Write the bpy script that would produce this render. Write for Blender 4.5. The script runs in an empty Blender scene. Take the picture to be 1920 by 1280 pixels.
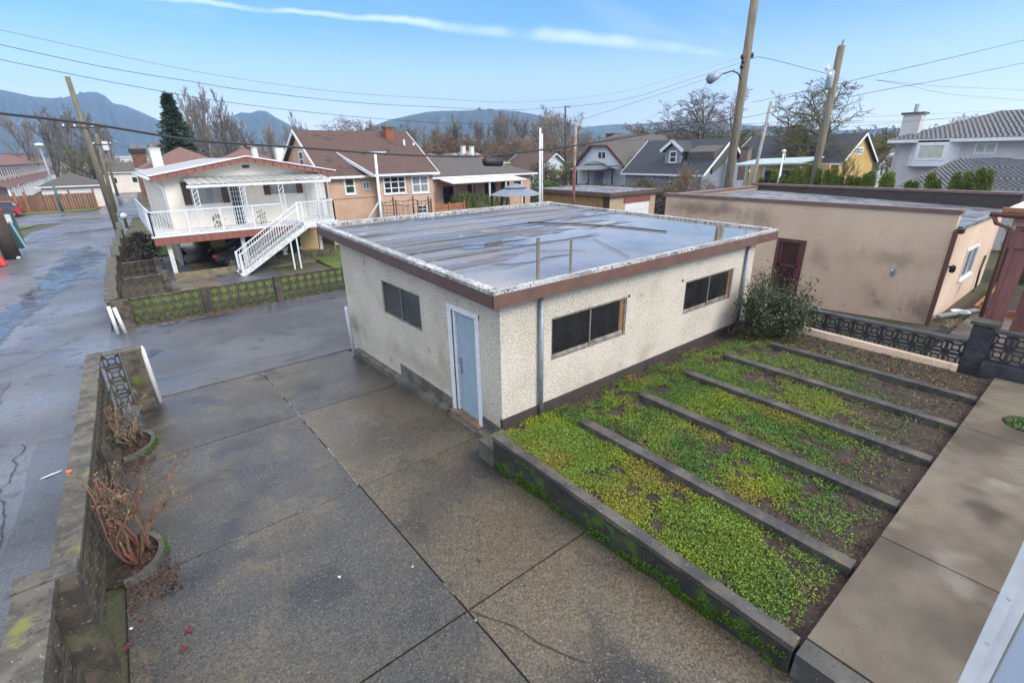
import bpy, math, random
import numpy as np
from mathutils import Vector, Matrix, noise as mnoise

R = math.radians
random.seed(7)
rng = np.random.default_rng(7)
scene = bpy.context.scene
COL = scene.collection

# ------------------------------------------------------------------ camera
CAM_H = 4.6
FPX = 907.4                      # focal length in pixels of the 1920 px wide photograph
pitch, roll, yaw = 0.37002, -0.01664, R(-38.353)
cp, sp, cr, sr = math.cos(pitch), math.sin(pitch), math.cos(roll), math.sin(roll)
M1 = np.array([[cr, sr*sp, sr*cp], [-sr, cr*sp, cr*cp], [0, cp, -sp]])
W1 = np.array([[math.cos(yaw), math.sin(yaw), 0], [-math.sin(yaw), math.cos(yaw), 0], [0, 0, 1]])
CW = M1 @ W1                     # rows: camera right, up, forward in world axes
cam = bpy.data.cameras.new('camera')
cam_o = bpy.data.objects.new('camera', cam)
COL.objects.link(cam_o)
cam.sensor_width = 36
cam.lens = FPX/1920*36
cam.clip_start = 0.05
cam.clip_end = 30000
mw = Matrix.Identity(4)
for i in range(3):
    mw[i][0], mw[i][1], mw[i][2] = CW[0][i], CW[1][i], -CW[2][i]
mw[2][3] = CAM_H
cam_o.matrix_world = mw
scene.camera = cam_o

# survey helpers: turn a sighting in the photograph into a real point in the place
def ray(px, py): return CW.T @ np.array([(px-960)/FPX, (640-py)/FPX, 1.0])
def at_z(px, py, z): d = ray(px, py); t = (z-CAM_H)/d[2]; return Vector((d[0]*t, d[1]*t, z))
def at_x(px, py, x): d = ray(px, py)*(x/ray(px, py)[0]); return Vector((d[0], d[1], d[2]+CAM_H))
def at_y(px, py, y): d = ray(px, py)*(y/ray(px, py)[1]); return Vector((d[0], d[1], d[2]+CAM_H))
def at_d(px, py, D): d = ray(px, py); d = d*(D/math.hypot(d[0], d[1])); return Vector((d[0], d[1], d[2]+CAM_H))
def zg(y):
    if y < 0: return 0.0
    if y < 18: return -.05*y
    if y < 24: u = (y-18)/6; return -.9-.3*(u-u*u/2*.9)
    return -1.065-.005*(y-24)

# ------------------------------------------------------------------ sky and sun
scene.view_settings.view_transform = 'Standard'
scene.view_settings.look = 'None'
scene.view_settings.exposure = 0.94
scene.view_settings.gamma = 1
scene.view_settings.use_curve_mapping = False
SUN_EL, SUN_AZ = 38.0, 165.0      # azimuth measured clockwise from +Y
world = bpy.data.worlds.new('World')
scene.world = world
world.use_nodes = True
wt = world.node_tree
wt.nodes.clear()
def wn(t, **k):
    n = wt.nodes.new(t)
    for a, b in k.items(): setattr(n, a, b)
    return n
def wl(a, b): wt.links.new(a, b)
def wmath(op, a, b=None, clamp=False):
    n = wn('ShaderNodeMath', operation=op, use_clamp=clamp)
    for i, v in enumerate((a, b)):
        if v is None: continue
        if isinstance(v, (int, float)): n.inputs[i].default_value = v
        else: wl(v, n.inputs[i])
    return n.outputs[0]
def wramp(f, p0, p1):
    n = wn('ShaderNodeMapRange', interpolation_type='SMOOTHSTEP')
    wl(f, n.inputs[0]); n.inputs[1].default_value = p0; n.inputs[2].default_value = p1
    return n.outputs[0]
sky = wn('ShaderNodeTexSky', sky_type='NISHITA', sun_disc=False)
sky.sun_elevation = R(SUN_EL); sky.sun_rotation = R(SUN_AZ)
sky.air_density = 1.25; sky.dust_density = 0.2; sky.ozone_density = 2.2
tc = wn('ShaderNodeTexCoord')
sep = wn('ShaderNodeSeparateXYZ'); wl(tc.outputs['Generated'], sep.inputs[0])
zc = wmath('MAXIMUM', sep.outputs[2], 0.02)
# flat cloud deck coordinates
den = wmath('ADD', zc, 0.12)
cx = wmath('DIVIDE', sep.outputs[0], den); cy = wmath('DIVIDE', sep.outputs[1], den)
comb = wn('ShaderNodeCombineXYZ'); wl(cx, comb.inputs[0]); wl(cy, comb.inputs[1])
mp = wn('ShaderNodeMapping'); wl(comb.outputs[0], mp.inputs[0])
mp.inputs['Rotation'].default_value = (0, 0, R(35)); mp.inputs['Scale'].default_value = (.55, 1.5, 1)
n1 = wn('ShaderNodeTexNoise'); wl(mp.outputs[0], n1.inputs[0]); n1.inputs['Scale'].default_value = 1.3
n1.inputs['Detail'].default_value = 7; n1.inputs['Roughness'].default_value = .6; n1.inputs['Distortion'].default_value = .6
low = wramp(zc, .25, .03)                     # wispy veil towards the horizon
hi = wramp(zc, .25, .38)                      # broken cloud higher up, mirrored in the roof water
cl_low = wmath('MULTIPLY', wramp(n1.outputs[0], .42, .72), wmath('ADD', wmath('MULTIPLY', low, .60), .06))
cl_hi = wmath('MULTIPLY', wramp(n1.outputs[0], .30, .55), wmath('MULTIPLY', hi, .97))
# the long streak of ice cloud
r1, r2 = ray(250, -6), ray(1390, 104)
r1 = r1/np.linalg.norm(r1); r2 = r2/np.linalg.norm(r2)
nn = np.cross(r1, r2); nn /= np.linalg.norm(nn)
def wdot(v):
    n = wn('ShaderNodeVectorMath', operation='DOT_PRODUCT'); wl(tc.outputs['Generated'], n.inputs[0]); n.inputs[1].default_value = tuple(v)
    return n.outputs['Value']
n2 = wn('ShaderNodeTexNoise'); wl(tc.outputs['Generated'], n2.inputs[0]); n2.inputs['Scale'].default_value = 7; n2.inputs['Detail'].default_value = 6
dd = wmath('ADD', wdot(nn), wmath('MULTIPLY', wmath('SUBTRACT', n2.outputs[0], .5), .035))
al = wdot(r2)
wid = wmath('ADD', .004, wmath('MULTIPLY', wramp(al, .75, .99), .008))
st = wmath('SUBTRACT', 1.0, wramp(wmath('DIVIDE', wmath('ABSOLUTE', dd), wid), 0.0, 1.5))
tdir = np.cross(nn, r2)
st = wmath('MULTIPLY', st, wramp(wdot(tdir), .005, -.03))
st = wmath('MULTIPLY', st, wmath('ADD', .10, wmath('MULTIPLY', wramp(n2.outputs[0], .35, .62), .36)))
veil = wmath('MULTIPLY', wmath('POWER', wramp(zc, .235, -.02), 1.15), .98)
cl = wmath('MAXIMUM', wmath('MAXIMUM', wmath('MAXIMUM', cl_low, veil), cl_hi), st)
mixc = wn('ShaderNodeMix', data_type='RGBA')
wl(cl, mixc.inputs['Factor'])
tint = wn('ShaderNodeMix', data_type='RGBA', blend_type='MULTIPLY'); tint.inputs['Factor'].default_value = 1
wl(sky.outputs[0], tint.inputs['A']); tint.inputs['B'].default_value = (.33, .71, 1.20, 1)
wl(tint.outputs['Result'], mixc.inputs['A']); mixc.inputs['B'].default_value = (11.0, 11.1, 11.2, 1)
bg = wn('ShaderNodeBackground'); wl(mixc.outputs['Result'], bg.inputs[0]); bg.inputs[1].default_value = .10
wo = wn('ShaderNodeOutputWorld'); wl(bg.outputs[0], wo.inputs[0])
sun = bpy.data.lights.new('sun', 'SUN'); sun.energy = 1.5; sun.angle = R(24); sun.color = (1, .95, .88)
sun_o = bpy.data.objects.new('sun', sun); COL.objects.link(sun_o)
sd = Vector((math.sin(R(SUN_AZ))*math.cos(R(SUN_EL)), math.cos(R(SUN_AZ))*math.cos(R(SUN_EL)), math.sin(R(SUN_EL))))
sun_o.rotation_euler = sd.to_track_quat('Z', 'Y').to_euler()
scene.render.engine = 'CYCLES'

# ------------------------------------------------------------------ materials
MATS = {}
def mat(name, c, c2=None, vs=2.0, vlo=.38, vhi=.62, rough=.8, rough2=None, rs=1.0, specks=(), bump=None, metal=0.0, spec=.5,
        rnd=0.0, stretch=None, attr=None, ior=None, vor=None, moss=None, sss=None):
    """procedural principled: two-tone noise, speckles, uneven gloss, fine relief"""
    m = bpy.data.materials.new(name); m.use_nodes = True
    t = m.node_tree; p = t.nodes['Principled BSDF']
    L = t.links.new
    def N(ty, **k):
        n = t.nodes.new(ty)
        for a, b in k.items(): setattr(n, a, b)
        return n
    co = N('ShaderNodeTexCoord').outputs['Object']
    if stretch:
        q = N('ShaderNodeMapping'); L(co, q.inputs[0]); q.inputs['Scale'].default_value = stretch; cs = q.outputs[0]
    else: cs = co
    def nz(scale, det=4, src=None, ro=.55):
        n = N('ShaderNodeTexNoise'); L(src if src is not None else cs, n.inputs[0])
        n.inputs['Scale'].default_value = scale; n.inputs['Detail'].default_value = det; n.inputs['Roughness'].default_value = ro
        return n.outputs[0]
    def rg(f, a, b, lo=0, hi=1):
        n = N('ShaderNodeMapRange', interpolation_type='SMOOTHSTEP'); L(f, n.inputs[0])
        n.inputs[1].default_value = a; n.inputs[2].default_value = b; n.inputs[3].default_value = lo; n.inputs[4].default_value = hi
        return n.outputs[0]
    def mix(f, a, b, bt='MIX'):
        n = N('ShaderNodeMix', data_type='RGBA', blend_type=bt)
        if isinstance(f, (int, float)): n.inputs['Factor'].default_value = f
        else: L(f, n.inputs['Factor'])
        for k, v in (('A', a), ('B', b)):
            if isinstance(v, tuple): n.inputs[k].default_value = (*v[:3], 1)
            else: L(v, n.inputs[k])
        return n.outputs['Result']
    col = tuple(c)
    if attr:
        a = N('ShaderNodeAttribute'); a.attribute_name = attr; col = a.outputs['Color']
    if c2 is not None: col = mix(rg(nz(vs), vlo, vhi), col, tuple(c2))
    for s in specks:                       # (colour, scale, lo, hi[, 'v' for cells])
        if len(s) > 4:
            v = N('ShaderNodeTexVoronoi'); L(co, v.inputs[0]); v.inputs['Scale'].default_value = s[1]
            col = mix(rg(v.outputs['Distance'], s[3], s[2]), col, tuple(s[0]))
        else:
            col = mix(rg(nz(s[1], 2, co), s[2], s[3]), col, tuple(s[0]))
    if vor:                                # pebbly colour: (scale, strength)
        v = N('ShaderNodeTexVoronoi'); L(co, v.inputs[0]); v.inputs['Scale'].default_value = vor[0]
        h = N('ShaderNodeSeparateColor'); L(v.outputs['Color'], h.inputs[0])
        g = rg(h.outputs[0], 0, 1, 1-vor[1], 1+vor[1])
        cc = N('ShaderNodeCombineColor'); L(g, cc.inputs[0]); L(g, cc.inputs[1]); L(g, cc.inputs[2])
        col = mix(1.0, col, cc.outputs[0], 'MULTIPLY')
    if moss:                               # (colour, scale, lo, hi)
        col = mix(rg(nz(moss[1], 5, co), moss[2], moss[3]), col, tuple(moss[0]))
    if rnd:
        oi = N('ShaderNodeObjectInfo'); g = rg(oi.outputs['Random'], 0, 1, 1-rnd, 1+rnd)
        cc = N('ShaderNodeCombineColor'); L(g, cc.inputs[0]); L(g, cc.inputs[1]); L(g, cc.inputs[2])
        col = mix(1.0, col, cc.outputs[0], 'MULTIPLY')
    if isinstance(col, tuple): p.inputs['Base Color'].default_value = (*col[:3], 1)
    else: L(col, p.inputs['Base Color'])
    if rough2 is not None: L(rg(nz(rs, 4, co), .4, .6, rough, rough2), p.inputs['Roughness'])
    else: p.inputs['Roughness'].default_value = rough
    p.inputs['Metallic'].default_value = metal
    p.inputs['Specular IOR Level'].default_value = spec
    if ior: p.inputs['IOR'].default_value = ior
    if bump:
        b = N('ShaderNodeBump'); b.inputs['Strength'].default_value = bump[1]; b.inputs['Distance'].default_value = bump[2]
        L(nz(bump[0], 5, co, .65), b.inputs['Height']); L(b.outputs[0], p.inputs['Normal'])
    MATS[name] = m
    return m

asphalt = mat('asphalt', (.085, .088, .098), (.135, .138, .150), vs=.35, rough=.24, rough2=.50, rs=.30, specks=(((.055, .057, .064), 1.6, .58, .70), ((.24, .24, .25), 40, .64, .70), ((.04, .042, .048), 30, .62, .70)), vor=(40, .22), bump=(45, .5, .011))
asphalt_dark = mat('asphalt_dark', (.060, .063, .070), (.095, .098, .108), vs=.35, rough=.30, rough2=.55, rs=.3, specks=(((.19, .19, .20), 40, .64, .70), ((.035, .037, .042), 1.8, .58, .72)), vor=(70, .3), bump=(80, .35, .008))
aggregate = mat('aggregate', (.060, .055, .048), (.098, .084, .062), vs=.42, vlo=.42, vhi=.68, rough=.16, rough2=.46, rs=.45, rnd=.05,
    specks=(((.030, .030, .031), 1.1, .50, .70), ((.17, .145, .105), 48, .61, .68), ((.022, .022, .022), 42, .59, .67), ((.115, .092, .060), 1.6, .54, .78)), vor=(52, .34), bump=(52, .8, .008))
aggregate_warm = mat('aggregate_warm', (.100, .080, .052), (.056, .049, .040), vs=.42, vlo=.42, vhi=.66, rough=.18, rough2=.50, rs=.45, rnd=.05,
    specks=(((.030, .027, .024), .8, .52, .70), ((.20, .165, .11), 48, .61, .68), ((.024, .022, .020), 42, .59, .67), ((.12, .095, .06), 2.0, .58, .80)), vor=(52, .34), bump=(52, .8, .008))
pebble = mat('pebble_dash', (.60, .53, .43), (.51, .445, .355), vs=1.1, rough=.9, specks=(((.72, .67, .58), 34, .52, .60), ((.09, .075, .06), 30, .62, .68), ((.22, .17, .13), 46, .59, .66), ((.42, .35, .26), .8, .58, .8), ((.36, .29, .21), 2.6, .62, .78)), bump=(45, .9, .02))
concrete = mat('concrete', (.145, .132, .110), (.075, .069, .060), vs=2.2, rough=.6, rough2=.85, rs=2, specks=(((.045, .043, .038), 18, .58, .70), ((.26, .24, .21), 40, .66, .72)), moss=((.07, .085, .02), 1.8, .62, .78), bump=(45, .6, .012), rnd=.12)
path_con = mat('path_concrete', (.165, .135, .095), (.075, .056, .036), vs=.55, vlo=.36, vhi=.60, rough=.34, rough2=.72, rs=.5, spec=.35, specks=(((.185, .162, .125), 1.4, .55, .74), ((.085, .07, .05), 40, .62, .70), ((.05, .037, .024), 1.1, .58, .74)), bump=(45, .5, .008), rnd=.10)
beam_con = mat('edging_concrete', (.095, .082, .070), (.042, .038, .036), vs=2.5, rough=.5, rough2=.8, rs=2, specks=(((.25, .23, .20), 38, .66, .72), ((.035, .033, .03), 9, .60, .72)), moss=((.16, .14, .02), 1.7, .62, .74), bump=(40, .6, .008), rnd=.12)
block_con = mat('block_concrete', (.105, .086, .064), (.044, .037, .029), vs=4, rough=.85, specks=(((.20, .18, .14), 30, .64, .72),), moss=((.10, .12, .025), 2.2, .58, .74), bump=(45, .7, .008), rnd=.16)
block_dark = mat('block_dark', (.050, .050, .056), (.027, .027, .032), vs=4, rough=.8, moss=((.07, .075, .02), 2.5, .64, .76), bump=(60, .6, .008), rnd=.16)
cap_con = mat('cap_concrete', (.118, .104, .080), (.062, .056, .046), vs=4, rough=.8, specks=(((.045, .044, .04), 16, .58, .68), ((.27, .25, .21), 34, .66, .72)), moss=((.17, .18, .04), 2.6, .58, .70), bump=(40, .8, .011), rnd=.14)
moss_con = mat('mossy_concrete', (.04, .038, .030), (.022, .022, .017), vs=5, rough=.85, moss=((.055, .105, .010), 3.6, .52, .64), bump=(70, .8, .02))
roof_mem = mat('roof_membrane', (.165, .155, .158), (.075, .070, .076), vs=.7, vlo=.40, vhi=.62, rough=.24, rough2=.50, rs=.6, stretch=(.22, 1.9, 1), specks=(((.30, .285, .28), 2.2, .62, .76),), bump=(10, .10, .006))
water = mat('standing_water', (.46, .37, .285), (.30, .25, .20), vs=.45, rough=.03, rough2=.10, metal=.55, spec=1.0)
lane_water = mat('lane_water', (.10, .105, .115), (.075, .08, .09), vs=3, rough=.04, rough2=.3, rs=3.0, metal=.12, spec=1.0)
def soften(m, kind):
    t = m.node_tree; p = t.nodes['Principled BSDF']; L = t.links.new
    co = t.nodes.new('ShaderNodeTexCoord'); mp_ = t.nodes.new('ShaderNodeMapping'); L(co.outputs['Object'], mp_.inputs[0])
    n = t.nodes.new('ShaderNodeTexNoise'); n.inputs['Detail'].default_value = 5; n.inputs['Roughness'].default_value = .55; L(mp_.outputs[0], n.inputs[0])
    def ma(op, a, b):
        q = t.nodes.new('ShaderNodeMath'); q.operation = op
        for i, v in enumerate((a, b)):
            if isinstance(v, (int, float)): q.inputs[i].default_value = v
            else: L(v, q.inputs[i])
        return q.outputs[0]
    if kind == 'roof':       # deepest in the low front right corner, fading out in streaks
        mp_.inputs['Scale'].default_value = (.35, 1.5, 1); n.inputs['Scale'].default_value = 1.1
        sp_ = t.nodes.new('ShaderNodeSeparateXYZ'); L(co.outputs['Object'], sp_.inputs[0])
        f = ma('ADD', ma('SUBTRACT', ma('MULTIPLY', sp_.outputs[0], .13), ma('MULTIPLY', sp_.outputs[1], .26)), .30)
        f = ma('ADD', f, ma('MULTIPLY', ma('SUBTRACT', n.outputs[0], .5), 2.6)); lo, hi = -.06, .16
    else:
        mp_.inputs['Scale'].default_value = (1, .6, 1); n.inputs['Scale'].default_value = 1.6
        at = t.nodes.new('ShaderNodeAttribute'); at.attribute_name = 'wet'
        f = ma('ADD', at.outputs['Fac'], ma('MULTIPLY', ma('SUBTRACT', n.outputs[0], .5), 2.4)); lo, hi = .42, .85
    r = t.nodes.new('ShaderNodeMapRange'); r.interpolation_type = 'SMOOTHSTEP'; L(f, r.inputs[0]); r.inputs[1].default_value = lo; r.inputs[2].default_value = hi
    r.inputs[4].default_value = 1.0 if kind == 'roof' else .75
    L(r.outputs[0], p.inputs['Alpha'])
soften(water, 'roof'); soften(lane_water, 'lane')
coping = mat('coping_paint', (.50, .50, .49), (.34, .34, .33), vs=1.5, rough=.6, specks=(((.045, .042, .038), 19, .565, .62), ((.10, .10, .09), 50, .59, .66), ((.22, .21, .19), 6, .54, .66)), bump=(30, .4, .01), stretch=(1, 1, 1))
fascia = mat('fascia_brown', (.118, .072, .060), (.098, .060, .052), vs=2.5, rough=.5, specks=(((.20, .12, .09), 6, .66, .75),), rnd=.06)
fascia_r = mat('fascia_rust', (.155, .078, .058), (.12, .065, .052), vs=3.5, rough=.5, specks=(((.34, .25, .20), 3.2, .70, .78),), rnd=.10)
brown_band = mat('brown_band', (.062, .046, .040), (.048, .037, .033), rough=.7, bump=(40, .3, .006))
white = mat('white_paint', (.74, .75, .76), (.66, .67, .68), vs=6, rough=.45)
white_old = mat('white_worn', (.70, .70, .68), (.50, .49, .46), vs=9, rough=.6, rnd=.05)
door_blue = mat('door_blue', (.31, .40, .47), (.29, .375, .44), vs=3, rough=.45, bump=(90, .08, .003))
metal = mat('metal', (.42, .43, .45), rough=.35, metal=.9)
galv = mat('galvanised', (.30, .34, .38), (.24, .27, .30), vs=8, rough=.5, metal=.3)
alum = mat('aluminium_frame', (.24, .20, .17), (.30, .28, .26), vs=9, rough=.45, metal=.4)
glass = mat('window_glass', (.018, .020, .022), (.05, .048, .044), vs=1.6, rough=.06, spec=.8)
glass_dk = mat('window_glass_mottled', (.016, .016, .018), (.050, .042, .036), vs=.9, vlo=.45, vhi=.8, rough=.16, rough2=.35, rs=3, spec=.5)  # brownish reflections put into the dark pane colour as soft mottling
curtain = mat('curtain_glass', (.20, .21, .22), (.30, .31, .31), vs=7, rough=.12, spec=.7, stretch=(1, 1, .05))
blind = mat('blind_glass', (.45, .45, .36), (.52, .52, .44), vs=4, rough=.2)
soil = mat('soil', (.034, .024, .018), (.062, .042, .031), vs=5, rough=.95, specks=(((.16, .10, .065), 26, .60, .68), ((.3, .28, .25), 60, .0, .10, 'v')), bump=(22, 1.0, .05))
grass = mat('grass', (.075, .125, .022), (.13, .17, .035), vs=1.4, rough=.9, bump=(40, 1, .04))
ground_m = mat('ground', (.075, .085, .035), (.10, .085, .06), vs=.25, rough=.95, bump=(8, 1, .1))
leaf_att = mat('leaf', (.1, .1, .1), attr='tint', rough=.55, spec=.35)
dry_leaf = mat('dead_leaves', (.11, .05, .03), (.06, .03, .022), vs=20, rough=.8)
red_leaf = mat('red_leaf', (.12, .022, .022), rough=.6)
bark = mat('bark', (.125, .105, .08), (.075, .062, .05), vs=4, rough=.95, rnd=.2)
bark_moss = mat('bark_mossy', (.13, .125, .045), (.08, .07, .035), vs=4, rough=.95, rnd=.2)
twig = mat('twigs', (.20, .17, .14), rough=.95, rnd=.25)
twig_red = mat('twigs_reddish', (.27, .165, .11), (.20, .155, .10), vs=.6, rough=.95, rnd=.25)
twig_moss = mat('twigs_mossy', (.165, .16, .055), (.12, .10, .05), vs=1.2, rough=.95, rnd=.2)
pole_wood = mat('pole_wood', (.19, .165, .115), (.12, .10, .07), vs=3, rough=.85, stretch=(6, 6, .5), bump=(20, .5, .02))
pole_dark = mat('pole_wood_dark', (.075, .058, .042), (.045, .036, .028), vs=3, rough=.85, stretch=(6, 6, .5))
black = mat('black', (.018, .018, .020), rough=.55)
wire_m = mat('cable', (.030, .030, .034), rough=.6)
wire_l = mat('cable_light', (.16, .165, .18), rough=.6)
pink = mat('pink_stucco', (.66, .50, .36), (.58, .42, .295), vs=.45, rough=.92, specks=(((.72, .54, .43), 30, .54, .64), ((.40, .27, .20), 34, .62, .70), ((.33, .235, .185), .50, .62, .84), ((.42, .30, .22), 2.3, .64, .80)), bump=(38, .8, .011))
peach = mat('peach_stucco', (.56, .37, .26), (.49, .32, .22), vs=1.2, rough=.92, bump=(70, .5, .008))
def stained(base, blobs, name, dirt):
    m = base.copy(); m.name = name; t = m.node_tree; p = t.nodes['Principled BSDF']; L = t.links.new
    src = p.inputs['Base Color'].links[0].from_socket
    co = t.nodes.new('ShaderNodeTexCoord'); n = t.nodes.new('ShaderNodeTexNoise'); L(co.outputs['Object'], n.inputs[0]); n.inputs['Scale'].default_value = 2.6; n.inputs['Detail'].default_value = 8; n.inputs['Roughness'].default_value = .7
    cur = src
    for (cy_, cz_, ry_, rz_, st_) in blobs:
        mp_ = t.nodes.new('ShaderNodeMapping'); L(co.outputs['Object'], mp_.inputs[0]); mp_.inputs['Location'].default_value = (0, -cy_/ry_, -cz_/rz_); mp_.inputs['Scale'].default_value = (0, 1/ry_, 1/rz_)
        ln = t.nodes.new('ShaderNodeVectorMath'); ln.operation = 'LENGTH'; L(mp_.outputs[0], ln.inputs[0])
        ad = t.nodes.new('ShaderNodeMath'); ad.operation = 'MULTIPLY_ADD'; L(n.outputs[0], ad.inputs[0]); ad.inputs[1].default_value = 1.9; L(ln.outputs['Value'], ad.inputs[2])
        r = t.nodes.new('ShaderNodeMapRange'); r.interpolation_type = 'SMOOTHSTEP'; L(ad.outputs[0], r.inputs[0]); r.inputs[1].default_value = 2.05; r.inputs[2].default_value = .9; r.inputs[4].default_value = st_
        x = t.nodes.new('ShaderNodeMix'); x.data_type = 'RGBA'; L(r.outputs[0], x.inputs['Factor']); L(cur, x.inputs['A']); x.inputs['B'].default_value = (*dirt, 1); cur = x.outputs['Result']
    L(cur, p.inputs['Base Color']); return m
pink_wall = stained(pink, [(7.6, 2.72, 2.3, .42, .75), (5.3, 2.55, .9, .5, .6), (1.3, .45, .42, .36, .6), (.2, .35, .8, .7, .75), (1.2, 1.75, 1.3, .35, .45), (8.3, .1, 3.0, .3, .5)], 'pink_stucco_stained', (.20, .135, .095))
pebble_wall = stained(pebble, [(2.8, .55, 2.6, .35, .5), (6.8, .5, .7, .5, .8), (.9, .3, 1.2, .3, .45), (6.2, 2.9, 1.4, .3, .35)], 'pebble_dash_stained', (.27, .235, .17))
cream = mat('cream_stucco', (.76, .69, .60), (.70, .63, .54), vs=1, rough=.9, bump=(60, .4, .01))
tan = mat('tan_stucco', (.66, .45, .22), (.58, .39, .19), vs=1, rough=.9)
redbrown = mat('red_brown_trim', (.27, .09, .062), (.22, .075, .055), vs=4, rough=.6)
redpost = mat('red_post_paint', (.245, .105, .09), (.20, .082, .072), vs=5, rough=.55, stretch=(3, 3, .5))
shingle_br = mat('shingle_brown', (.115, .065, .050), (.075, .046, .038), vs=9, rough=.9, stretch=(1, 2, 2), specks=(((.17, .10, .08), 28, .6, .7), ((.05, .032, .028), 1.2, .58, .75)), bump=(30, .7, .03))
shingle_gr = mat('shingle_grey', (.105, .092, .080), (.075, .066, .06), vs=5, rough=.9, specks=(((.15, .13, .11), 25, .6, .7),), bump=(30, .6, .03))
shingle_dk = mat('shingle_dark', (.040, .042, .055), (.028, .03, .04), vs=6, rough=.8, specks=(((.07, .07, .08), 25, .6, .7),), bump=(30, .6, .03))
tile_red = mat('tile_red', (.34, .085, .055), (.25, .07, .05), vs=3, rough=.7, bump=(12, .6, .05))
tile_brown = mat('tile_brown', (.20, .095, .075), (.15, .075, .06), vs=3, rough=.75, bump=(12, .6, .05))
tile_grey = mat('tile_grey', (.17, .17, .175), (.105, .105, .112), vs=9, rough=.6, rnd=.12)
flat_roof = mat('flat_roof_wet', (.20, .205, .22), (.11, .11, .12), vs=1.1, rough=.22, rough2=.55, rs=.8, bump=(10, .2, .01), specks=(((.03, .03, .032), 1.6, .60, .66),))
light_roof = mat('pale_roof', (.40, .40, .39), (.32, .32, .31), vs=.8, rough=.6)
ply = mat('yellow_cladding', (.36, .22, .07), (.25, .14, .045), vs=3, rough=.7, stretch=(7, 7, .6))
beige = mat('beige_cladding', (.45, .35, .22), (.40, .31, .19), vs=3, rough=.7)
cedar_w = mat('cedar_boards', (.24, .11, .055), (.13, .07, .045), vs=3, rough=.8, stretch=(4, 4, .5), rnd=.18)
orange_w = mat('orange_wood', (.36, .15, .06), (.28, .11, .045), vs=3, rough=.75, rnd=.12)
greyblue = mat('grey_blue_siding', (.24, .26, .30), (.20, .22, .26), vs=3, rough=.7)
blue_tarp = mat('blue_cover', (.10, .26, .40), rough=.5)
sid_white = mat('white_siding', (.62, .64, .66), (.56, .58, .60), vs=3, rough=.7, bump=(4, .2, .02))
stucco_w = mat('grey_white_stucco', (.58, .55, .53), (.52, .495, .48), vs=.8, rough=.9)
yellow_w = mat('yellow_wall', (.50, .33, .10), (.42, .27, .08), vs=1.2, rough=.85)
brick_m = mat('brick_chimney', (.30, .10, .045), (.22, .075, .04), vs=9, rough=.9)
car_red = mat('car_red', (.36, .018, .025), rough=.22, spec=.8)
car_blk = mat('car_black', (.010, .011, .010), rough=.15, spec=.8)
car_sil = mat('car_silver', (.5, .52, .54), rough=.3, metal=.6)
tyre = mat('tyre', (.018, .018, .018), rough=.9)
rim_m = mat('rim', (.55, .56, .58), rough=.3, metal=.8)
lamp_red = mat('tail_lamp', (.35, .02, .02), rough=.2)
canvas = mat('grey_canopy', (.20, .22, .27), (.16, .18, .22), vs=5, rough=.6)
red_cov = mat('red_plastic', (.75, .035, .02), rough=.4)
teal = mat('teal_panel', (.035, .085, .10), (.03, .05, .06), vs=4, rough=.35)
pole_green = mat('street_pole_green', (.045, .13, .105), rough=.5)
panel_blue = mat('pale_blue_panel', (.50, .56, .66), (.44, .50, .61), vs=2, rough=.35)
rose_bark = mat('rose_stem', (.20, .075, .055), (.13, .09, .05), vs=7, rough=.8, moss=((.28, .25, .12), 9, .6, .7))
rose_pale = mat('rose_stem_pale', (.30, .24, .15), (.15, .10, .06), vs=9, rough=.8)
mineral = mat('mineral_line', (.24, .235, .215), (.13, .125, .115), vs=14, rough=.6)
forest_far = mat('mountain_forest', (.028, .045, .040), (.050, .062, .058), vs=.012, rough=1, specks=(((.30, .33, .36), .011, .64, .78),))
needles = mat('conifer_needles', (.022, .042, .018), (.036, .055, .022), vs=1.5, rough=.8)

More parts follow.
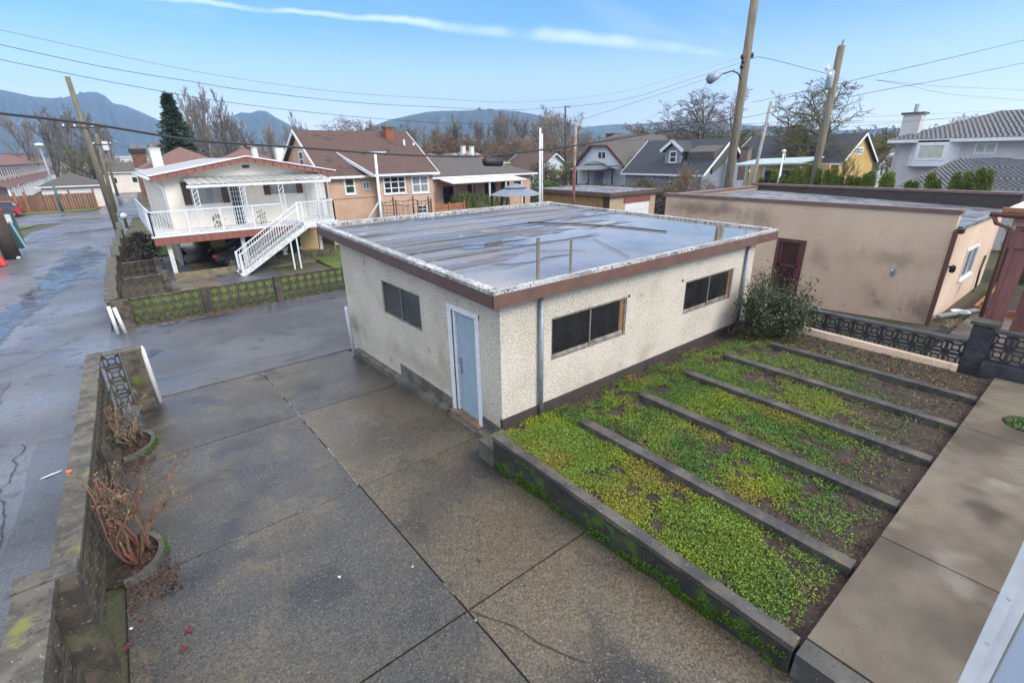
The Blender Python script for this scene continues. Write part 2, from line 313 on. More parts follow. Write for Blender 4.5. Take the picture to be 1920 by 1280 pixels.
# ------------------------------------------------------------------ mesh helpers
class MB:
    def __init__(s): s.v = []; s.f = []
    def add(s, vs, fs):
        o = len(s.v); s.v.extend(vs); s.f.extend([tuple(i+o for i in f) for f in fs]); return s
    def box(s, x0, x1, y0, y1, z0, z1):
        if x0 > x1: x0, x1 = x1, x0
        if y0 > y1: y0, y1 = y1, y0
        if z0 > z1: z0, z1 = z1, z0
        v = [(x0,y0,z0),(x1,y0,z0),(x1,y1,z0),(x0,y1,z0),(x0,y0,z1),(x1,y0,z1),(x1,y1,z1),(x0,y1,z1)]
        return s.add(v, [(0,3,2,1),(4,5,6,7),(0,1,5,4),(1,2,6,5),(2,3,7,6),(3,0,4,7)])
    def hexa(s, a, b):      # bottom 4, top 4 (same order, counter-clockwise seen from above)
        return s.add([tuple(p) for p in a]+[tuple(p) for p in b], [(0,3,2,1),(4,5,6,7),(0,1,5,4),(1,2,6,5),(2,3,7,6),(3,0,4,7)])
    def prism(s, poly, axis, t0, t1):
        """2-D outline extruded along axis: 'x' (poly=y,z), 'y' (poly=x,z), 'z' (poly=x,y)"""
        n = len(poly)
        def P(p, t): return (t, p[0], p[1]) if axis == 'x' else (p[0], t, p[1]) if axis == 'y' else (p[0], p[1], t)
        vs = [P(p, t0) for p in poly]+[P(p, t1) for p in poly]
        fs = [tuple(range(n-1, -1, -1)), tuple(range(n, 2*n))]+[(i, (i+1) % n, (i+1) % n+n, i+n) for i in range(n)]
        return s.add(vs, fs)
    def bar(s, a, b, w, h=None, up=(0,0,1)):
        a = Vector(a); b = Vector(b); h = h or w; d = (b-a).normalized(); u = Vector(up)
        if abs(d.dot(u)) > .98: u = Vector((0,1,0))
        r = d.cross(u).normalized(); u = r.cross(d).normalized()
        q = [(-w/2,-h/2),(w/2,-h/2),(w/2,h/2),(-w/2,h/2)]
        vs = [tuple(a+r*i+u*j) for i, j in q]+[tuple(b+r*i+u*j) for i, j in q]
        return s.add(vs, [(0,1,2,3),(4,7,6,5),(0,4,5,1),(1,5,6,2),(2,6,7,3),(3,7,4,0)])
    def tube(s, pts, rad, n=6, cap=True):
        pts = [Vector(p) for p in pts]
        if isinstance(rad, (int, float)): rad = [rad]*len(pts)
        o = len(s.v); ref = None
        for i, p in enumerate(pts):
            d = (pts[min(i+1, len(pts)-1)]-pts[max(i-1, 0)])
            if d.length < 1e-9: d = Vector((0,0,1))
            d.normalize()
            if ref is None: ref = Vector((1,0,0)) if abs(d.x) < .8 else Vector((0,1,0))
            r = d.cross(ref); r.normalize(); u = r.cross(d); ref = u*-1 if False else ref
            for k in range(n):
                a = 2*math.pi*k/n
                s.v.append(tuple(p+(r*math.cos(a)+u*math.sin(a))*rad[i]))
        for i in range(len(pts)-1):
            for k in range(n):
                a = o+i*n+k; b = o+i*n+(k+1) % n
                s.f.append((a, b, b+n, a+n))
        if cap:
            s.f.append(tuple(o+k for k in range(n-1, -1, -1))); s.f.append(tuple(o+(len(pts)-1)*n+k for k in range(n)))
        return s
    def disc(s, c, r, z, n=16):
        return s.add([(c[0]+r*math.cos(2*math.pi*k/n), c[1]+r*math.sin(2*math.pi*k/n), z) for k in range(n)], [tuple(range(n))])
    def lathe(s, prof, c=(0,0,0), n=14):
        o = len(s.v)
        for r, z in prof:
            for k in range(n):
                a = 2*math.pi*k/n; s.v.append((c[0]+r*math.cos(a), c[1]+r*math.sin(a), c[2]+z))
        for i in range(len(prof)-1):
            for k in range(n): a = o+i*n+k; b = o+i*n+(k+1) % n; s.f.append((a, b, b+n, a+n))
        s.f.append(tuple(o+k for k in range(n-1, -1, -1))); s.f.append(tuple(o+(len(prof)-1)*n+k for k in range(n)))
        return s
ORG = {}
def mesh_of(name, mb, m, smooth=False, off=(0,0,0)):
    me = bpy.data.meshes.new(name)
    vs = mb.v if tuple(off) == (0,0,0) else [(a-off[0], b-off[1], c-off[2]) for a, b, c in mb.v]
    me.from_pydata(vs, [], mb.f); me.update()
    if smooth: me.polygons.foreach_set('use_smooth', [True]*len(me.polygons))
    if m: me.materials.append(m)
    return me
def tag(o, label=None, cat=None, group=None, kind=None):
    if label: o['label'] = label
    if cat: o['category'] = cat
    if group: o['group'] = group
    if kind: o['kind'] = kind
    return o
def thing(name, loc=(0,0,0), label=None, cat=None, group=None):
    o = bpy.data.objects.new(name, None); COL.objects.link(o); o.location = loc; o.empty_display_size = .1
    ORG[o.name] = tuple(loc)
    return tag(o, label, cat, group)
def ob(name, mb, m, parent=None, label=None, cat=None, group=None, kind=None, smooth=False, loc=None):
    """mb in world coordinates; with a parent the vertices are made relative to the root's base"""
    if parent is not None: off = ORG[parent.name]
    else: off = loc or (0,0,0)
    me = mesh_of(name, mb, m, smooth, off)
    o = bpy.data.objects.new(name, me); COL.objects.link(o)
    if parent is not None: o.parent = parent
    elif loc: o.location = loc
    ORG[o.name] = off
    return tag(o, label, cat, group, kind)
def inst(name, me, parent, loc, rot=(0,0,0), scale=(1,1,1), **k):
    o = bpy.data.objects.new(name, me); COL.objects.link(o)
    if parent is not None:
        o.parent = parent; off = ORG[parent.name]; ORG[o.name] = off
        o.location = (loc[0]-off[0], loc[1]-off[1], loc[2]-off[2])
    else: o.location = loc
    o.rotation_euler = rot; o.scale = scale
    return tag(o, **k)
def copy_tree(o, parent=None):
    c = o.copy(); COL.objects.link(c)
    if parent: c.parent = parent
    for ch in list(o.children): copy_tree(ch, c)
    return c
def tri_cloud(name, P, T, m, parent=None, colors=None, loc=(0,0,0), **k):
    """P (n,3) vertices, T (m,3) triangles, optional per-vertex colour"""
    me = bpy.data.meshes.new(name)
    P = np.asarray(P, dtype=np.float32)-np.array(loc, dtype=np.float32)
    n = len(P); t = len(T)
    me.vertices.add(n); me.vertices.foreach_set('co', P.ravel())
    me.loops.add(t*3); me.loops.foreach_set('vertex_index', np.asarray(T, dtype=np.int32).ravel())
    me.polygons.add(t); me.polygons.foreach_set('loop_start', np.arange(0, t*3, 3, dtype=np.int32))
    me.update(calc_edges=True)
    if colors is not None:
        a = me.color_attributes.new('tint', 'FLOAT_COLOR', 'POINT')
        c4 = np.ones((n, 4), dtype=np.float32); c4[:, :3] = colors; a.data.foreach_set('color', c4.ravel())
    me.materials.append(m)
    o = bpy.data.objects.new(name, me); COL.objects.link(o)
    if parent is not None: o.parent = parent; ORG[o.name] = ORG[parent.name]
    else: o.location = loc
    return tag(o, **k)
def vnoise(x, y, sc, seed=0):
    r = np.random.default_rng(seed); g = r.random((64, 64))
    x = np.asarray(x)/sc+17.3; y = np.asarray(y)/sc+9.1
    i = np.floor(x).astype(int); j = np.floor(y).astype(int); u = x-i; v = y-j; u = u*u*(3-2*u); v = v*v*(3-2*v)
    a = g[i % 64, j % 64]; b = g[(i+1) % 64, j % 64]; c = g[i % 64, (j+1) % 64]; d = g[(i+1) % 64, (j+1) % 64]
    return a*(1-u)*(1-v)+b*u*(1-v)+c*(1-u)*v+d*u*v
def leaves(C, S, up=.5, cols=None, aspect=.5):
    """one rhombic leaf (2 triangles) per centre C with size S"""
    n = len(C); S = np.broadcast_to(S, (n,))[:, None]
    d = rng.normal(size=(n, 3)); d[:, 2] = np.abs(d[:, 2])*up+.05; d /= np.linalg.norm(d, axis=1)[:, None]
    s = np.cross(d, rng.normal(size=(n, 3))); s /= np.linalg.norm(s, axis=1)[:, None]
    P = np.stack([C, C+d*S*.5+s*S*aspect*.5, C+d*S, C+d*S*.5-s*S*aspect*.5], 1).reshape(-1, 3)
    b = np.arange(n)[:, None]*4
    T = np.concatenate([b+[0, 1, 2], b+[0, 2, 3]], 1).reshape(-1, 3)
    col = None if cols is None else np.repeat(cols, 4, axis=0)
    return P, T, col

# ------------------------------------------------------------------ the ground
YB = sorted(set([-60, -20, -8, -4, 0, 2, 4, 6, 8, 10, 12, 14, 16, 18]+[18+.5*i for i in range(13)]+[26, 30, 34, 40, 50, 60, 64, 68, 72, 76, 80, 84, 90, 100, 120, 150, 200, 300, 500, 900, 1600, 3000, 4200]))
def sheet(xl, xr, y0, y1, off, nx=1):
    """a strip of ground between two edges (numbers or functions of y) that follows the lie of the land"""
    ys = sorted(set([y0, y1]+[y for y in YB if y0 < y < y1]))
    fl = xl if callable(xl) else (lambda y: xl)
    fr = xr if callable(xr) else (lambda y: xr)
    m = MB()
    for y in ys:
        a, b = fl(y), fr(y)
        for k in range(nx+1): m.v.append((a+(b-a)*k/nx, y, zg(y)+off))
    for i in range(len(ys)-1):
        for k in range(nx):
            a = i*(nx+1)+k; m.f.append((a, a+1, a+nx+2, a+nx+1))
    return m
def lerp_edge(pts):
    ys = [p[0] for p in pts]; xs = [p[1] for p in pts]
    return lambda y: float(np.interp(y, ys, xs))
ob('ground', sheet(-4200, 4200, -60, 4200, -.03, 6), ground_m, kind='structure')
lane_r = lerp_edge([(-8, -1.35), (13.5, -1.35), (14.2, -1.1), (36, -1.0), (60, .9), (90, 2.9), (160, 6.2), (300, 9)])
lane_l = lerp_edge([(-8, -7), (60, -6.2), (66, -4.6), (84, -1.5), (90, -.9), (160, 2.4), (300, 6)])
ob('lane', sheet(lane_l, lane_r, -8, 300, .0), asphalt, kind='structure')
def patch(x0, y0, x1, y1, seed, m):
    r = random.Random(seed); P = []
    for (a, b, c, d, n) in ((x0, y0, x1, y0, 6), (x1, y0, x1, y1, 9), (x1, y1, x0, y1, 6), (x0, y1, x0, y0, 9)):
        for k in range(n): f = k/n; X, Y = a+(c-a)*f+r.gauss(0, .05), b+(d-b)*f+r.gauss(0, .06); P.append((X, Y, zg(Y)+.012))
    cx_, cy_ = (x0+x1)/2, (y0+y1)/2
    rows = MB(); n = len(P); P.append((cx_, cy_, zg(cy_)+.014)); rows.add(P, [(k, (k+1) % n, n) for k in range(n)])
    ob('road_patch', rows, m, kind='structure')
patch(-2.3, 3.0, -1.5, 12.4, 1, asphalt_dark); patch(-4.6, 14.5, -3.2, 17.5, 2, asphalt_dark); patch(-3.6, 33.0, -1.5, 37.0, 3, asphalt_dark); patch(-5.8, 52, -2.0, 58, 4, asphalt_dark)
ob('cross_street', sheet(-90, 60, 68, 82.5, .008), asphalt, kind='structure')
ob('side_lane', sheet(-1.1, 60, 13.25, 21.35, .012, 3), asphalt_dark, kind='structure')
ob('street_verge', sheet(-90, lerp_edge([(82.5, -2.6), (84.5, -1.5), (87.4, -1.2)]), 82.6, 87.4, .06), grass, kind='structure')
m = MB(); m.add([(-11.5, 63.5, zg(63)+.05), (-7.3, 63.4, zg(63)+.05), (-6.2, 66.2, zg(66)+.05), (-6.9, 67.8, zg(67)+.05), (-11.5, 67.8, zg(67)+.05)], [(0, 1, 2, 3, 4)])
ob('verge', m, grass, kind='structure')
kb = MB(); kb.box(-90, -2.2, 82.4, 82.6, zg(82)-.1, zg(82)+.12)
ob('street_kerb', kb, concrete, kind='structure')

# rainwater lying on the lane: thin uneven films
def puddle(name, cx, cy, rx, ry, rot=0, seed=1, off=.02, m=lane_water, z=None, label=None, n=26):
    r = random.Random(seed); pts = []
    for k in range(n):
        a = 2*math.pi*k/n; q = .62+.38*r.random()
        x = math.cos(a)*rx*q; y = math.sin(a)*ry*q
        X = cx+x*math.cos(rot)-y*math.sin(rot); Y = cy+x*math.sin(rot)+y*math.cos(rot)
        pts.append((X, Y, (zg(Y)+off) if z is None else z))
    pts.append((cx, cy, (zg(cy)+off) if z is None else z))
    q = MB(); q.add(pts, [(k, (k+1) % n, n) for k in range(n)])
    return ob(name, q, m, kind='structure')
def wet_run(name, pts, m=lane_water, off=.024):
    P = []; F = []; W_ = []
    out = []
    for (x0, y0, w0), (x1, y1, w1) in zip(pts, pts[1:]):
        for k in range(8): f = k/8; out.append((x0+(x1-x0)*f, y0+(y1-y0)*f, w0+(w1-w0)*f))
    out.append(pts[-1]); n = len(out)
    for i, (x, y, w) in enumerate(out):
        e = min(1, 4*min(i, n-1-i)/n)
        a, b = out[max(0, i-1)], out[min(n-1, i+1)]; d = Vector((b[0]-a[0], b[1]-a[1])).normalized(); nx_, ny_ = -d.y, d.x
        for t_, v in ((-1, 0), (-.4, .8), (.4, .8), (1, 0)):
            X, Y = x+nx_*w*t_, y+ny_*w*t_; P.append((X, Y, zg(Y)+off)); W_.append((v*e,)*3)
    for i in range(n-1):
        for k in range(3): a = i*4+k; F += [(a, a+1, a+5), (a, a+5, a+4)]
    me = bpy.data.meshes.new(name); me.from_pydata(P, [], F); me.update()
    at = me.color_attributes.new('wet', 'FLOAT_COLOR', 'POINT')
    for i, c in enumerate(W_): at.data[i].color = (*c, 1)
    me.materials.append(m); o = bpy.data.objects.new(name, me); COL.objects.link(o); return tag(o, kind='structure')
wet_run('puddle', [(-5.6, 14.0, .5), (-5.0, 19.5, .5), (-4.3, 24, .8), (-3.9, 28, 1.1), (-3.2, 32, 1.2), (-2.6, 38, 1.0), (-2.4, 43, .7)])
wet_run('puddle', [(-3.4, 33, 1.6), (-2.2, 41, 1.6), (-2.6, 49, 1.2)])
wet_run('puddle', [(-3.0, 17.6, .5), (-.4, 17.4, .8), (.5, 17.9, .3)], off=.04)
wet_run('puddle', [(-.4, 20.9, .3), (1.6, 20.8, .22), (3.2, 20.9, .15)], off=.04)
wet_run('puddle', [(-5, 56, 1.5), (-1, 58, 1.5), (2, 60, 1)]); wet_run('puddle', [(-8, 70, 1.2), (2, 71, 1.5), (12, 71, 1)]); wet_run('puddle', [(.5, 84, 1.2), (2, 100, 1.6), (5, 150, 1.6)])

# driveway: separate wet aggregate slabs with open joints
drv = tag(ob('driveway', sheet(-1.0, 4.42, -1.5, 13.3, -.012), black), kind='structure')
XJ = [-.98, 2.03, 4.35]
YJ = [[-1.5, .35, 3.45, 6.53, 9.9, 13.2], [-1.5, .35, 3.45, 6.53, 9.9, 13.2]]
for i in range(2):
    for j in range(5):
        x0, x1 = XJ[i]+(.012 if i else 0), XJ[i+1]-(.012 if i == 0 else 0)
        y0, y1 = YJ[i][j]+.011, YJ[i][j+1]-.011
        dz = random.uniform(-.003, .004)
        b = MB().hexa([(x0,y0,zg(y0)-.1),(x1,y0,zg(y0)-.1),(x1,y1,zg(y1)-.1),(x0,y1,zg(y1)-.1)],
                      [(x0,y0,zg(y0)+.012+dz),(x1,y0,zg(y0)+.012+dz),(x1,y1,zg(y1)+.012+dz),(x0,y1,zg(y1)+.012+dz)])
        ob('slab', b, aggregate_warm if (i == 1 and j in (0, 1, 2, 3)) else aggregate, drv)
ml = MB()                          # pale mineral crust squeezed out of the joints, broken up
r = random.Random(5)
def crust(x0, y0, x1, y1, w, dens):
    L = math.hypot(x1-x0, y1-y0); t = 0
    while t < L:
        s = r.uniform(.05, .35)
        if r.random() < dens:
            a, b = t/L, min(1, (t+s)/L); ww = w*r.uniform(.4, 1.2); o1, o2 = r.uniform(-.008, .008), r.uniform(-.008, .008)
            dx, dy = (x1-x0)/L, (y1-y0)/L
            q = []
            for f, o in ((a, o1), (b, o2)):
                X, Y = x0+(x1-x0)*f, y0+(y1-y0)*f
                q += [(X-dy*(o-ww/2), Y+dx*(o-ww/2), zg(Y)+.019), (X-dy*(o+ww/2), Y+dx*(o+ww/2), zg(Y)+.019)]
            ml.add(q, [(0, 1, 3, 2)])
        t += s
crust(2.03, 6.6, 2.03, 13.2, .022, .8); crust(2.03, 1.9, 2.03, 3.3, .028, .6); crust(2.03, 3.4, 2.03, 6.5, .012, .3)
crust(-.9, 6.53, .4, 6.53, .018, .5); crust(1.1, 6.53, 3.4, 6.53, .012, .4)
ob('joint_crust', ml, mineral, drv, kind='stuff')
ck = MB(); rc_ = random.Random(22)
def crack(root_mb, x0, y0, x1, y1, w, amp, z=.021):
    n = max(6, int(math.hypot(x1-x0, y1-y0)/.12)); L = math.hypot(x1-x0, y1-y0); dx, dy = (x1-x0)/L, (y1-y0)/L; o = 0; P = []
    for i in range(n+1):
        o += rc_.gauss(0, amp); f = i/n; ww = w*rc_.uniform(.3, 1.2); X, Y = x0+(x1-x0)*f-dy*o, y0+(y1-y0)*f+dx*o
        P += [(X-dy*ww, Y+dx*ww, zg(Y)+z), (X+dy*ww, Y-dx*ww, zg(Y)+z)]
    root_mb.add(P, [(2*i, 2*i+1, 2*i+3, 2*i+2) for i in range(n)])
crack(ck, 2.04, 3.44, 2.62, 2.2, .006, .02)
ob('crack', ck, black, drv, kind='stuff')
ck2 = MB()
for q in ((-5.5, 16, -1.6, 21.5), (-6, 22, -1.2, 19.6), (-1.2, 14.6, 4.0, 14.2), (3.9, 14.3, 9, 15.2), (-2.2, 4, -2.6, 12.5), (-4.8, 28, -1.4, 33), (-5, 36, -2, 40), (-6, 46, -1, 45), (-3, 24, -1.4, 24.6), (4.5, 20.9, 9.5, 20.6)):
    crack(ck2, *q, .011, .03)
ob('road_cracks', ck2, black, kind='stuff')
# shallow apron strip between the slabs and the side lane
ob('apron_joint', sheet(-.3, 4.4, 13.2, 13.3, .02), concrete, drv)

# ------------------------------------------------------------------ the garage
GX0, GX1, GY0, GY1 = 4.5, 13.0, 6.0, 13.08
gar = thing('garage', (GX0, GY0, -.3), 'cream pebble-dashed flat-roofed garage with brown fascia, pale blue door and wet roof', 'garage')
def wall_x(x0, x1, y0, y1, z0, z1, holes):   # wall slab facing -X/+X spanning y, with rectangular holes (ya,yb,za,zb)
    m = MB(); ys = sorted(set([y0, y1]+[h[0] for h in holes]+[h[1] for h in holes]))
    for a, b in zip(ys, ys[1:]):
        hs = [h for h in holes if h[0] <= a+1e-6 and h[1] >= b-1e-6]
        zs = z0
        for h in sorted(hs, key=lambda h: h[2]):
            if h[2] > zs: m.box(x0, x1, a, b, zs, h[2])
            zs = h[3]
        if zs < z1: m.box(x0, x1, a, b, zs, z1)
    return m
def swapxy(m): m.v = [(b, a, c) for a, b, c in m.v]; m.f = [tuple(reversed(f)) for f in m.f]; return m
WL = (8.75, 10.61, 1.09, 1.90)
DR = (6.72, 7.52, -.22, 1.91)
ob('wall', wall_x(GX0, GX0+.15, GY0, GY1, -.85, 2.39, [WL, DR]).hexa([(GX0,GY0,2.39),(GX0+.15,GY0,2.39),(GX0+.15,GY1,2.39),(GX0,GY1,2.39)],[(GX0,GY0,2.42),(GX0+.15,GY0,2.42),(GX0+.15,GY1,2.635),(GX0,GY1,2.635)]), pebble_wall, gar)
W1r = (5.66, 7.77, 1.01, 1.84); W2r = (9.88, 12.02, .99, 1.79)
ob('wall', swapxy(wall_x(GY0, GY0+.15, GX0+.151, GX1, -.2, 2.415, [W1r, W2r])), pebble, gar)
ob('wall', MB().hexa([(GX1-.15,GY0+.151,-.6),(GX1,GY0+.151,-.6),(GX1-.75,GY1,-.6),(GX1-.9,GY1,-.6)],[(GX1-.15,GY0+.151,2.42),(GX1,GY0+.151,2.42),(GX1-.75,GY1,2.6),(GX1-.9,GY1,2.6)]), pebble, gar)
ob('wall', MB().box(GX0+.151, GX1-.951, GY1-.15, GY1-.002, -.8, 2.62), pebble, gar)
ob('interior_dark_sheet', MB().box(GX0+.6, GX1-.3, GY0+.7, GY0+.72, -.2, 2.5).box(GX0+.9, GX0+.92, GY0+.8, GY1-.3, -.2, 2.5), black, gar)  # black sheets added to stand for the dark of the garage room
# foundation strip showing under the stucco, base band, corner bead
ob('foundation', MB().box(GX0-.012, GX0+.1, 7.6, 10.0, -.45, -.03).box(GX0-.012, GX0+.1, GY0-.01, 6.62, -.4, .02), concrete, gar)
ob('base_band', MB().box(GX0-.01, GX1+.01, GY0-.03, GY0+.05, -.25, .21), brown_band, gar)
def window(root, face, a0, a1, z0, z1, d, nx, ny, fm, gm, fw=.05, out=.03, inset=None, sill=False, rails=None, label=None):
    """face 'x': wall facing -X at x=d, a = y;  face 'y': wall facing -Y at y=d, a = x"""
    fr = MB(); pn = MB()
    if a0 > a1: a0, a1 = a1, a0
    p0, p1 = (d-out, d+.02) if inset is None else (d+inset-.03, d+inset+.03)
    g = (d-.006) if inset is None else (d+inset)
    def B(m, a, b, c, e, q0, q1):
        if face == 'x': m.box(q0, q1, a, b, c, e)
        else: m.box(a, b, q0, q1, c, e)
    B(fr, a0, a1, z0, z0+fw, p0, p1); B(fr, a0, a1, z1-fw, z1, p0, p1)
    B(fr, a0, a0+fw, z0+fw, z1-fw, p0, p1); B(fr, a1-fw, a1, z0+fw, z1-fw, p0, p1)
    for i in range(1, nx):
        c = a0+(a1-a0)*i/nx; B(fr, c-fw*.4, c+fw*.4, z0+fw, z1-fw, p0+.004, p1)
    for j in range(1, ny):
        c = z0+(z1-z0)*j/ny; B(fr, a0+fw, a1-fw, c-fw*.3, c+fw*.3, p0+.007, p1)
    if sill: B(fr, a0-.05, a1+.05, z0-.05, z0-.001, p0-.04, p1)
    w = ob('window', fr, fm, root, label=label)
    B(pn, a0+fw*.9, a1-fw*.9, z0+fw*.9, z1-fw*.9, g-.004, g+.004)
    ob('pane', pn, gm, w)
    return w
window(gar, 'x', *WL[:2], *WL[2:], GX0, 2, 1, alum, glass, .035, inset=.05)
window(gar, 'y', *W1r, GY0, 2, 1, alum, glass_dk, .04, inset=.05)
window(gar, 'y', *W2r, GY0, 2, 1, alum, glass_dk, .04, inset=.05)
brn = mat('inner_wood', (.24, .125, .055), (.15, .085, .045), vs=6, rough=.6); fog = mat('dusty_sill', (.32, .29, .25), (.14, .12, .10), vs=5, rough=.8)
for (a, b, c, d) in (W1r, W2r):
    wq = [o for o in gar.children if o.name.startswith('window')][-2 if (a, b, c, d) == W1r else -1]
    ob('inner_board', MB().box(b-.17, b-.045, GY0+.040, GY0+.044, c+.045, d-.05), brn, wq)
    ob('inner_sill', MB().box(a+.05, (a+b)/2-.03, GY0+.038, GY0+.042, c+.042, c+.10).box((a+b)/2+.03, b-.05, GY0+.036, GY0+.040, c+.042, c+.12), fog, wq)
# reveals
dfr = MB()
dfr.box(GX0-.02, GX0+.12, 6.60, 6.72, -.24, 2.0).box(GX0-.02, GX0+.12, 7.52, 7.64, -.40, 2.0).box(GX0-.021, GX0+.12, 6.60, 7.64, 1.91, 2.01)
dfr.box(GX0+.02, GX0+.14, 7.44, 7.519, -.2, 1.909)
dframe = ob('door_frame', dfr, white, gar)
dr = ob('door', MB().box(GX0+.065, GX0+.105, 6.73, 7.43, -.2, 1.905), door_blue, gar)
hd = MB().tube([(GX0+.065, 7.36, .70), (GX0+.01, 7.36, .70), (GX0-.0, 7.27, .69)], [.02, .02, .014], 8).tube([(GX0+.066, 7.36, .86), (GX0+.035, 7.36, .86)], .03, 12).box(GX0+.055, GX0+.064, 7.33, 7.39, .62, .95)
ob('handle', hd, metal, dr)
ob('threshold', MB().box(GX0-.10, GX0+.06, 6.6, 7.62, -.42, -.215), mat('threshold_concrete', (.26, .15, .09), (.15, .11, .08), vs=5, rough=.7), gar)
# kerb along the wall, stepped
kx0 = 4.34
kr = MB().hexa([(kx0,7.68,-.6),(GX0-.013,7.68,-.6),(GX0-.013,12.6,-.9),(kx0,12.6,-.9)], [(kx0,7.68,-.27),(GX0-.013,7.68,-.27),(GX0-.013,12.6,-.43),(kx0,12.6,-.43)])
kr.box(kx0, GX0-.102, 6.6, 7.66, -.6, -.30).box(kx0-.01, GX0-.013, 5.55, 6.58, -.6, -.23)
kerb = ob('kerb', kr, concrete, gar)
# downpipes
def pipe(root, x, y, z0, z1, rr, m, name='downpipe', foot=True):
    pts = [(x, y, z1), (x, y, z0)]
    if foot: pts.append((x-.02, y-.1, z0-.08))
    return ob(name, MB().tube(pts, rr, 10), m, root, smooth=True)
pipe(gar, 5.36, GY0-.06, -.02, 2.3, .045, galv, foot=False)
pipe(gar, 12.52, GY0-.06, -.1, 2.3, .045, galv, foot=False)
ob('vent', MB().box(7.80, 7.84, GY0-.02, GY0, 1.83, 1.87).box(9.70, 9.74, GY0-.02, GY0, 1.83, 1.87), black, gar)
# roof: a single sheet rising gently away from the near edge
RX0, RX1, RY0, RY1 = 4.2, 13.6, 5.75, 13.72
def rz(y): return 2.64+(y-RY0)/(RY1-RY0)*.26
def rs(y): return rz(y)-.075
def rx(y): return RX1-.86*(y-RY0)/(RY1-RY0)       # the right side is not square to the front
def ring_hexa(y0, y1, xa0, xa1, xb0, xb1, lo0, lo1, hi0, hi1):
    return MB().hexa([(xa0,y0,lo0),(xb0,y0,lo0),(xb1,y1,lo1),(xa1,y1,lo1)], [(xa0,y0,hi0),(xb0,y0,hi0),(xb1,y1,hi1),(xa1,y1,hi1)])
roof = ob('roof', ring_hexa(RY0+.03, RY1-.03, RX0+.03, RX0+.03, rx(RY0)-.03, rx(RY1)-.03, 2.42, 2.645, rs(RY0), rs(RY1)), roof_mem, gar)
y = RY0+.20; k = 0
while y < RY1-.25:      # lapped membrane strips, each with a proud lower edge
    y2 = min(y+.80, RY1-.22)
    m = ring_hexa(y, y2+.05, RX0+.17, RX0+.17, rx(y)-.17, rx(y2)-.17, rs(y)-.01, rs(y2+.05)-.01, rs(y)+.020, rs(y2+.05)+.002)
    ob('membrane_strip', m, roof_mem, roof); y = y2; k += 1
def film(name, cx, cy, rx_, ry_, seed, n=64, lift=0.0, root=None, m=water, inside=None):
    r = np.random.default_rng(seed); ph = r.uniform(0, 6.28, 6); am = r.uniform(.04, .13, 6); pts = []
    for q in range(n):
        a = 2*math.pi*q/n; f = 1+sum(am[i]*math.sin((i+2)*a+ph[i]) for i in range(6))
        X, Y = cx+rx_*f*math.cos(a), cy+ry_*f*math.sin(a)
        if inside: X = min(max(X, inside[0]), inside[1](Y)); Y = min(max(Y, inside[2]), inside[3])
        pts.append((X, Y, wz+max(0, (Y-6.2))*.0327+.006+lift))
    pts.append((cx, cy, wz+max(0, (cy-6.2))*.0327+.006+lift))
    return ob(name, MB().add(pts, [(q, (q+1) % n, n) for q in range(n)]), m, root)
wz = rs(RY0)+.046
ins = (4.4, lambda y: rx(y)-.19, 5.96, 13.4)
fy1 = 12.9
ob('standing_water', MB().add([(RX0+.18, RY0+.18, rs(RY0+.18)+.023), (rx(RY0)-.18, RY0+.18, rs(RY0+.18)+.023), (rx(fy1)-.18, fy1, rs(fy1)+.023), (RX0+.18, fy1, rs(fy1)+.023)], [(0, 1, 2, 3)]), water, roof)
def cope(root):
    w = .17; n = 6
    for i in range(n):
        a = RX0+(RX1-RX0)*i/n+.002; b = RX0+(RX1-RX0)*(i+1)/n-.002
        ob('coping', MB().hexa([(a,RY0,2.55),(b,RY0,2.55),(b,RY0+w,2.50),(a,RY0+w,2.50)],[(a,RY0,2.645),(b,RY0,2.645),(b,RY0+w,2.625),(a,RY0+w,2.625)]), coping, root)
        e = rx(RY1); a = RX0+(e-RX0)*i/n+.002; b = RX0+(e-RX0)*(i+1)/n-.002
        ob('coping', MB().hexa([(a,RY1-w,2.78),(b,RY1-w,2.78),(b,RY1,2.78),(a,RY1,2.78)],[(a,RY1-w,2.915),(b,RY1-w,2.915),(b,RY1,2.925),(a,RY1,2.925)]), coping, root)
    for i in range(5):
        a = RY0+w+.003+(RY1-RY0-2*w-.006)*i/5; b = RY0+w+.003+(RY1-RY0-2*w-.006)*(i+1)/5-.004
        ob('coping', ring_hexa(a, b, RX0, RX0, RX0+w, RX0+w, rz(a)-.13, rz(b)-.13, rz(a)+.002, rz(b)+.002), coping, root)
        ob('coping', ring_hexa(a, b, rx(a)-w, rx(b)-w, rx(a), rx(b), rz(a)-.13, rz(b)-.13, rz(a)+.002, rz(b)+.002), coping, root)
    for xs, mm in (((4.2, 9.0), fascia_r), ((9.0, 9.98), fascia_r), ((9.98, 12.5), fascia_r), ((12.5, 13.6), fascia_r)):
        ob('fascia_board', MB().box(xs[0]+.002, xs[1]-.002, RY0-.012, RY0+.02, 2.37, 2.585), mm, root)
    for a, b in ((RY0+.025, 12.0), (12.0, RY1)):
        ob('fascia_board', ring_hexa(a, b-.004, RX0-.012, RX0-.012, RX0+.02, RX0+.02, rz(a)-.27, rz(b)-.27, rz(a)-.06, rz(b)-.06), fascia, root)
    ob('fascia_board', ring_hexa(RY0+.03, RY1, rx(RY0+.03)-.02, rx(RY1)-.02, rx(RY0)+.012, rx(RY1)+.012, 2.37, 2.63, 2.58, 2.84), fascia, root)
    ob('soffit', MB().box(RX0+.021, RX1-.05, RY0+.021, GY0, 2.40, 2.418), brown_band, root)
cope(gar)
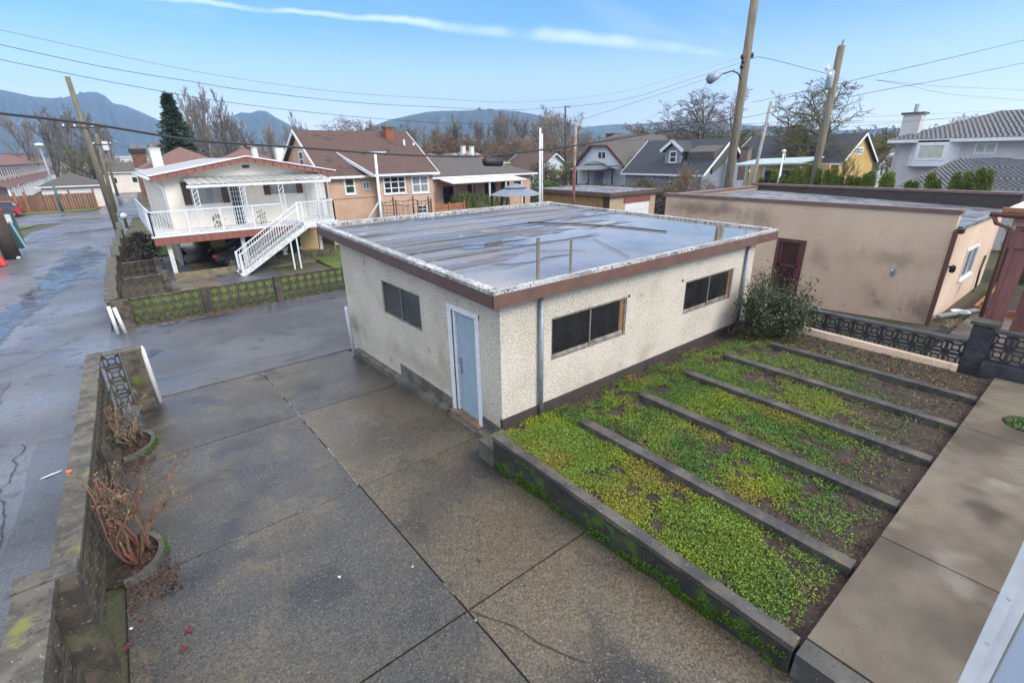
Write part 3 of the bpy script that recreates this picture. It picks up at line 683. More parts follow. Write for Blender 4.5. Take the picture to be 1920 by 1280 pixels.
# posts and cable on the roof
for (px, py, h, w) in ((1011, 515, .62, .055), (1072, 503, .50, .045), (1347, 449, .26, .10)):
    p = at_z(px, py, 2.6)
    ob('roof_post', MB().box(p.x-w/2, p.x+w/2, p.y+.02, p.y+.02+w*.5, 2.56, 2.62+h), pole_wood, None, 'thin weathered wooden stake rising from the near roof edge of the cream garage' if px == 1011 else 'shorter dark stake standing just right of the tallest stake on the garage roof edge' if px == 1072 else 'short wide wooden stub on the garage roof edge near its right corner', 'stake', loc=(p.x, p.y, 2.6))
cb = [at_z(990, 427, 2.62), at_z(1070, 428, 2.62), at_z(1150, 430, 2.62), at_z(1250, 437, 2.62)]
ob('roof_cable', MB().tube([(p.x, p.y, rs(p.y)+.045) for p in cb], .016, 6), black, None, 'thin dark cable lying across the flooded garage roof', 'cable')
ob('roof_wire', MB().tube([(p.x, p.y, rs(p.y)+.05) for p in (at_z(1112, 452, 2.62), at_z(1180, 482, 2.62))], .006, 5), black, None, 'very thin wire running diagonally over the garage roof below the dark cable', 'wire')
db = MB(); rr = random.Random(3)
for i in range(14):
    p = at_z(rr.uniform(893, 950), rr.uniform(459, 470), 2.7); a = rr.uniform(0, 6); s = rr.uniform(.03, .12)
    z = rs(p.y)+.03
    db.add([(p.x, p.y, z), (p.x+s, p.y+.02, z+.02), (p.x+s*.5, p.y+s*.4, z+.01)], [(0, 1, 2)])
ob('roof_debris', db, black, None, 'small dark patch of torn membrane and debris on the middle of the garage roof', 'debris')

# ------------------------------------------------------------------ garden bed
bedz = .20
def soil_z(y): return np.where(y < 4.9, .19, .19-.17*np.clip((y-4.9)/.75, 0, 1))
sm = MB(); nxs, nys = 60, 44
for j in range(nys+1):
    for i in range(nxs+1):
        x, y = 4.1+8.9*i/nxs, .86+5.1*j/nys
        sm.v.append((x, y, float(soil_z(y))+.022*mnoise.noise(Vector((x*3, y*3, 1)))+.012*mnoise.noise(Vector((x*9, y*9, 4)))))
for j in range(nys):
    for i in range(nxs): a = j*(nxs+1)+i; sm.f.append((a, a+1, a+nxs+2, a+nxs+1))
bed = ob('garden_soil', sm, soil, kind='structure')
# retaining wall along the driveway
rw = thing('retaining_wall', (3.94, 0, 0), 'low dark concrete retaining wall with green moss between the driveway and the planted bed', 'wall')
for a, b in ((.87, 2.4), (2.4, 3.9), (3.9, 5.53)):
    ob('cap', MB().box(3.935, 4.09, a+.003, b-.003, .255, .325), beam_con, rw)
    za, zb = zg(a)-.05, zg(b)-.05
    ob('wall_face', MB().hexa([(3.945,a,za),(4.12,a,za),(4.12,b-.001,zb),(3.945,b-.001,zb)], [(3.945,a,.234),(4.12,a,.234),(4.12,b-.001,.234),(3.945,b-.001,.234)]), moss_con, rw)
ob('end_block', MB().box(3.94, 4.45, 5.53, 5.95, -.4, .06), concrete, rw, label='short square concrete block at the far end of the mossy wall')
# moss cushions
def moss(name, C, size, root, n):
    base = np.array([.075, .15, .012]); v = rng.uniform(.5, 1.3, (len(C), 1)); cols = base*v*np.array([1, 1, 1])
    P, T, c = leaves(C, size*rng.uniform(.6, 1.3, len(C)), up=.8, cols=cols, aspect=.8)
    off = ORG[root.name] if root else (0,0,0)
    return tri_cloud(name, P, T, leaf_att, root, c, loc=off, kind='stuff')
n = 16000
yy = rng.uniform(.9, 5.5, n); gz = -.05*yy
hh = np.clip(rng.normal(.07, .07, n), 0, .30)
keep = (vnoise(yy*1.0, hh*3, .22, 3) > .40)
C = np.stack([np.full(n, 3.943)-rng.uniform(0, .012, n), yy, gz+hh], 1)[keep]
moss('moss', C, .022, rw, 0)
# edging beams
for k, (xb, ye, lab) in enumerate(((5.46, 4.97, 'concrete edging beam nearest the driveway, across the yellow-green end of the bed'),
        (7.02, 4.93, 'second concrete edging beam from the driveway, cracked near its middle'),
        (8.56, 4.95, 'middle one of the five concrete edging beams, level with the gap between the garage windows'),
        (10.03, 4.90, 'fourth edging beam from the driveway with a yellow mossy stain'),
        (11.49, 4.55, 'dark edging beam farthest from the driveway, beside the bare soil strip'))):
    if k == 1:
        t = thing('edging_beam', (xb, 3, .2), lab, 'edging', 'concrete edging beams across the planted bed')
        ob('beam', MB().box(xb-.09, xb+.09, .88, 3.2, .08, .31), beam_con, t); ob('beam', MB().box(xb-.08, xb+.10, 3.205, ye, .08, .318), beam_con, t)
    else: ob('edging_beam', MB().box(xb-.09, xb+.09, .88, ye, .08, .31), beam_con, None, lab, 'edging', 'concrete edging beams across the planted bed', loc=(xb, 3, .2))
# ground cover
def cover(n, x0, x1, y0, y1, dens, colf, size, z=bedz, name='ground_cover'):
    x = rng.uniform(x0, x1, n); y = rng.uniform(y0, y1, n)
    keep = rng.random(n) < dens(x, y)
    x = x[keep]; y = y[keep]; n = len(x); k = 4
    X = np.repeat(x, k)+rng.normal(0, size*.7, n*k); Y = np.repeat(y, k)+rng.normal(0, size*.7, n*k)
    Z = (z if z != bedz else soil_z(Y)-.0)+np.abs(rng.normal(0, .018, n*k))*(.5+vnoise(X, Y, .3, 77))*1.3+.004
    col = np.repeat(colf(x, y), k, axis=0)*rng.uniform(.7, 1.3, (n*k, 1))
    P, T, c = leaves(np.stack([X, Y, Z], 1), size*rng.uniform(.7, 1.3, n*k), up=.55, cols=col, aspect=.85)
    return tri_cloud(name, P, T, leaf_att, None, c, kind='stuff', loc=(x0, y0, z))
def bed_dens(x, y):
    f = vnoise(x, y, .45, 11)*.6+vnoise(x, y, .16, 12)*.4
    d = np.clip((f-np.where(x < 5.5, .18, .235))*3.4, 0, 1)
    s = np.clip((x-4.1)/8.9, 0, 1)
    base = np.interp(x, [4.1, 5.4, 5.6, 7, 8.5, 10, 11.4, 11.6, 13], [1.7, 1.7, .95, 1.0, .92, .66, .40, .10, .08])
    edge = np.clip((y-.9)/1.5, .05, 1)**.75
    bare = ((y > 5.62) & (x < 12))*.35+((vnoise(x, y, .22, 91) > .74) & (x > 5.5))*.5
    fade = np.where((x > 7) & (x < 11.4), np.clip((y-1.0)/1.6, .08, 1), 1)
    return np.clip(d*base*edge*fade-bare, 0, 1)
def bed_col(x, y):
    a = np.array([.25, .30, .014]); b = np.array([.075, .150, .024]); c = np.array([.25, .19, .04]); d = np.array([.15, .25, .03])
    w = np.clip(vnoise(x, y, .8, 21)*1.7-.45+np.interp(x, [4.1, 5.4, 5.5, 7, 9.5, 13], [.50, .40, -.28, -.12, -.10, -.3]), 0, 1)[:, None]
    out = b*(1-w)+a*w
    nr = np.clip((2.0-y)/1.0, 0, .75)[:, None]; out = out*(1-nr)+np.array([.085, .19, .03])*nr
    w2 = np.clip(vnoise(x, y, .5, 22)*2.4-1.45, 0, .75)[:, None]; out = out*(1-w2)+c*w2
    w3 = np.clip(vnoise(x, y, .35, 23)*2-1.0, 0, .8)[:, None]; out = out*(1-w3)+d*w3
    w4 = np.clip((x-8.6)/3, 0, .5)[:, None]; out = out*(1-w4)+np.array([.11, .16, .06])*w4
    return out
cover(125000, 4.14, 12.9, .95, 5.9, bed_dens, bed_col, .0215)
# litter in the bed: dead leaves and pale chips
def litter(n, x0, x1, y0, y1, z, m, size, name, zf=None):
    x = rng.uniform(x0, x1, n); y = rng.uniform(y0, y1, n)
    Z = np.full(n, z) if zf is None else np.array([zf(v) for v in y])
    P, T, c = leaves(np.stack([x, y, Z+.012], 1), size*rng.uniform(.5, 1.3, n), up=.12, aspect=.7)
    return tri_cloud(name, P, T, m, None, None, kind='stuff', loc=(x0, y0, 0))
litter(2600, 4.2, 12.9, .9, 5.9, bedz, dry_leaf, .05, 'leaf_litter', zf=lambda v: float(soil_z(v))+.01)
litter(900, 11.6, 12.95, 1.0, 5.9, bedz, mat('litter_orange', (.26, .13, .05), (.14, .07, .035), vs=30, rough=.8), .05, 'leaf_litter')
litter(700, -.1, 3.6, 21.2, 21.5, 0, MATS['litter_orange'], .05, 'leaf_litter', zf=lambda v: zg(v)+.02)

# far edge of the bed: low pink wall and breeze-block fence
lw = ob('low_wall', MB().hexa([(12.98,1.45,.0),(13.22,1.45,.0),(13.22,4.7,.0),(12.98,4.7,.0)],[(13.06,1.45,.30),(13.20,1.45,.30),(13.20,4.7,.34),(13.06,4.7,.34)]), pink, None, 'low pale pink rendered wall below the dark breeze-block screen', 'wall', loc=(13.1, 3, 0))

# breeze blocks: two casts
def cast_ring(B=.305, t=.062, kind='ring'):
    m = MB(); h = B/2-.0015
    fr = .026
    def bx(a, b, c, d): m.box(a, b, -t/2, t/2, c, d)
    bx(-h, h, -h, -h+fr*.7); bx(-h, h, h-fr*.7, h); bx(-h, -h+fr, -h+fr*.7, h-fr*.7); bx(h-fr, h, -h+fr*.7, h-fr*.7)
    def arc(cx, cz, r, a0, a1, n, w):
        for i in range(n):
            A = a0+(a1-a0)*i/n; Bq = a0+(a1-a0)*(i+1)/n
            q = []
            for yy in (-t/2+.006, t/2-.006):
                for (rr_, an) in ((r-w/2, A), (r+w/2, A), (r+w/2, Bq), (r-w/2, Bq)):
                    q.append((cx+rr_*math.cos(an), yy, cz+rr_*math.sin(an)))
            m.add(q, [(0,1,2,3),(4,7,6,5),(0,4,5,1),(1,5,6,2),(2,6,7,3),(3,7,4,0)])
    if kind == 'ring':
        arc(0, 0, .070, 0, 2*math.pi, 12, .026)
        for sx in (-1, 1):
            for sz in (-1, 1):
                m.bar((sx*.053, 0, sz*.053), (sx*(h-.012), 0, sz*(h-.012)), .034, t-.014, up=(0,1,0))
    else:
        for sx in (-1, 1):
            for sz in (-1, 1):
                a0 = {(-1,-1): 0, (1,-1): math.pi/2, (1,1): math.pi, (-1,1): 1.5*math.pi}[(sx, sz)]
                arc(sx*h, sz*h, .104, a0, a0+math.pi/2, 5, .042)
    return m
def block_mesh(kind, m): return mesh_of('breeze_block', cast_ring(kind=kind), m)
BK = {('ring', 'c'): block_mesh('ring', block_con), ('ring', 'd'): block_mesh('ring', block_dark), ('arc', 'c'): block_mesh('arc', block_con)}
def screen(root, x0, y0, x1, y1, rows, z0f, key, B=.305, zscale=1.0, capw=.24, capm=cap_con, cap=True, capt=.06, topz=None):
    """breeze-block screen from (x0,y0) to (x1,y1); z0f(s) gives the foot at distance s"""
    L = math.hypot(x1-x0, y1-y0); n = max(1, round(L/B)); w = L/n; ang = math.atan2(y1-y0, x1-x0)
    zt = 0
    for i in range(n):
        s = (i+.5)*w; x = x0+(x1-x0)*s/L; y = y0+(y1-y0)*s/L; zb = z0f(s)
        for k in range(rows):
            inst('breeze_block', BK[key], root, (x, y, zb+(k+.5)*B*zscale), (0, 0, ang), (w/B, 1, zscale))
        zt = zb+rows*B*zscale
        if cap and i % 2 == 0:
            s0, s1 = i*w+.004, min(L, (i+2)*w)-.004
            q = []
            for s_ in (s0, s1):
                cx_, cy_ = x0+(x1-x0)*s_/L, y0+(y1-y0)*s_/L; z_ = z0f(s_)+rows*B*zscale
                q.append((cx_, cy_, z_))
            dx, dy = math.cos(ang), math.sin(ang); nx_, ny_ = -dy*capw/2, dx*capw/2
            (ax, ay, az), (bx_, by_, bz) = q
            lo = [(ax-nx_, ay-ny_, az+.002), (bx_-nx_, by_-ny_, bz+.002), (bx_+nx_, by_+ny_, bz+.002), (ax+nx_, ay+ny_, az+.002)]
            lo = lo if True else lo
            ob('cap_stone', MB().hexa(lo, [(a, b, c+capt+random.uniform(-.004, .004)) for a, b, c in lo]), capm, root)
def post(root, x, y, z0, z1, w, m, capm=None, name='post'):
    ob(name, MB().box(x-w/2, x+w/2, y-w/2, y+w/2, z0, z1), m, root)
    if capm: ob('post_cap', MB().box(x-w/2-.025, x+w/2+.025, y-w/2-.025, y+w/2+.025, z1+.001, z1+.05), capm, root)

# near wall between lane and driveway
nw = thing('breeze_block_wall', (-1.2, 8, zg(8)), 'long mossy grey breeze-block wall between the lane and the wet driveway', 'wall')
ob('wall_footing', MB().hexa([(-1.27,5.3,-.7),(-1.06,5.3,-.7),(-.90,12.9,-1.1),(-1.11,12.9,-1.1)],[(-1.27,5.3,-.46),(-1.06,5.3,-.46),(-.90,12.9,-.455),(-1.11,12.9,-.455)]), block_con, nw)
screen(nw, -1.04, 12.85, -1.12, 9.25, 4, lambda s: -.452, ('ring', 'c'), capw=.24)
screen(nw, -1.125, 9.22, -1.237, 5.34, 4, lambda s: -.452+.004*s, ('ring', 'c'), capw=.24)
ob('buttress', MB().hexa([(-1.03,9.05,-.9),(-.80,9.05,-.9),(-.80,9.25,-.9),(-1.03,9.25,-.9)],[(-1.03,9.05,.42),(-.97,9.05,.42),(-.97,9.25,.42),(-1.03,9.25,.42)]), block_con, nw)
ob('post', MB().box(-1.38, -1.06, 5.16, 5.32, -.6, 1.06), block_con, nw)
screen(nw, -1.33, 5.14, -1.36, .6, 5, lambda s: -.49+.004*s, ('ring', 'c'), capw=.28, capt=.08)
ob('cap_stone', MB().box(-1.48, -1.04, 5.15, 5.36, 1.062, 1.125), cap_con, nw)
screen(nw, -.95, 12.78, -.64, 12.78, 4, lambda s: -.47, ('ring', 'c'), capw=.2)
ob('pier', MB().box(-.62, -.26, 12.68, 12.88, -.9, .75), block_con, nw)
ob('cap_stone', MB().box(-.64, -.24, 12.66, 12.90, .751, .81), cap_con, nw)
# white guard pipes
for (x, y, z0, z1, r_, lab) in ((-.20, 12.85, -.66, .78, .055, 'white pipe bollard leaning at the far end of the near breeze-block wall'),
                             (4.32, 12.6, -.66, .82, .05, 'white pipe bollard against the far left corner of the cream garage')):
    t = ob('bollard', MB().tube([(x, y, z0), (x-.04, y, z1-.05), (x-.042, y, z1)], [r_, r_, r_*.6], 12), white, None, lab, 'bollard', 'white pipe bollards at the driveway mouth', smooth=True, loc=(x, y, z0))
for (a, b, lab) in (((222, 627), (203, 575), 'left one of the two white pipe bollards leaning at the lane corner'), ((236, 625), (214, 577), 'right one of the two white pipe bollards leaning at the lane corner')):
    p = at_z(*a, zg(20)); 
    q = at_y(*b, p.y-.05)
    ob('bollard', MB().tube([p, q], .055, 12), white, None, lab, 'bollard', 'pair of white pipe bollards at the lane corner', smooth=True, loc=tuple(p))

# rose planters
def half_ring(cx, cy, r, z0, z1, w=.07):
    m = MB(); n = 14
    for i in range(n):
        a, b = -math.pi/2+math.pi*i/n, -math.pi/2+math.pi*(i+1)/n
        q = [(cx+rr_*math.cos(t), cy+rr_*1.15*math.sin(t)) for rr_, t in ((r-w, a), (r, a), (r, b), (r-w, b))]
        m.hexa([(x, y, z0) for x, y in q], [(x, y, z1) for x, y in q])
    return m
def rose(name_lab, cx, cy, gz_, seed, hgt, nst, m, lean=(0, 0), blossoms=0):
    t = thing('rose_bush', (cx, cy, gz_), name_lab, 'rose bush')
    r = random.Random(seed); st = MB(); tips = []
    for i in range(nst):
        a = r.uniform(0, 6.28); rad = r.uniform(.02, .16); x, y = cx+math.cos(a)*rad, cy+math.sin(a)*rad
        d = Vector((math.cos(a)*.35+lean[0]+r.uniform(-.3, .3), math.sin(a)*.35+lean[1]+r.uniform(-.3, .3), 1)).normalized()
        L = hgt*r.uniform(.35, 1.0); p = Vector((x, y, gz_-.02)); pts = [p.copy()]; rd = [r.uniform(.013, .027)]
        for s in range(6):
            d = (d+Vector((r.uniform(-.55, .5), r.uniform(-.5, .5), r.uniform(-.2, .3)))).normalized()
            p = p+d*L/6
            if p.z < .95: p.x = max(p.x, -.98)
            pts.append(p.copy()); rd.append(rd[0]*(1-.11*(s+1)))
            if s > 1:
                for _ in range(r.choice((0, 1, 1, 2))):
                    dd = (d+Vector((r.uniform(-1, 1), r.uniform(-1, 1), r.uniform(-.1, .8)))).normalized(); l2 = r.uniform(.06, .22)*hgt
                    if p.z < 1.0 and p.x+dd.x*l2 < -1.0: dd.x = abs(dd.x)
                    st.tube([p, p+dd*l2*.5, p+dd*l2+Vector((0, 0, l2*.2))], [rd[-1]*.6, rd[-1]*.45, .002], 5); tips.append(p+dd*l2)
        for j in range(9):
            u = r.uniform(0.1, .95)*5; k = int(u); q = pts[k].lerp(pts[k+1], u-k); dd = Vector((r.uniform(-1,1), r.uniform(-1,1), r.uniform(-.3,.6))).normalized()
            st.tube([q, q+dd*.02], [.004, .0005], 3, False)
        st.tube(pts, rd, 6); tips.append(p)
    ob('stems', st, m, t, smooth=True)
    C = []
    for q in tips:
        if r.random() < .75:
            for _ in range(7): C.append((q.x+r.gauss(0, .025), q.y+r.gauss(0, .025), q.z+r.gauss(0, .02)))
    C = np.array(C); cl_ = np.where(rng.random((len(C), 1)) < .5, np.array([[.13, .13, .07]]), np.array([[.24, .11, .08]]))*rng.uniform(.7, 1.3, (len(C), 1))
    P, T, c = leaves(C, .035, up=.6, cols=cl_, aspect=.7); tri_cloud('leaf_cluster', P, T, leaf_att, t, c, loc=ORG[t.name], kind='stuff')
    if blossoms:
        b = MB()
        top = sorted([q for q in tips if -1.15 < q.x < -.7], key=lambda q: -q.z)[0]
        for k in range(4):
            q = (top.x+r.uniform(-.04, .04), top.y+r.uniform(-.04, .04), top.z+r.uniform(-.02, .03)); b.lathe([(.004, -.018), (.02, -.006), (.022, .008), (.008, .02)], q, 7)
        ob('rose_hip', b, mat('rose_hip_orange', (.55, .16, .03), (.45, .10, .03), vs=30, rough=.5), t, smooth=True)
    return t
for (cx, cy, r_, lab, gl) in ((-.98, 7.0, .46, 'half-round concrete planter rim nearer the camera against the breeze-block wall', 'a'), (-.92, 10.75, .52, 'half-round concrete planter rim farther away near the white pipe', 'b')):
    t = thing('planter', (cx, cy, zg(cy)), lab, 'planter', 'half-round planters along the breeze-block wall')
    ob('rim', half_ring(cx, cy, r_, zg(cy)-.08, zg(cy)+.13), concrete, t)
    ds = MB(); ds.disc((cx+.02, cy), r_*.95, zg(cy)+.05, 20); ob('soil', ds, soil, t)
    n = 1600; a = rng.uniform(-.9 if gl == 'b' else -.3, 1.1, n)
    C = np.stack([cx+(r_+.004)*np.cos(a), cy+(r_+.004)*1.15*np.sin(a), zg(cy)+rng.uniform(-.0, .13, n)], 1)
    moss('moss', C[:int(n*(1 if gl == 'a' else .9))], .02, t, 0)
    n = 140; a = rng.uniform(-1.4, 1.4, n); rr_ = r_*.85*np.sqrt(rng.random(n))
    P, T, c = leaves(np.stack([cx+rr_*np.cos(a), cy+rr_*np.sin(a), np.full(n, zg(cy)+.065)], 1), .06, up=.2, aspect=.7)
    tri_cloud('dead_leaves', P, T, dry_leaf, t, None, loc=ORG[t.name], kind='stuff')
rose('leafless red-stemmed rose bush in the planter nearer the camera, leaning over the wall', -.84, 7.0, zg(7)+.05, 4, 1.75, 15, rose_bark, (-.14, .1), 1)
rose('pruned pale-stemmed rose bush in the farther planter beside the white pipe', -.72, 10.85, zg(10.8)+.05, 9, 1.45, 14, rose_pale, (0, .1))
rose('tall thin rose arching over the middle of the breeze-block wall', -.92, 8.3, zg(8.3), 15, 1.4, 4, rose_bark, (-.12, .25))
litter(260, -1.0, -.45, 6.0, 6.7, 0, dry_leaf, .05, 'leaf_litter', zf=lambda v: zg(v)+.02)
litter(120, -.95, -.5, 9.6, 10.3, 0, dry_leaf, .05, 'leaf_litter', zf=lambda v: zg(v)+.02)
# single fallen leaves and bits on the driveway and lane
def leafshape(x, y, s, a, m, lab, grp, cat='leaf', up=.022):
    mb_ = MB(); n = 5; pts = [(0, 0, .006)]
    for k in range(10):
        t = 2*math.pi*k/10; q = s*(1 if k % 2 == 0 else .42); pts.append((q*math.cos(t+a), q*math.sin(t+a), .001+.006*(k % 3)))
    mb_.add(pts, [(0, 1+k, 1+(k+1) % 10) for k in range(10)])
    o = ob('fallen_leaf', mb_, m, None, lab, cat, grp); o.location = (x, y, zg(y)+up); return o
for (px, py, s) in ((352, 1175, .07), (343, 1212, .06), (236, 1205, .06), (262, 1153, .04), (745, 866, .03), (897, 1052, .04)):
    p = at_z(px, py, -.2); leafshape(p.x, p.y, s, px*.1, red_leaf, 'small dark red fallen leaf lying on the wet driveway near the breeze-block wall' if px < 400 else 'tiny reddish leaf lying alone in the middle of the wet driveway', 'red leaves on the driveway')
for (px, py, s) in ((636, 1079, .03), (243, 1170, .025), (774, 1062, .02)):
    p = at_z(px, py, -.2); leafshape(p.x, p.y, s, px*.1, white, 'tiny white scrap lying on the wet driveway', 'white scraps on the driveway', 'scrap')
p = at_z(70, 890, -.4); q = MB().add([(0,0,.01),(.10,.02,.012),(.26,.07,.01),(.30,.12,.012),(.12,.08,.01),(.03,.04,.01)], [(0,1,2,3,4,5)])
o = ob('litter_scrap', q, white, None, 'white torn scrap lying on the wet lane left of the breeze-block wall', 'scrap'); o.location = (p.x, p.y, zg(p.y)+.02)

# ------------------------------------------------------------------ path and near corner of the camera's own house
pth = ob('path', MB().box(4.0, 13.0, -3.4, .80, -.2, .20), black, kind='structure')
for i, (a, b) in enumerate(((4.17, 6.22), (6.22, 8.72), (8.72, 10.1), (10.1, 11.75), (11.75, 12.95))):
    if i == 3:     # slab with a round planting hole: ring of wedge pieces around it
        cx_, cy_, r_ = 10.95, .12, .34
        m = MB(); N_ = 24
        ring = [(cx_+r_*math.cos(2*math.pi*k/N_), cy_+r_*math.sin(2*math.pi*k/N_)) for k in range(N_)]
        x0, x1, y0, y1 = a+.006, b-.006, -3.35, .84
        def sq(k):
            t = 2*math.pi*k/N_; c_, s_ = math.cos(t), math.sin(t); f = 1e9
            if c_ > 1e-6: f = min(f, (x1-cx_)/c_)
            if c_ < -1e-6: f = min(f, (x0-cx_)/c_)
            if s_ > 1e-6: f = min(f, (y1-cy_)/s_)
            if s_ < -1e-6: f = min(f, (y0-cy_)/s_)
            return (cx_+c_*f, cy_+s_*f)
        for k in range(N_):
            A, B_, C_, D_ = ring[k], sq(k), sq(k+1), ring[(k+1) % N_]
            m.hexa([(q[0], q[1], .1) for q in (A, B_, C_, D_)], [(q[0], q[1], .283) for q in (A, B_, C_, D_)])
        for (qx, qy) in ((x0, y0), (x1, y0), (x1, y1), (x0, y1)):
            ks = sorted(range(N_), key=lambda k: math.hypot(sq(k)[0]-qx, sq(k)[1]-qy))[:2]
            u, w_ = sq(ks[0]), sq(ks[1])
            # fill the corner
            ks = [k for k in range(N_) if (abs(sq(k)[0]-qx) < 1e-6) != (abs(sq(k+1)[0]-qx) < 1e-6)]
        for k in range(N_):
            A, B_ = sq(k), sq(k+1)
            if abs(A[0]-B_[0]) > 1e-6 and abs(A[1]-B_[1]) > 1e-6:
                cxx = x0 if (A[0]+B_[0])/2 < cx_ else x1; cyy = y0 if (A[1]+B_[1])/2 < cy_ else y1
                m.add([(A[0], A[1], .283), (cxx, cyy, .283), (B_[0], B_[1], .283)], [(0, 1, 2)])
        ob('slab', m, path_con, pth)
        ob('hole_soil', MB().disc((cx_, cy_), r_+.02, .235, 20), soil, pth)
        cover(330, cx_-.3, cx_+.3, cy_-.28, cy_+.28, lambda x, y: (np.hypot(x-10.95, y-.12) < .3)*1.0, lambda x, y: np.tile(np.array([[.06, .13, .025]]), (len(x), 1)), .026, z=.25, name='hole_plants')
        continue
    ob('slab', MB().box(a+.006, b-.006, -3.35, .84, .1, .283+(.004 if i == 1 else 0)), path_con, pth)
ob('path_kerb', MB().hexa([(3.93,-3.3,-.2),(4.16,-3.3,-.2),(4.16,.84,-.2),(3.93,.84,-.2)],[(3.93,-3.3,.25),(4.16,-3.3,.25),(4.16,.84,.275),(3.93,.84,.275)]), concrete, kind='structure')
hc = thing('house_wall', (2.5, -.09, 0), 'white corner trim with screws beside a pale blue panel in the bottom right foreground', 'wall')
ob('corner_trim', MB().box(2.50, 2.56, -.125, -.083, 1.0, 6.0), white, hc)
ob('corner_trim', MB().box(2.53, 2.56, -.165, -.126, 1.0, 6.0), white, hc)
for k in range(6): ob('ridge', MB().box(2.545, 2.60, -.17-.33*(k+1), -.17-.33*k-.004, 1.0, 6.0), panel_blue, hc)
sc_ = MB()
for z in (3.62, 3.35, 3.10, 2.86, 2.6): sc_.lathe([(.006, -.001), (.006, .002), (.003, .005)], (2.497, -.112, z), 6)
ob('screw', sc_, metal, hc)

# ------------------------------------------------------------------ right: dark fence, rhododendron, pink garage
rf = thing('breeze_block_fence', (13.45, 3, .1), 'dark wet breeze-block screen running behind the low pink wall', 'fence')
screen(rf, 13.62, 1.48, 13.62, 5.4, 2, lambda s: .06-.012*s, ('ring', 'd'), capw=.2, capm=mat('dark_cap', (.085, .085, .09), (.05, .05, .055), vs=4, rough=.6))
ob('fence_footing', MB().box(13.52, 13.70, 1.72, 6.5, -.3, .0), block_dark, rf)
pf = thing('corner_pier', (13.3, 1.45, .1), 'tall black mossy concrete pier at the right end of the planted bed', 'pier')
a = at_z(1800, 712, .0)
for k in range(5): ob('pier_block', MB().box(13.42, 13.74, 1.14, 1.46, -.2+.27*k, -.2+.27*k+.262), block_dark, pf)
ob('pier_cap', MB().box(13.37, 13.80, 1.09, 1.51, 1.152, 1.215), cap_con, pf)
rf2 = thing('breeze_block_fence', (13.6, .5, .1), 'black ring-patterned breeze-block fence right of the tall corner pier', 'fence')
screen(rf2, 13.55, 1.12, 13.40, -1.5, 2, lambda s: .42, ('ring', 'd'), capw=.2, capm=MATS['dark_cap'])
ob('fence_footing', MB().box(13.3, 13.68, -1.6, 1.13, -.2, .415), block_dark, rf2)

# pale-leaved evergreen shrub
sh = thing('rhododendron', (12.4, 5.1, .2), 'dark evergreen rhododendron at the far corner of the cream garage', 'shrub')
C = []; st = MB(); rr = random.Random(12)
for i in range(210):
    u = rr.random(); a = rr.uniform(0, 6.28); rad = math.sqrt(rr.random())
    bx_, by_ = 12.35+.78*rad*math.cos(a), 4.95+.95*rad*math.sin(a)
    top = 1.18-.45*rad*rad+rr.uniform(-.35, .35)
    if abs(by_-5.45) < .25: top += .35
    if by_ < 4.55 and bx_ > 12.2: top += .20
    top = min(top, 1.8)
    if rr.random() < .12: top = min(top+.3, 1.95)
    p0 = Vector((12.35+.2*rad*math.cos(a), 4.95+.2*rad*math.sin(a), .15)); p1 = Vector((bx_, by_, top))
    st.tube([p0, p0.lerp(p1, .5)+Vector((0, 0, .05)), p1], [.014, .010, .004], 4, False)
    for k in range(44):
        q = p0.lerp(p1, rr.uniform(.25, 1.0)); s_ = .085
        C.append((q.x+rr.gauss(0, s_), q.y+rr.gauss(0, s_), q.z+rr.gauss(0, s_)))
C = np.array(C); C[:, 2] = np.maximum(C[:, 2], .22)
cl_ = np.array([.045, .068, .028])*rng.uniform(.5, 1.7, (len(C), 1)); w_ = (rng.random((len(C), 1)) < .18); cl_ = np.where(w_, np.array([[.15, .14, .075]]), cl_)
P, T, c = leaves(C, .10*rng.uniform(.6, 1.2, len(C)), up=1.0, cols=cl_, aspect=.34)
tri_cloud('foliage', P, T, leaf_att, sh, c, loc=ORG[sh.name], kind='stuff'); ob('stems', st, bark, sh)

PXW = 17.42
pg = thing('pink_garage', (PXW, 2.86, -.2), 'pink stuccoed flat-roofed garage with maroon door and dark stains', 'garage')
y0, y1 = 2.86, 11.9
PDR = (6.42, 7.34, -.3, 1.79)
ob('wall', wall_x(PXW, PXW+.2, y0, y1, -.7, 2.92, [PDR]), pink_wall, pg)
ob('wall', MB().prism([(PXW+.201, -.6), (24.4, -.9), (24.4, 2.4), (PXW+.201, 2.46)], 'y', y0+.002, y0+.2), pink, pg)
ob('wall', MB().box(24.2, 24.4, y0+.201, y1, -.9, 2.5), pink, pg); ob('wall', MB().box(PXW+.201, 24.199, y1-.2, y1, -.9, 2.9), pink, pg)
ob('roof', MB().hexa([(PXW+.201,y0+.02,2.3),(24.6,y0+.02,2.3),(24.6,y1-.2,2.3),(PXW+.201,y1-.2,2.3)],[(PXW+.201,y0+.02,2.56),(24.6,y0+.02,2.50),(24.6,y1-.2,2.80),(PXW+.201,y1-.2,2.84)]), flat_roof, pg)
ob('parapet', MB().box(24.6, 24.8, y0-.3, y1+.1, 2.2, 2.98), brown_band, pg); ob('parapet', MB().box(PXW+.2, 24.599, y1-.199, y1+.1, 2.3, 2.88), pink, pg)
capm = mat('parapet_cap', (.19, .115, .095), (.15, .09, .075), vs=4, rough=.5)
ob('parapet_cap', MB().box(PXW-.05, PXW+.25, y0-.05, 7.4, 2.925, 3.03), capm, pg); ob('parapet_cap', MB().box(PXW-.05, PXW+.25, 7.405, y1+.1, 2.925, 3.03), capm, pg)
ob('parapet_cap', MB().box(PXW+.251, 24.5, y1-.25, y1+.12, 2.882, 2.98), capm, pg); ob('parapet_cap', MB().box(24.55, 24.85, y0-.35, y1+.12, 2.982, 3.07), capm, pg)
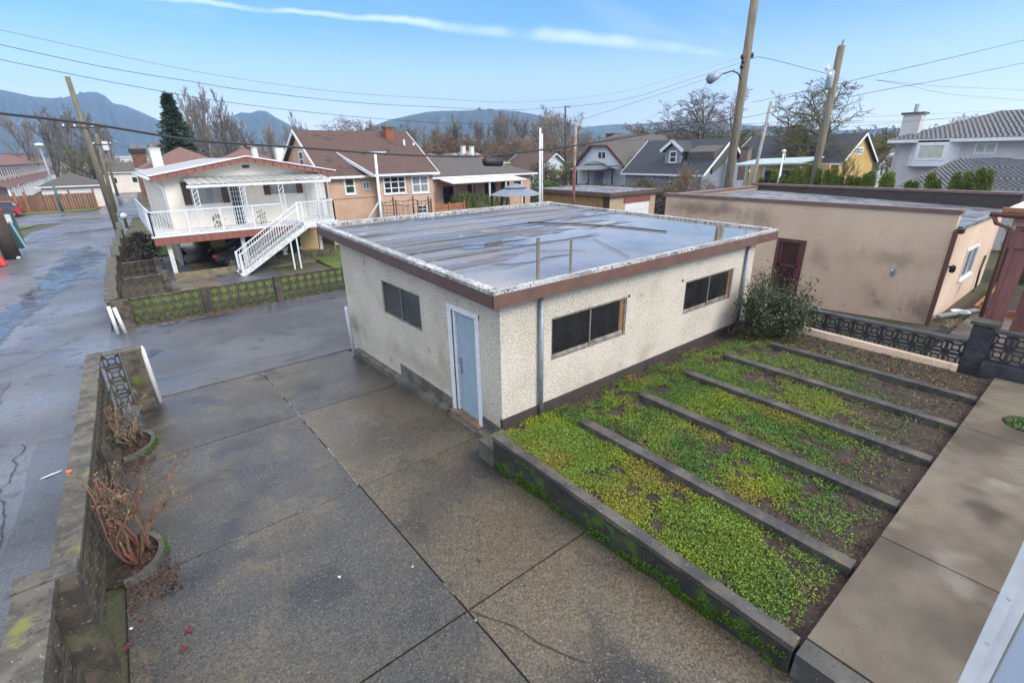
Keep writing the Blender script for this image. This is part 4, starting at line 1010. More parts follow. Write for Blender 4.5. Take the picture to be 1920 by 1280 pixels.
ob('roof_edge', MB().bar((PXW+.26, y0-.02, 2.53), (24.6, y0-.02, 2.47), .14, .10), mat('roof_edge_metal', (.25, .26, .25), (.09, .09, .08), vs=3, rough=.5), pg)
df = MB().box(PXW-.03, PXW+.1, 6.42, 6.53, -.3, 1.79).box(PXW-.03, PXW+.1, 7.23, 7.34, -.3, 1.79).box(PXW-.031, PXW+.1, 6.42, 7.34, 1.69, 1.80)
maroon = mat('maroon_paint', (.13, .045, .045), (.10, .035, .036), vs=5, rough=.5)
ob('door_frame', df, maroon, pg)
d_ = ob('door', MB().box(PXW+.03, PXW+.07, 6.54, 7.22, .05, 1.68).box(PXW+.02, PXW+.08, 6.531, 7.229, -.3, .05), mat('maroon_screen', (.05, .022, .022), (.035, .018, .02), vs=2, rough=.25), pg)
ob('door_rail', MB().box(PXW+.01, PXW+.029, 6.54, 7.22, .88, .95).box(PXW+.01, PXW+.029, 6.54, 6.62, .05, 1.68).box(PXW+.01, PXW+.029, 7.14, 7.22, .05, 1.68), maroon, d_)
pt = mat('downpipe_brown', (.15, .065, .05), rough=.5)
ob('downpipe', MB().box(PXW-.07, PXW+.03, y0-.08, y0+.02, -.25, 2.5), pt, pg)
ob('hopper', MB().box(PXW-.02, PXW+.3, y0-.16, y0-.005, 2.42, 2.54), black, pg)
wl_ = thing('wall_lamp', (PXW, 3.95, 1.2), 'small grey round wall lamp in the middle of the pink garage wall', 'lamp')
ob('housing', MB().box(PXW-.07, PXW-.002, 3.91, 4.0, 1.10, 1.30), galv, wl_); ob('bulb', MB().lathe([(.02, 0), (.035, .03), (.03, .06)], (PXW-.07, 3.955, 1.22), 10), white, wl_)
wl2 = thing('wall_lamp', (17.95, y0-.05, 1.4), 'black lantern on the pink garage side wall right of the brown downpipe', 'lamp')
ob('lantern', MB().lathe([(.03, 0), (.07, .03), (.08, .17), (.02, .22)], (18.0, y0-.1, 1.28), 6), black, wl2); ob('bracket', MB().box(17.97, 18.03, y0-.09, y0-.001, 1.42, 1.46), black, wl2)
window(pg, 'y', 20.0, 21.6, .70, 1.66, y0, 2, 1, white, curtain, .07, sill=True)
ob('garden_hose', MB().tube([(23.2, y0-.05, 1.05), (22.8, y0-.08, .6), (23.0, y0-.08, .0), (22.7, y0-.1, -.3)], .03, 6), black, None, 'black cable hanging on the pink garage side wall right of the white window', 'cable')
# neighbour yard clutter
ob('raised_bed', MB().box(19.6, 23.5, .9, .96, -.1, .12).box(19.6, 19.66, .96, 2.2, -.1, .12).box(19.6, 23.5, 2.2, 2.26, -.1, .12), orange_w, None, 'orange timber frame of a raised bed beyond the red post', 'planter', loc=(21, 1.6, 0))
ob('bed_soil', MB().box(19.67, 23.4, .97, 2.19, -.1, .06), soil, kind='structure')
ob('yard_path', MB().box(13.9, 19.5, 1.0, 2.2, -.15, -.06), path_con, kind='structure'); ob('yard_step', MB().box(14.0, 17.6, 2.2, 2.5, -.4, -.12), moss_con, kind='structure')
p = at_z(1703+80, 588, -.05)
bw = thing('metal_bowl', (18.9, 2.45, -.1), 'white enamel bowl lying by the foot of the pink garage wall', 'bowl')
ob('basin', MB().lathe([(.12, 0), (.22, .10), (.24, .12), (.21, .11), (.11, .02)], (18.9, 2.42, -.08), 16), white, bw, smooth=True)
ob('timber', MB().bar((18.0, 2.75, .0), (21.0, 1.6, .02), .14, .05), galv, None, 'grey plank lying across the neighbour yard in front of the red post', 'plank', loc=(19.5, 2.2, 0))
n = 400; q = np.stack([rng.normal(17.9, .25, n), rng.normal(2.35, .1, n), np.full(n, -.10)], 1)
P, T, c = leaves(q, .05, up=.2, aspect=.8, cols=np.array([.33, .27, .16])*rng.uniform(.5, 1.3, (n, 1))); tri_cloud('gravel_patch', P, T, leaf_att, None, c, kind='stuff')
# red carport posts and beam
cpt = thing('carport', (14.3, .8, -.1), 'dark red timber carport post, beam and brown gutter cut by the right frame edge', 'carport')
A0 = at_x(1862, 598, 14.35); A1 = at_x(1920, 385, 14.35)
xq = 14.35
ob('post', MB().box(xq, xq+.22, 1.13, 1.42, -.1, 3.05), redpost, cpt)
ob('post_edge', MB().box(xq-.03, xq-.001, 1.34, 1.42, .2, 3.05), redpost, cpt)
q = at_x(1908, 590, 16.2); ob('post', MB().box(16.2, 16.4, q.y-.2, q.y+.05, -.1, 3.0), redpost, cpt)
ob('post_collar', MB().box(xq-.04, xq+.26, 1.09, 1.46, 2.62, 2.95), redpost, cpt)
ob('beam', MB().box(xq-.05, xq+.27, -3, 1.5, 3.06, 3.24), mat('beam_pink', (.45, .25, .19), (.38, .2, .16), vs=3, rough=.7), cpt)
ob('roof', MB().box(xq-.1, xq+4, -3, 1.65, 3.34, 3.40), white_old, cpt); ob('roof_board', MB().box(xq-.2, xq-.101, -3, 1.70, 3.34, 3.42), orange_w, cpt)
ob('gutter', MB().tube([(xq-.18, -3, 3.28), (xq-.18, 1.86, 3.28)], .055, 8).tube([(xq-.18, 1.8, 3.26), (xq-.18, 1.72, 3.1), (xq-.08, 1.5, 3.0), (xq-.08, 1.46, .2)], .04, 8), pt, cpt, smooth=True)

# ------------------------------------------------------------------ fence and lawn across the side lane
FY = 21.6
lf = thing('breeze_block_fence', (3.4, FY, zg(FY)), 'long arc-patterned breeze-block fence in front of the lawn across the side lane', 'fence')
ps = [-.45, 2.0, 4.62, 7.55]
Bf = .31
for a, b in ((-.30, 1.85), (2.15, 4.47), (4.77, 7.4)):
    screen(lf, a, FY, b, FY-.03, 3, lambda s: -1.0+.0*s, ('arc', 'c'), B=Bf, zscale=1.0, capw=.14, capt=.05, capm=block_con)
for x in ps[1:]:
    post(lf, x, FY-.01, -1.3, .02, .26, block_con)
ob('end_panel', MB().box(-.95, -.36, FY-.2, FY-.04, -1.4, .0), block_con, lf, label='plain dark end slab beside the white pipes')
ob('fence_footing', MB().box(-.5, 7.6, FY-.1, FY+.08, -1.4, -1.002), block_con, lf)
ob('lawn', MB().box(-.3, 8.6, FY+.1, 25.6, -1.3, -.98), grass, kind='structure')
ob('lawn', MB().box(8.6, 12.6, FY+.1, 32, -1.3, -1.0), grass, kind='structure')
ob('lawn', MB().box(.2, 3.0, 37.5, 47, -1.3, -1.02), grass, kind='structure')
def blades(n, x0, x1, y0, y1, z, h=.07, name='grass'):
    q = np.stack([rng.uniform(x0, x1, n), rng.uniform(y0, y1, n), np.full(n, z)], 1)
    w = vnoise(q[:, 0], q[:, 1], .9, 31)[:, None]
    cols = (np.array([.085, .15, .022])*(1-w)+np.array([.17, .20, .045])*w)*rng.uniform(.7, 1.3, (n, 1))
    P, T, c = leaves(q, h*rng.uniform(.5, 1.3, n), up=1.6, cols=cols, aspect=.25)
    return tri_cloud(name, P, T, leaf_att, None, c, kind='stuff', loc=(x0, y0, z))
blades(30000, -.25, 8.6, FY+.12, 25.5, -.985)
blades(8000, 8.6, 12.5, FY+.12, 31, -1.005)
# fence along the lane, stepping down
fw_ = thing('breeze_block_fence', (-.8, 28, -1.1), 'stepped mossy breeze-block wall with stone caps running along the lane by the white balcony house', 'fence')
steps = [(21.9, 24.2, -.75, -.05), (24.2, 27.0, -.72, -.08), (27.0, 29.6, -.66, -.10), (29.6, 32.5, -.60, -.12), (32.5, 36.0, -.40, -.06), (36.0, 40, -.25, -.08), (40, 45, -.05, -.10), (45, 51, .15, -.12)]
for i, (a, b, x, zt) in enumerate(steps):
    ob('cap_stone', MB().box(x-.26, x+.12, a+.02, b-.02, zt, zt+.07), cap_con, fw_)
    if i < 5: screen(fw_, x-.05, a+.1, x-.05, b-.1, 2, lambda s, zt=zt: zt-.62-.002, ('ring', 'c'), B=.31, cap=False)
    ob('wall_base', MB().box(x-.14, x+.06, a, b, -1.5, zt-(.63 if i < 5 else .01)), block_con, fw_)
    ob('pier', MB().box(x-.19, x+.09, b-.14, b+.14, -1.4, zt+.001), block_con, fw_)
lm = thing('globe_lamp', (.1, 47, -.2), 'white globe lamp on the last pier of the lane wall', 'lamp')
q = at_y(232, 405, 46.0)
ob('globe', MB().lathe([(.02, -.22), (.18, -.12), (.22, 0), (.18, .14), (.03, .22)], (q.x, q.y, q.z), 14), white, lm, smooth=True); ob('base', MB().box(q.x-.1, q.x+.1, q.y-.1, q.y+.1, -.1, q.z-.2), block_con, lm)
# two gate panels of breeze block at the entrance of the neighbour drive
gp1 = thing('breeze_block_gate', (.6, 25.7, -1), 'short framed breeze-block panel with four rosettes beside the driveway of the white house', 'fence panel')
screen(gp1, -.35, 25.9, 1.0, 25.9, 3, lambda s: -1.05, ('ring', 'c'), capw=.14, capm=block_con)
post(gp1, 1.12, 25.9, -1.3, .05, .24, block_con); ob('frame', MB().box(-.36, 1.0, 25.8, 26.0, -1.3, -1.052), block_con, gp1)
gp2 = thing('breeze_block_gate', (.6, 29, -1), 'second breeze-block panel farther along, beside the wet driveway of the white house', 'fence panel')
screen(gp2, -.3, 30.2, .95, 30.2, 3, lambda s: -1.05, ('ring', 'c'), capw=.14, capm=block_con); post(gp2, 1.1, 30.2, -1.3, 0, .24, block_con)
ob('neighbour_drive', sheet(1.2, 6.0, 25.65, 50, .03), asphalt, kind='structure')
ob('drive_apron', MB().box(1.25, 3.2, 25.62, 28.0, -1.2, -1.02), path_con, kind='structure')

# dark heather shrub inside the lane wall
def leafy(name, lab, cat, cx, cy, z0, rx, ry, h, n, col, size, aspect=.5, up=.8, group=None, root=None, shape='ball', cat2=None):
    t = root or thing(name, (cx, cy, z0), lab, cat, group)
    u = rng.random(n); a = rng.uniform(0, 2*np.pi, n)
    if shape == 'spire': zz = rng.random(n)**.7; rad = np.clip(1.03-zz, 0, 1)**.62*(.88+.12*np.sin(a*4+cx*3))*np.sqrt(rng.uniform(.55, 1, n))
    elif shape == 'cone': zz = rng.random(n)**.85; rad = (1-zz)**.75*(.86+.14*np.cos(a*5+cx))*np.sqrt(rng.uniform(.45, 1, n))
    elif shape == 'spire': zz = rng.random(n); rad = np.clip(1.04-zz, 0, 1)**.62*(.9+.1*np.sin(a*4+cx*3))*np.sqrt(rng.uniform(.5, 1, n))
    else: zz = rng.random(n); rad = np.sqrt(np.clip(1-(2*zz-1)**2, .05, 1))*np.sqrt(rng.uniform(.35, 1, n))*(.8+.3*np.sin(a*3+cx))
    C = np.stack([cx+rad*rx*np.cos(a), cy+rad*ry*np.sin(a), z0+zz*h], 1)+rng.normal(0, size*.5, (n, 3))
    v = .6+.8*vnoise(C[:, 0]*1.3+C[:, 2], C[:, 1]+C[:, 2]*1.7, .35*max(.5, h/2), int(abs(cx*7)) % 50)[:, None]
    cols = np.array(col)*v*rng.uniform(.75, 1.25, (n, 1))
    P, T, c = leaves(C, size*rng.uniform(.6, 1.3, n), up=up, cols=cols, aspect=aspect)
    tri_cloud('foliage', P, T, leaf_att, t, c, loc=ORG[t.name], kind='stuff')
    return t
leafy('shrub', 'dark purple-brown heather shrub behind the lane wall beside the wet drive', 'shrub', .75, 35.5, -1.1, .9, 1.6, 1.7, 2600, (.045, .028, .026), .14)
leafy('shrub', 'low dark shrub nearer the camera behind the lane wall', 'shrub', .6, 32.6, -1.1, .9, 1.0, 1.0, 1600, (.05, .034, .03), .12)

# ------------------------------------------------------------------ house builders
def gable(root, x0, x1, y0, y1, zb, ze, zr, axis, ov, wm, rm, trim=white, th=.14, ridge=None, rake=True):
    """walls + two roof slopes. axis = direction of the ridge"""
    if axis == 'x':
        c = ridge if ridge is not None else (y0+y1)/2
        poly = [(y0, zb), (y1, zb), (y1, ze), (c, zr), (y0, ze)]
        w = ob('wall', MB().prism(poly, 'x', x0, x1), wm, root)
        s1 = (zr-ze)/(c-y0); s2 = (zr-ze)/(y1-c); e0, e1 = y0-ov, y1+ov
        z0_, z1_ = ze-s1*ov, ze-s2*ov; a, b = x0-ov, x1+ov
        r1 = ob('roof', MB().hexa([(a,e0,z0_+.004),(b,e0,z0_+.004),(b,c,zr+.004),(a,c,zr+.004)], [(a,e0,z0_+th),(b,e0,z0_+th),(b,c,zr+th),(a,c,zr+th)]), rm, root)
        r2 = ob('roof', MB().hexa([(a,c+.002,zr+.004),(b,c+.002,zr+.004),(b,e1,z1_+.004),(a,e1,z1_+.004)], [(a,c+.002,zr+th),(b,c+.002,zr+th),(b,e1,z1_+th),(a,e1,z1_+th)]), rm, root)
        if trim:
            ob('gutter', MB().box(a, b, e0-.08, e0-.002, z0_-.02, z0_+.13), trim, root)
            for X in (a-.03, b+.03):
                if rake: ob('bargeboard', MB().bar((X, e0, z0_+.05), (X, c, zr+.05), .05, .2).bar((X, c, zr+.05), (X, e1, z1_+.05), .05, .2), trim, root)
    else:
        c = ridge if ridge is not None else (x0+x1)/2
        poly = [(x0, zb), (x1, zb), (x1, ze), (c, zr), (x0, ze)]
        w = ob('wall', MB().prism(poly, 'y', y0, y1), wm, root)
        s1 = (zr-ze)/(c-x0); s2 = (zr-ze)/(x1-c); e0, e1 = x0-ov, x1+ov
        z0_, z1_ = ze-s1*ov, ze-s2*ov; a, b = y0-ov, y1+ov
        r1 = ob('roof', MB().hexa([(e0,a,z0_+.004),(c,a,zr+.004),(c,b,zr+.004),(e0,b,z0_+.004)], [(e0,a,z0_+th),(c,a,zr+th),(c,b,zr+th),(e0,b,z0_+th)]), rm, root)
        r2 = ob('roof', MB().hexa([(c+.002,a,zr+.004),(e1,a,z1_+.004),(e1,b,z1_+.004),(c+.002,b,zr+.004)], [(c+.002,a,zr+th),(e1,a,z1_+th),(e1,b,z1_+th),(c+.002,b,zr+th)]), rm, root)
        if trim:
            ob('gutter', MB().box(e0-.08, e0-.002, a, b, z0_-.02, z0_+.13), trim, root)
            if rake:
                for Y in (a-.03, b+.03): ob('bargeboard', MB().bar((e0, Y, z0_+.05), (c, Y, zr+.05), .05, .2).bar((c, Y, zr+.05), (e1, Y, z1_+.05), .05, .2), trim, root)
    return w, r1
def hip(root, x0, x1, y0, y1, zb, ze, zr, ov, wm, rm, trim=white, th=.12):
    ob('wall', MB().box(x0, x1, y0, y1, zb, ze), wm, root)
    a, b, c, d = x0-ov, x1+ov, y0-ov, y1+ov; w, l = b-a, d-c
    if w >= l: h = l/2; R0, R1 = (a+h, (c+d)/2, zr), (b-h, (c+d)/2, zr)
    else: h = w/2; R0, R1 = ((a+b)/2, c+h, zr), ((a+b)/2, d-h, zr)
    v = [(a,c,ze+.002),(b,c,ze+.002),(b,d,ze+.002),(a,d,ze+.002),(a,c,ze+th),(b,c,ze+th),(b,d,ze+th),(a,d,ze+th),R0,R1]
    f = [(0,3,2,1),(0,1,5,4),(1,2,6,5),(2,3,7,6),(3,0,4,7)]
    if w >= l: f += [(4,5,9,8),(5,6,9),(6,7,8,9),(7,4,8)]
    else: f += [(4,5,8),(5,6,9,8),(6,7,9),(7,4,8,9)]
    r_ = ob('roof', MB().add(v, f), rm, root)
    if trim: ob('gutter', MB().box(a-.07, b+.07, c-.07, c-.003, ze-.03, ze+th).box(a-.07, a-.003, c-.002, d, ze-.03, ze+th), trim, root)
    return r_
def chimney(parent, x, y, z0, z1, w, m, cap=concrete):
    c = ob('chimney', MB().box(x-w/2, x+w/2, y-w/2, y+w/2, z0, z1), m, parent)
    ob('chimney_cap', MB().box(x-w*.62, x+w*.62, y-w*.62, y+w*.62, z1+.002, z1+.12), cap, c)
    return c

# ------------------------------------------------------------------ white balcony house
H1 = thing('balcony_house', (6, 31, -1.1), 'cream two-storey house with low brown-edged gable, white balcony railing and open carport', 'house')
WY = 30.9
ob('wall', MB().prism([(2.25, 1.05), (10.25, 1.05), (10.25, 3.74), (6.15, 4.46), (2.25, 3.74)], 'y', WY, 45), cream, H1)
ob('wall', MB().box(4.2, 10.1, 35.0, 45, -1.3, 1.03), tan, H1); ob('wall', MB().box(2.3, 2.5, 33.5, 45, -1.3, 1.03), tan, H1)
ob('wall', MB().box(8.2, 10.2, 33.0, 33.2, -1.3, .98), tan, H1)
rfv = [(1.75, 30.32, 3.70), (6.16, 30.32, 4.50), (10.7, 30.32, 3.69), (1.75, 45.5, 3.70), (6.16, 45.5, 4.50), (10.7, 45.5, 3.69)]
ob('roof', MB().hexa([rfv[0], rfv[1], rfv[4], rfv[3]], [(a, b, c+.12) for a, b, c in (rfv[0], rfv[1], rfv[4], rfv[3])]), light_roof, H1)
ob('roof', MB().hexa([rfv[1], rfv[2], rfv[5], rfv[4]], [(a, b, c+.12) for a, b, c in (rfv[1], rfv[2], rfv[5], rfv[4])]), light_roof, H1)
for A, B_ in (((1.68, 3.64), (6.16, 4.48)), ((6.16, 4.48), (10.78, 3.63))):
    n = 11
    for k in range(n):
        f0, f1 = k/n, (k+1)/n-.008
        q = [(A[0]+(B_[0]-A[0])*f, A[1]+(B_[1]-A[1])*f) for f in (f0, f1)]
        ob('fascia_board', MB().hexa([(q[0][0],30.22,q[0][1]-.06),(q[1][0],30.22,q[1][1]-.06),(q[1][0],30.3,q[1][1]-.06),(q[0][0],30.3,q[0][1]-.06)],
            [(q[0][0],30.22,q[0][1]+.18),(q[1][0],30.22,q[1][1]+.18),(q[1][0],30.3,q[1][1]+.18),(q[0][0],30.3,q[0][1]+.18)]), redbrown, H1)
ob('roof_edge', MB().bar((1.66, 30.22, 3.86), (6.16, 30.22, 4.70), .16, .05).bar((6.16, 30.22, 4.70), (10.8, 30.22, 3.84), .16, .05), white, H1)
ob('side_gutter', MB().tube([(1.66, 30.2, 3.72), (1.66, 45, 3.72)], .07, 8).tube([(1.68, 30.4, 3.68), (2.15, 30.8, 3.3), (2.18, 30.85, 1.2)], .045, 8), white, H1, smooth=True)
ob('gutter_pipe', MB().tube([(10.75, 30.4, 3.66), (10.4, 30.7, 3.4), (10.33, 30.8, -.9)], .045, 8), white, H1, smooth=True)
# porch canopy of corrugated sheet
cn = MB(); a, b = 3.1, 9.9
for k in range(34):
    x0_, x1_ = a+(b-a)*k/34, a+(b-a)*(k+1)/34; z_ = .03 if k % 2 else 0
    cn.hexa([(x0_,28.75,3.44+z_),(x1_,28.75,3.44+z_),(x1_,WY-.01,3.70+z_),(x0_,WY-.01,3.70+z_)], [(x0_,28.75,3.44+z_),(x1_,28.75,3.44+z_),(x1_,WY-.01,3.72+z_),(x0_,WY-.01,3.72+z_)])
cm_ = mat('translucent_sheet', (.85, .84, .80), rough=.5); cm_.node_tree.nodes['Principled BSDF'].inputs['Transmission Weight'].default_value = .75
ob('porch_canopy', cn, cm_, H1); ob('canopy_beam', MB().box(3.0, 9.95, 28.8, 28.9, 3.28, 3.41), white, H1)
for k in range(10): ob('rafter', MB().bar((3.3+k*.68, 28.91, 3.36), (3.3+k*.68, WY-.02, 3.62), .06, .09), white_old, H1)
for x in (3.3, 5.38, 7.25, 9.2):      # ornamental ladder posts
    m = MB().box(x-.13, x-.10, 28.83, 28.86, 1.32, 3.28).box(x+.10, x+.13, 28.83, 28.86, 1.32, 3.28)
    z_ = 1.4; k = 0
    while z_ < 3.2:
        m.bar((x-.1, 28.845, z_), (x+.1, 28.845, z_+.2) if k % 2 else (x+.1, 28.845, z_+.001), .022) if k % 2 else m.bar((x+.1, 28.845, z_+.2), (x-.1, 28.845, z_), .022)
        z_ += .22; k += 1
    ob('ornamental_post', m, white, H1)
# windows with shutters, door
def curtained(x0_, x1_, z0_, z1_):
    window(H1, 'y', x0_, x1_, z0_, z1_, WY, 2, 1, alum, curtain, .05)
curtained(3.35, 4.72, 2.38, 3.46); curtained(7.15, 8.60, 2.66, 3.46)
dkbr = mat('shutter_brown', (.085, .038, .030), (.06, .03, .025), vs=9, rough=.6)
for x in (2.98, 4.74, 6.86, 8.62): ob('shutter', MB().box(x, x+.34 if x > 4 else x+.34, WY-.05, WY-.002, 2.36 if x < 6 else 2.64, 3.5), dkbr, H1)
ob('door_frame', MB().box(5.05, 5.13, WY-.05, WY-.002, 1.2, 3.42).box(5.72, 5.80, WY-.05, WY-.002, 1.2, 3.42).box(5.05, 5.80, WY-.051, WY-.002, 3.34, 3.43), white, H1)
sd_ = ob('security_door', MB().box(5.14, 5.71, WY-.04, WY-.01, 1.2, 3.33), black, H1)
sg = MB()
for k in range(5): sg.box(5.16+k*.125, 5.18+k*.125, WY-.06, WY-.041, 1.25, 3.3)
for k in range(8): sg.box(5.15, 5.70, WY-.058, WY-.042, 1.35+k*.26, 1.37+k*.26)
ob('grille', sg, white, sd_)
for x, z_ in ((6.3, 3.25), ): ob('porch_light', MB().lathe([(.03, 0), (.07, .05), (.05, .2)], (x, WY-.1, z_-.1), 8), black, H1)
ob('vent', MB().box(6.0, 6.35, WY-.04, WY-.003, 4.1, 4.24), brown_band, H1)
ob('side_panelling', MB().box(9.05, 10.2, WY-.06, WY-.003, 1.3, 3.6), mat('white_boards', (.62, .60, .56), (.50, .49, .46), vs=2, rough=.7, stretch=(12, 1, .1)), H1)
# deck
DY = 28.9
dk = ob('deck', MB().box(1.22, 10.0, DY, WY-.003, 1.02, 1.2).box(1.22, 2.2, WY, 40, 1.02, 1.2), white_old, H1)
n = 26
for k in range(n):
    x0_ = 1.18+(9.98-1.18)*k/n; ob('fascia_board', MB().box(x0_, x0_+(9.98-1.18)/n-.012, DY-.06, DY-.002, .74, 1.09), redbrown, dk)
ob('deck_edge', MB().box(1.1, 10.05, DY-.09, DY-.001, 1.095, 1.17), white, dk)
def railing(root, pts, z0_, z1_, sp=.12, name='railing'):
    m = MB(); bl = MB()
    for (ax, ay), (bx_, by_) in zip(pts, pts[1:]):
        L = math.hypot(bx_-ax, by_-ay); n = int(L/sp)
        m.bar((ax, ay, z1_), (bx_, by_, z1_), .07, .05).bar((ax, ay, z0_+.08), (bx_, by_, z0_+.08), .03, .03)
        for k in range(n+1):
            f = k/max(1, n); bl.box(ax+(bx_-ax)*f-.009, ax+(bx_-ax)*f+.009, ay+(by_-ay)*f-.009, ay+(by_-ay)*f+.009, z0_, z1_-.02)
        k = max(1, round(L/1.6))
        for i in range(k+1): f = i/k; m.box(ax+(bx_-ax)*f-.03, ax+(bx_-ax)*f+.03, ay+(by_-ay)*f-.03, ay+(by_-ay)*f+.03, z0_-.05, z1_+.02)
    r_ = ob(name, m, white, root); ob('balusters', bl, white, r_, kind='stuff'); return r_
railing(H1, [(7.15, DY+.02), (1.24, DY+.02), (1.24, 40)], 1.2, 2.28)
railing(H1, [(7.95, DY+.02), (9.95, DY+.02), (9.95, WY)], 1.2, 2.28)
# posts, low wall
for (x, y_) in ((1.72, 29.3), (5.0, 29.3), (8.05, 31.5), (9.35, 30.4), (2.35, 33.4)):
    ob('carport_post', MB().box(x-.09, x+.09, y_-.09, y_+.09, -.72 if y_ < 30 else -1.2, 1.018), white_old, H1)
ob('beam', MB().box(1.3, 9.9, 29.0, 29.2, .76, 1.018), brown_band, H1)
ob('carport_wall', MB().box(1.6, 4.6, 28.9, 29.15, -1.3, -.72), mat('wall_render', (.24, .19, .11), (.15, .12, .075), vs=3, rough=.85), H1)
ob('carport_wall', MB().box(4.6, 9.9, 29.9, 30.1, -1.3, -.62), block_con, H1)
ob('garage_door', MB().box(5.0, 7.0, 34.95, 34.999, -1.2, .8), dkbr, H1); window(H1, 'y', 8.35, 9.5, .3, .85, 33.0, 2, 1, white, blind, .05)
ob('carport_floor', MB().box(2.6, 9.9, 29.2, 35, -1.3, -1.03), path_con, kind='structure')
# stair: treads, stringers, railing
SX0, SX1, SZ0, SZ1 = 4.45, 7.85, -1.02, 1.18
stq = thing('staircase', (6.2, 28.3, -1), 'white straight staircase with railings climbing to the balcony of the cream house', 'staircase')
SYa, SYb = 27.75, 28.75; ns = 12
for k in range(ns):
    f = k/ns; x = SX0+(SX1-SX0)*f; z_ = SZ0+(SZ1-SZ0)*(k+1)/ns
    ob('tread', MB().box(x, x+(SX1-SX0)/ns+.05, SYa+.04, SYb-.04, z_-.05, z_), mat('tread_grey', (.34, .34, .34), rough=.6) if 'tread_grey' not in MATS else MATS['tread_grey'], stq)
    ob('riser', MB().box(x+.24, x+.262, SYa+.041, SYb-.041, z_, z_+.13), MATS['white_worn'], stq)
for Y in (SYa, SYb): ob('stringer', MB().bar((SX0-.1, Y, SZ0-.02), (SX1+.1, Y, SZ1-.06), .07, .26), white_old, stq)
for Y in (SYa, SYb):
    m = MB(); bl = MB(); m.bar((SX0, Y, SZ0+1.05), (SX1, Y, SZ1+1.05), .06, .05).bar((SX0, Y, SZ0+.3), (SX1, Y, SZ1+.3), .03).box(SX0-.04, SX0+.04, Y-.04, Y+.04, SZ0, SZ0+1.1).box(SX1-.04, SX1+.04, Y-.04, Y+.04, SZ1, SZ1+1.15)
    for k in range(26): f = (k+.5)/26; x = SX0+(SX1-SX0)*f; z_ = SZ0+(SZ1-SZ0)*f; bl.box(x-.011, x+.011, Y-.011, Y+.011, z_+.1, z_+1.03)
    r_ = ob('railing', m, white, stq); ob('balusters', bl, white, r_, kind='stuff')
ob('leg', MB().box(6.95, 7.02, SYa, SYa+.07, -1.1, .45).box(7.28, 7.35, SYa, SYa+.07, -1.1, .6), white, stq)
ob('landing', MB().box(SX1, 8.5, SYa, DY-.1, SZ1-.16, SZ1), white_old, stq)
# planter urns, pots, bins
def urn(x, y_, z_, lab):
    t = ob('garden_urn', MB().lathe([(.13, 0), (.14, .04), (.06, .08), (.08, .14), (.17, .22), (.20, .36), (.24, .40), (.2, .40)], (x, y_, z_), 16), white, None, lab, 'urn', 'white urns on the low wall', smooth=True); return t
q = at_y(498, 463, 30.0); urn(q.x, 30.0, -.62, 'left white garden urn on the low wall under the balcony')
q = at_y(531, 457, 30.0); urn(q.x, 30.0, -.62, 'right white garden urn on the low wall under the balcony')
for (px, lab) in ((515, 'dark grey wheeled bin under the balcony, right one'), (496, 'dark grey wheeled bin under the balcony, left one beside the black car')):
    q = at_y(px+40, 470, 31.6); t = thing('wheeled_bin', (q.x, 31.6, -1.05), lab, 'bin', 'wheeled bins under the balcony')
    x = q.x; m = MB().hexa([(x-.2,31.4,-1.0),(x+.2,31.4,-1.0),(x+.2,31.85,-1.0),(x-.2,31.85,-1.0)], [(x-.28,31.3,-.05),(x+.28,31.3,-.05),(x+.28,31.95,-.05),(x-.28,31.95,-.05)])
    ob('body', m, mat('bin_grey', (.03, .035, .04), rough=.5) if 'bin_grey' not in MATS else MATS['bin_grey'], t); ob('lid', MB().box(x-.31, x+.31, 31.26, 31.97, -.048, .02), MATS['bin_grey'], t)
    for s_ in (-1, 1): ob('wheel', MB().tube([(x+s_*.24, 31.9, -.95), (x+s_*.29, 31.9, -.95)], .1, 10), tyre, t)
for (px, py) in ((408, 412), (490, 408)):
    q = at_y(px, py, 29.4); leafy('potted_plant', 'small dark leafy pot plant on the balcony %s' % ('left of the front door' if px < 450 else 'right of the front door'), 'plant', q.x, 29.4, 1.25, .28, .25, .65, 160, (.07, .06, .03), .10)

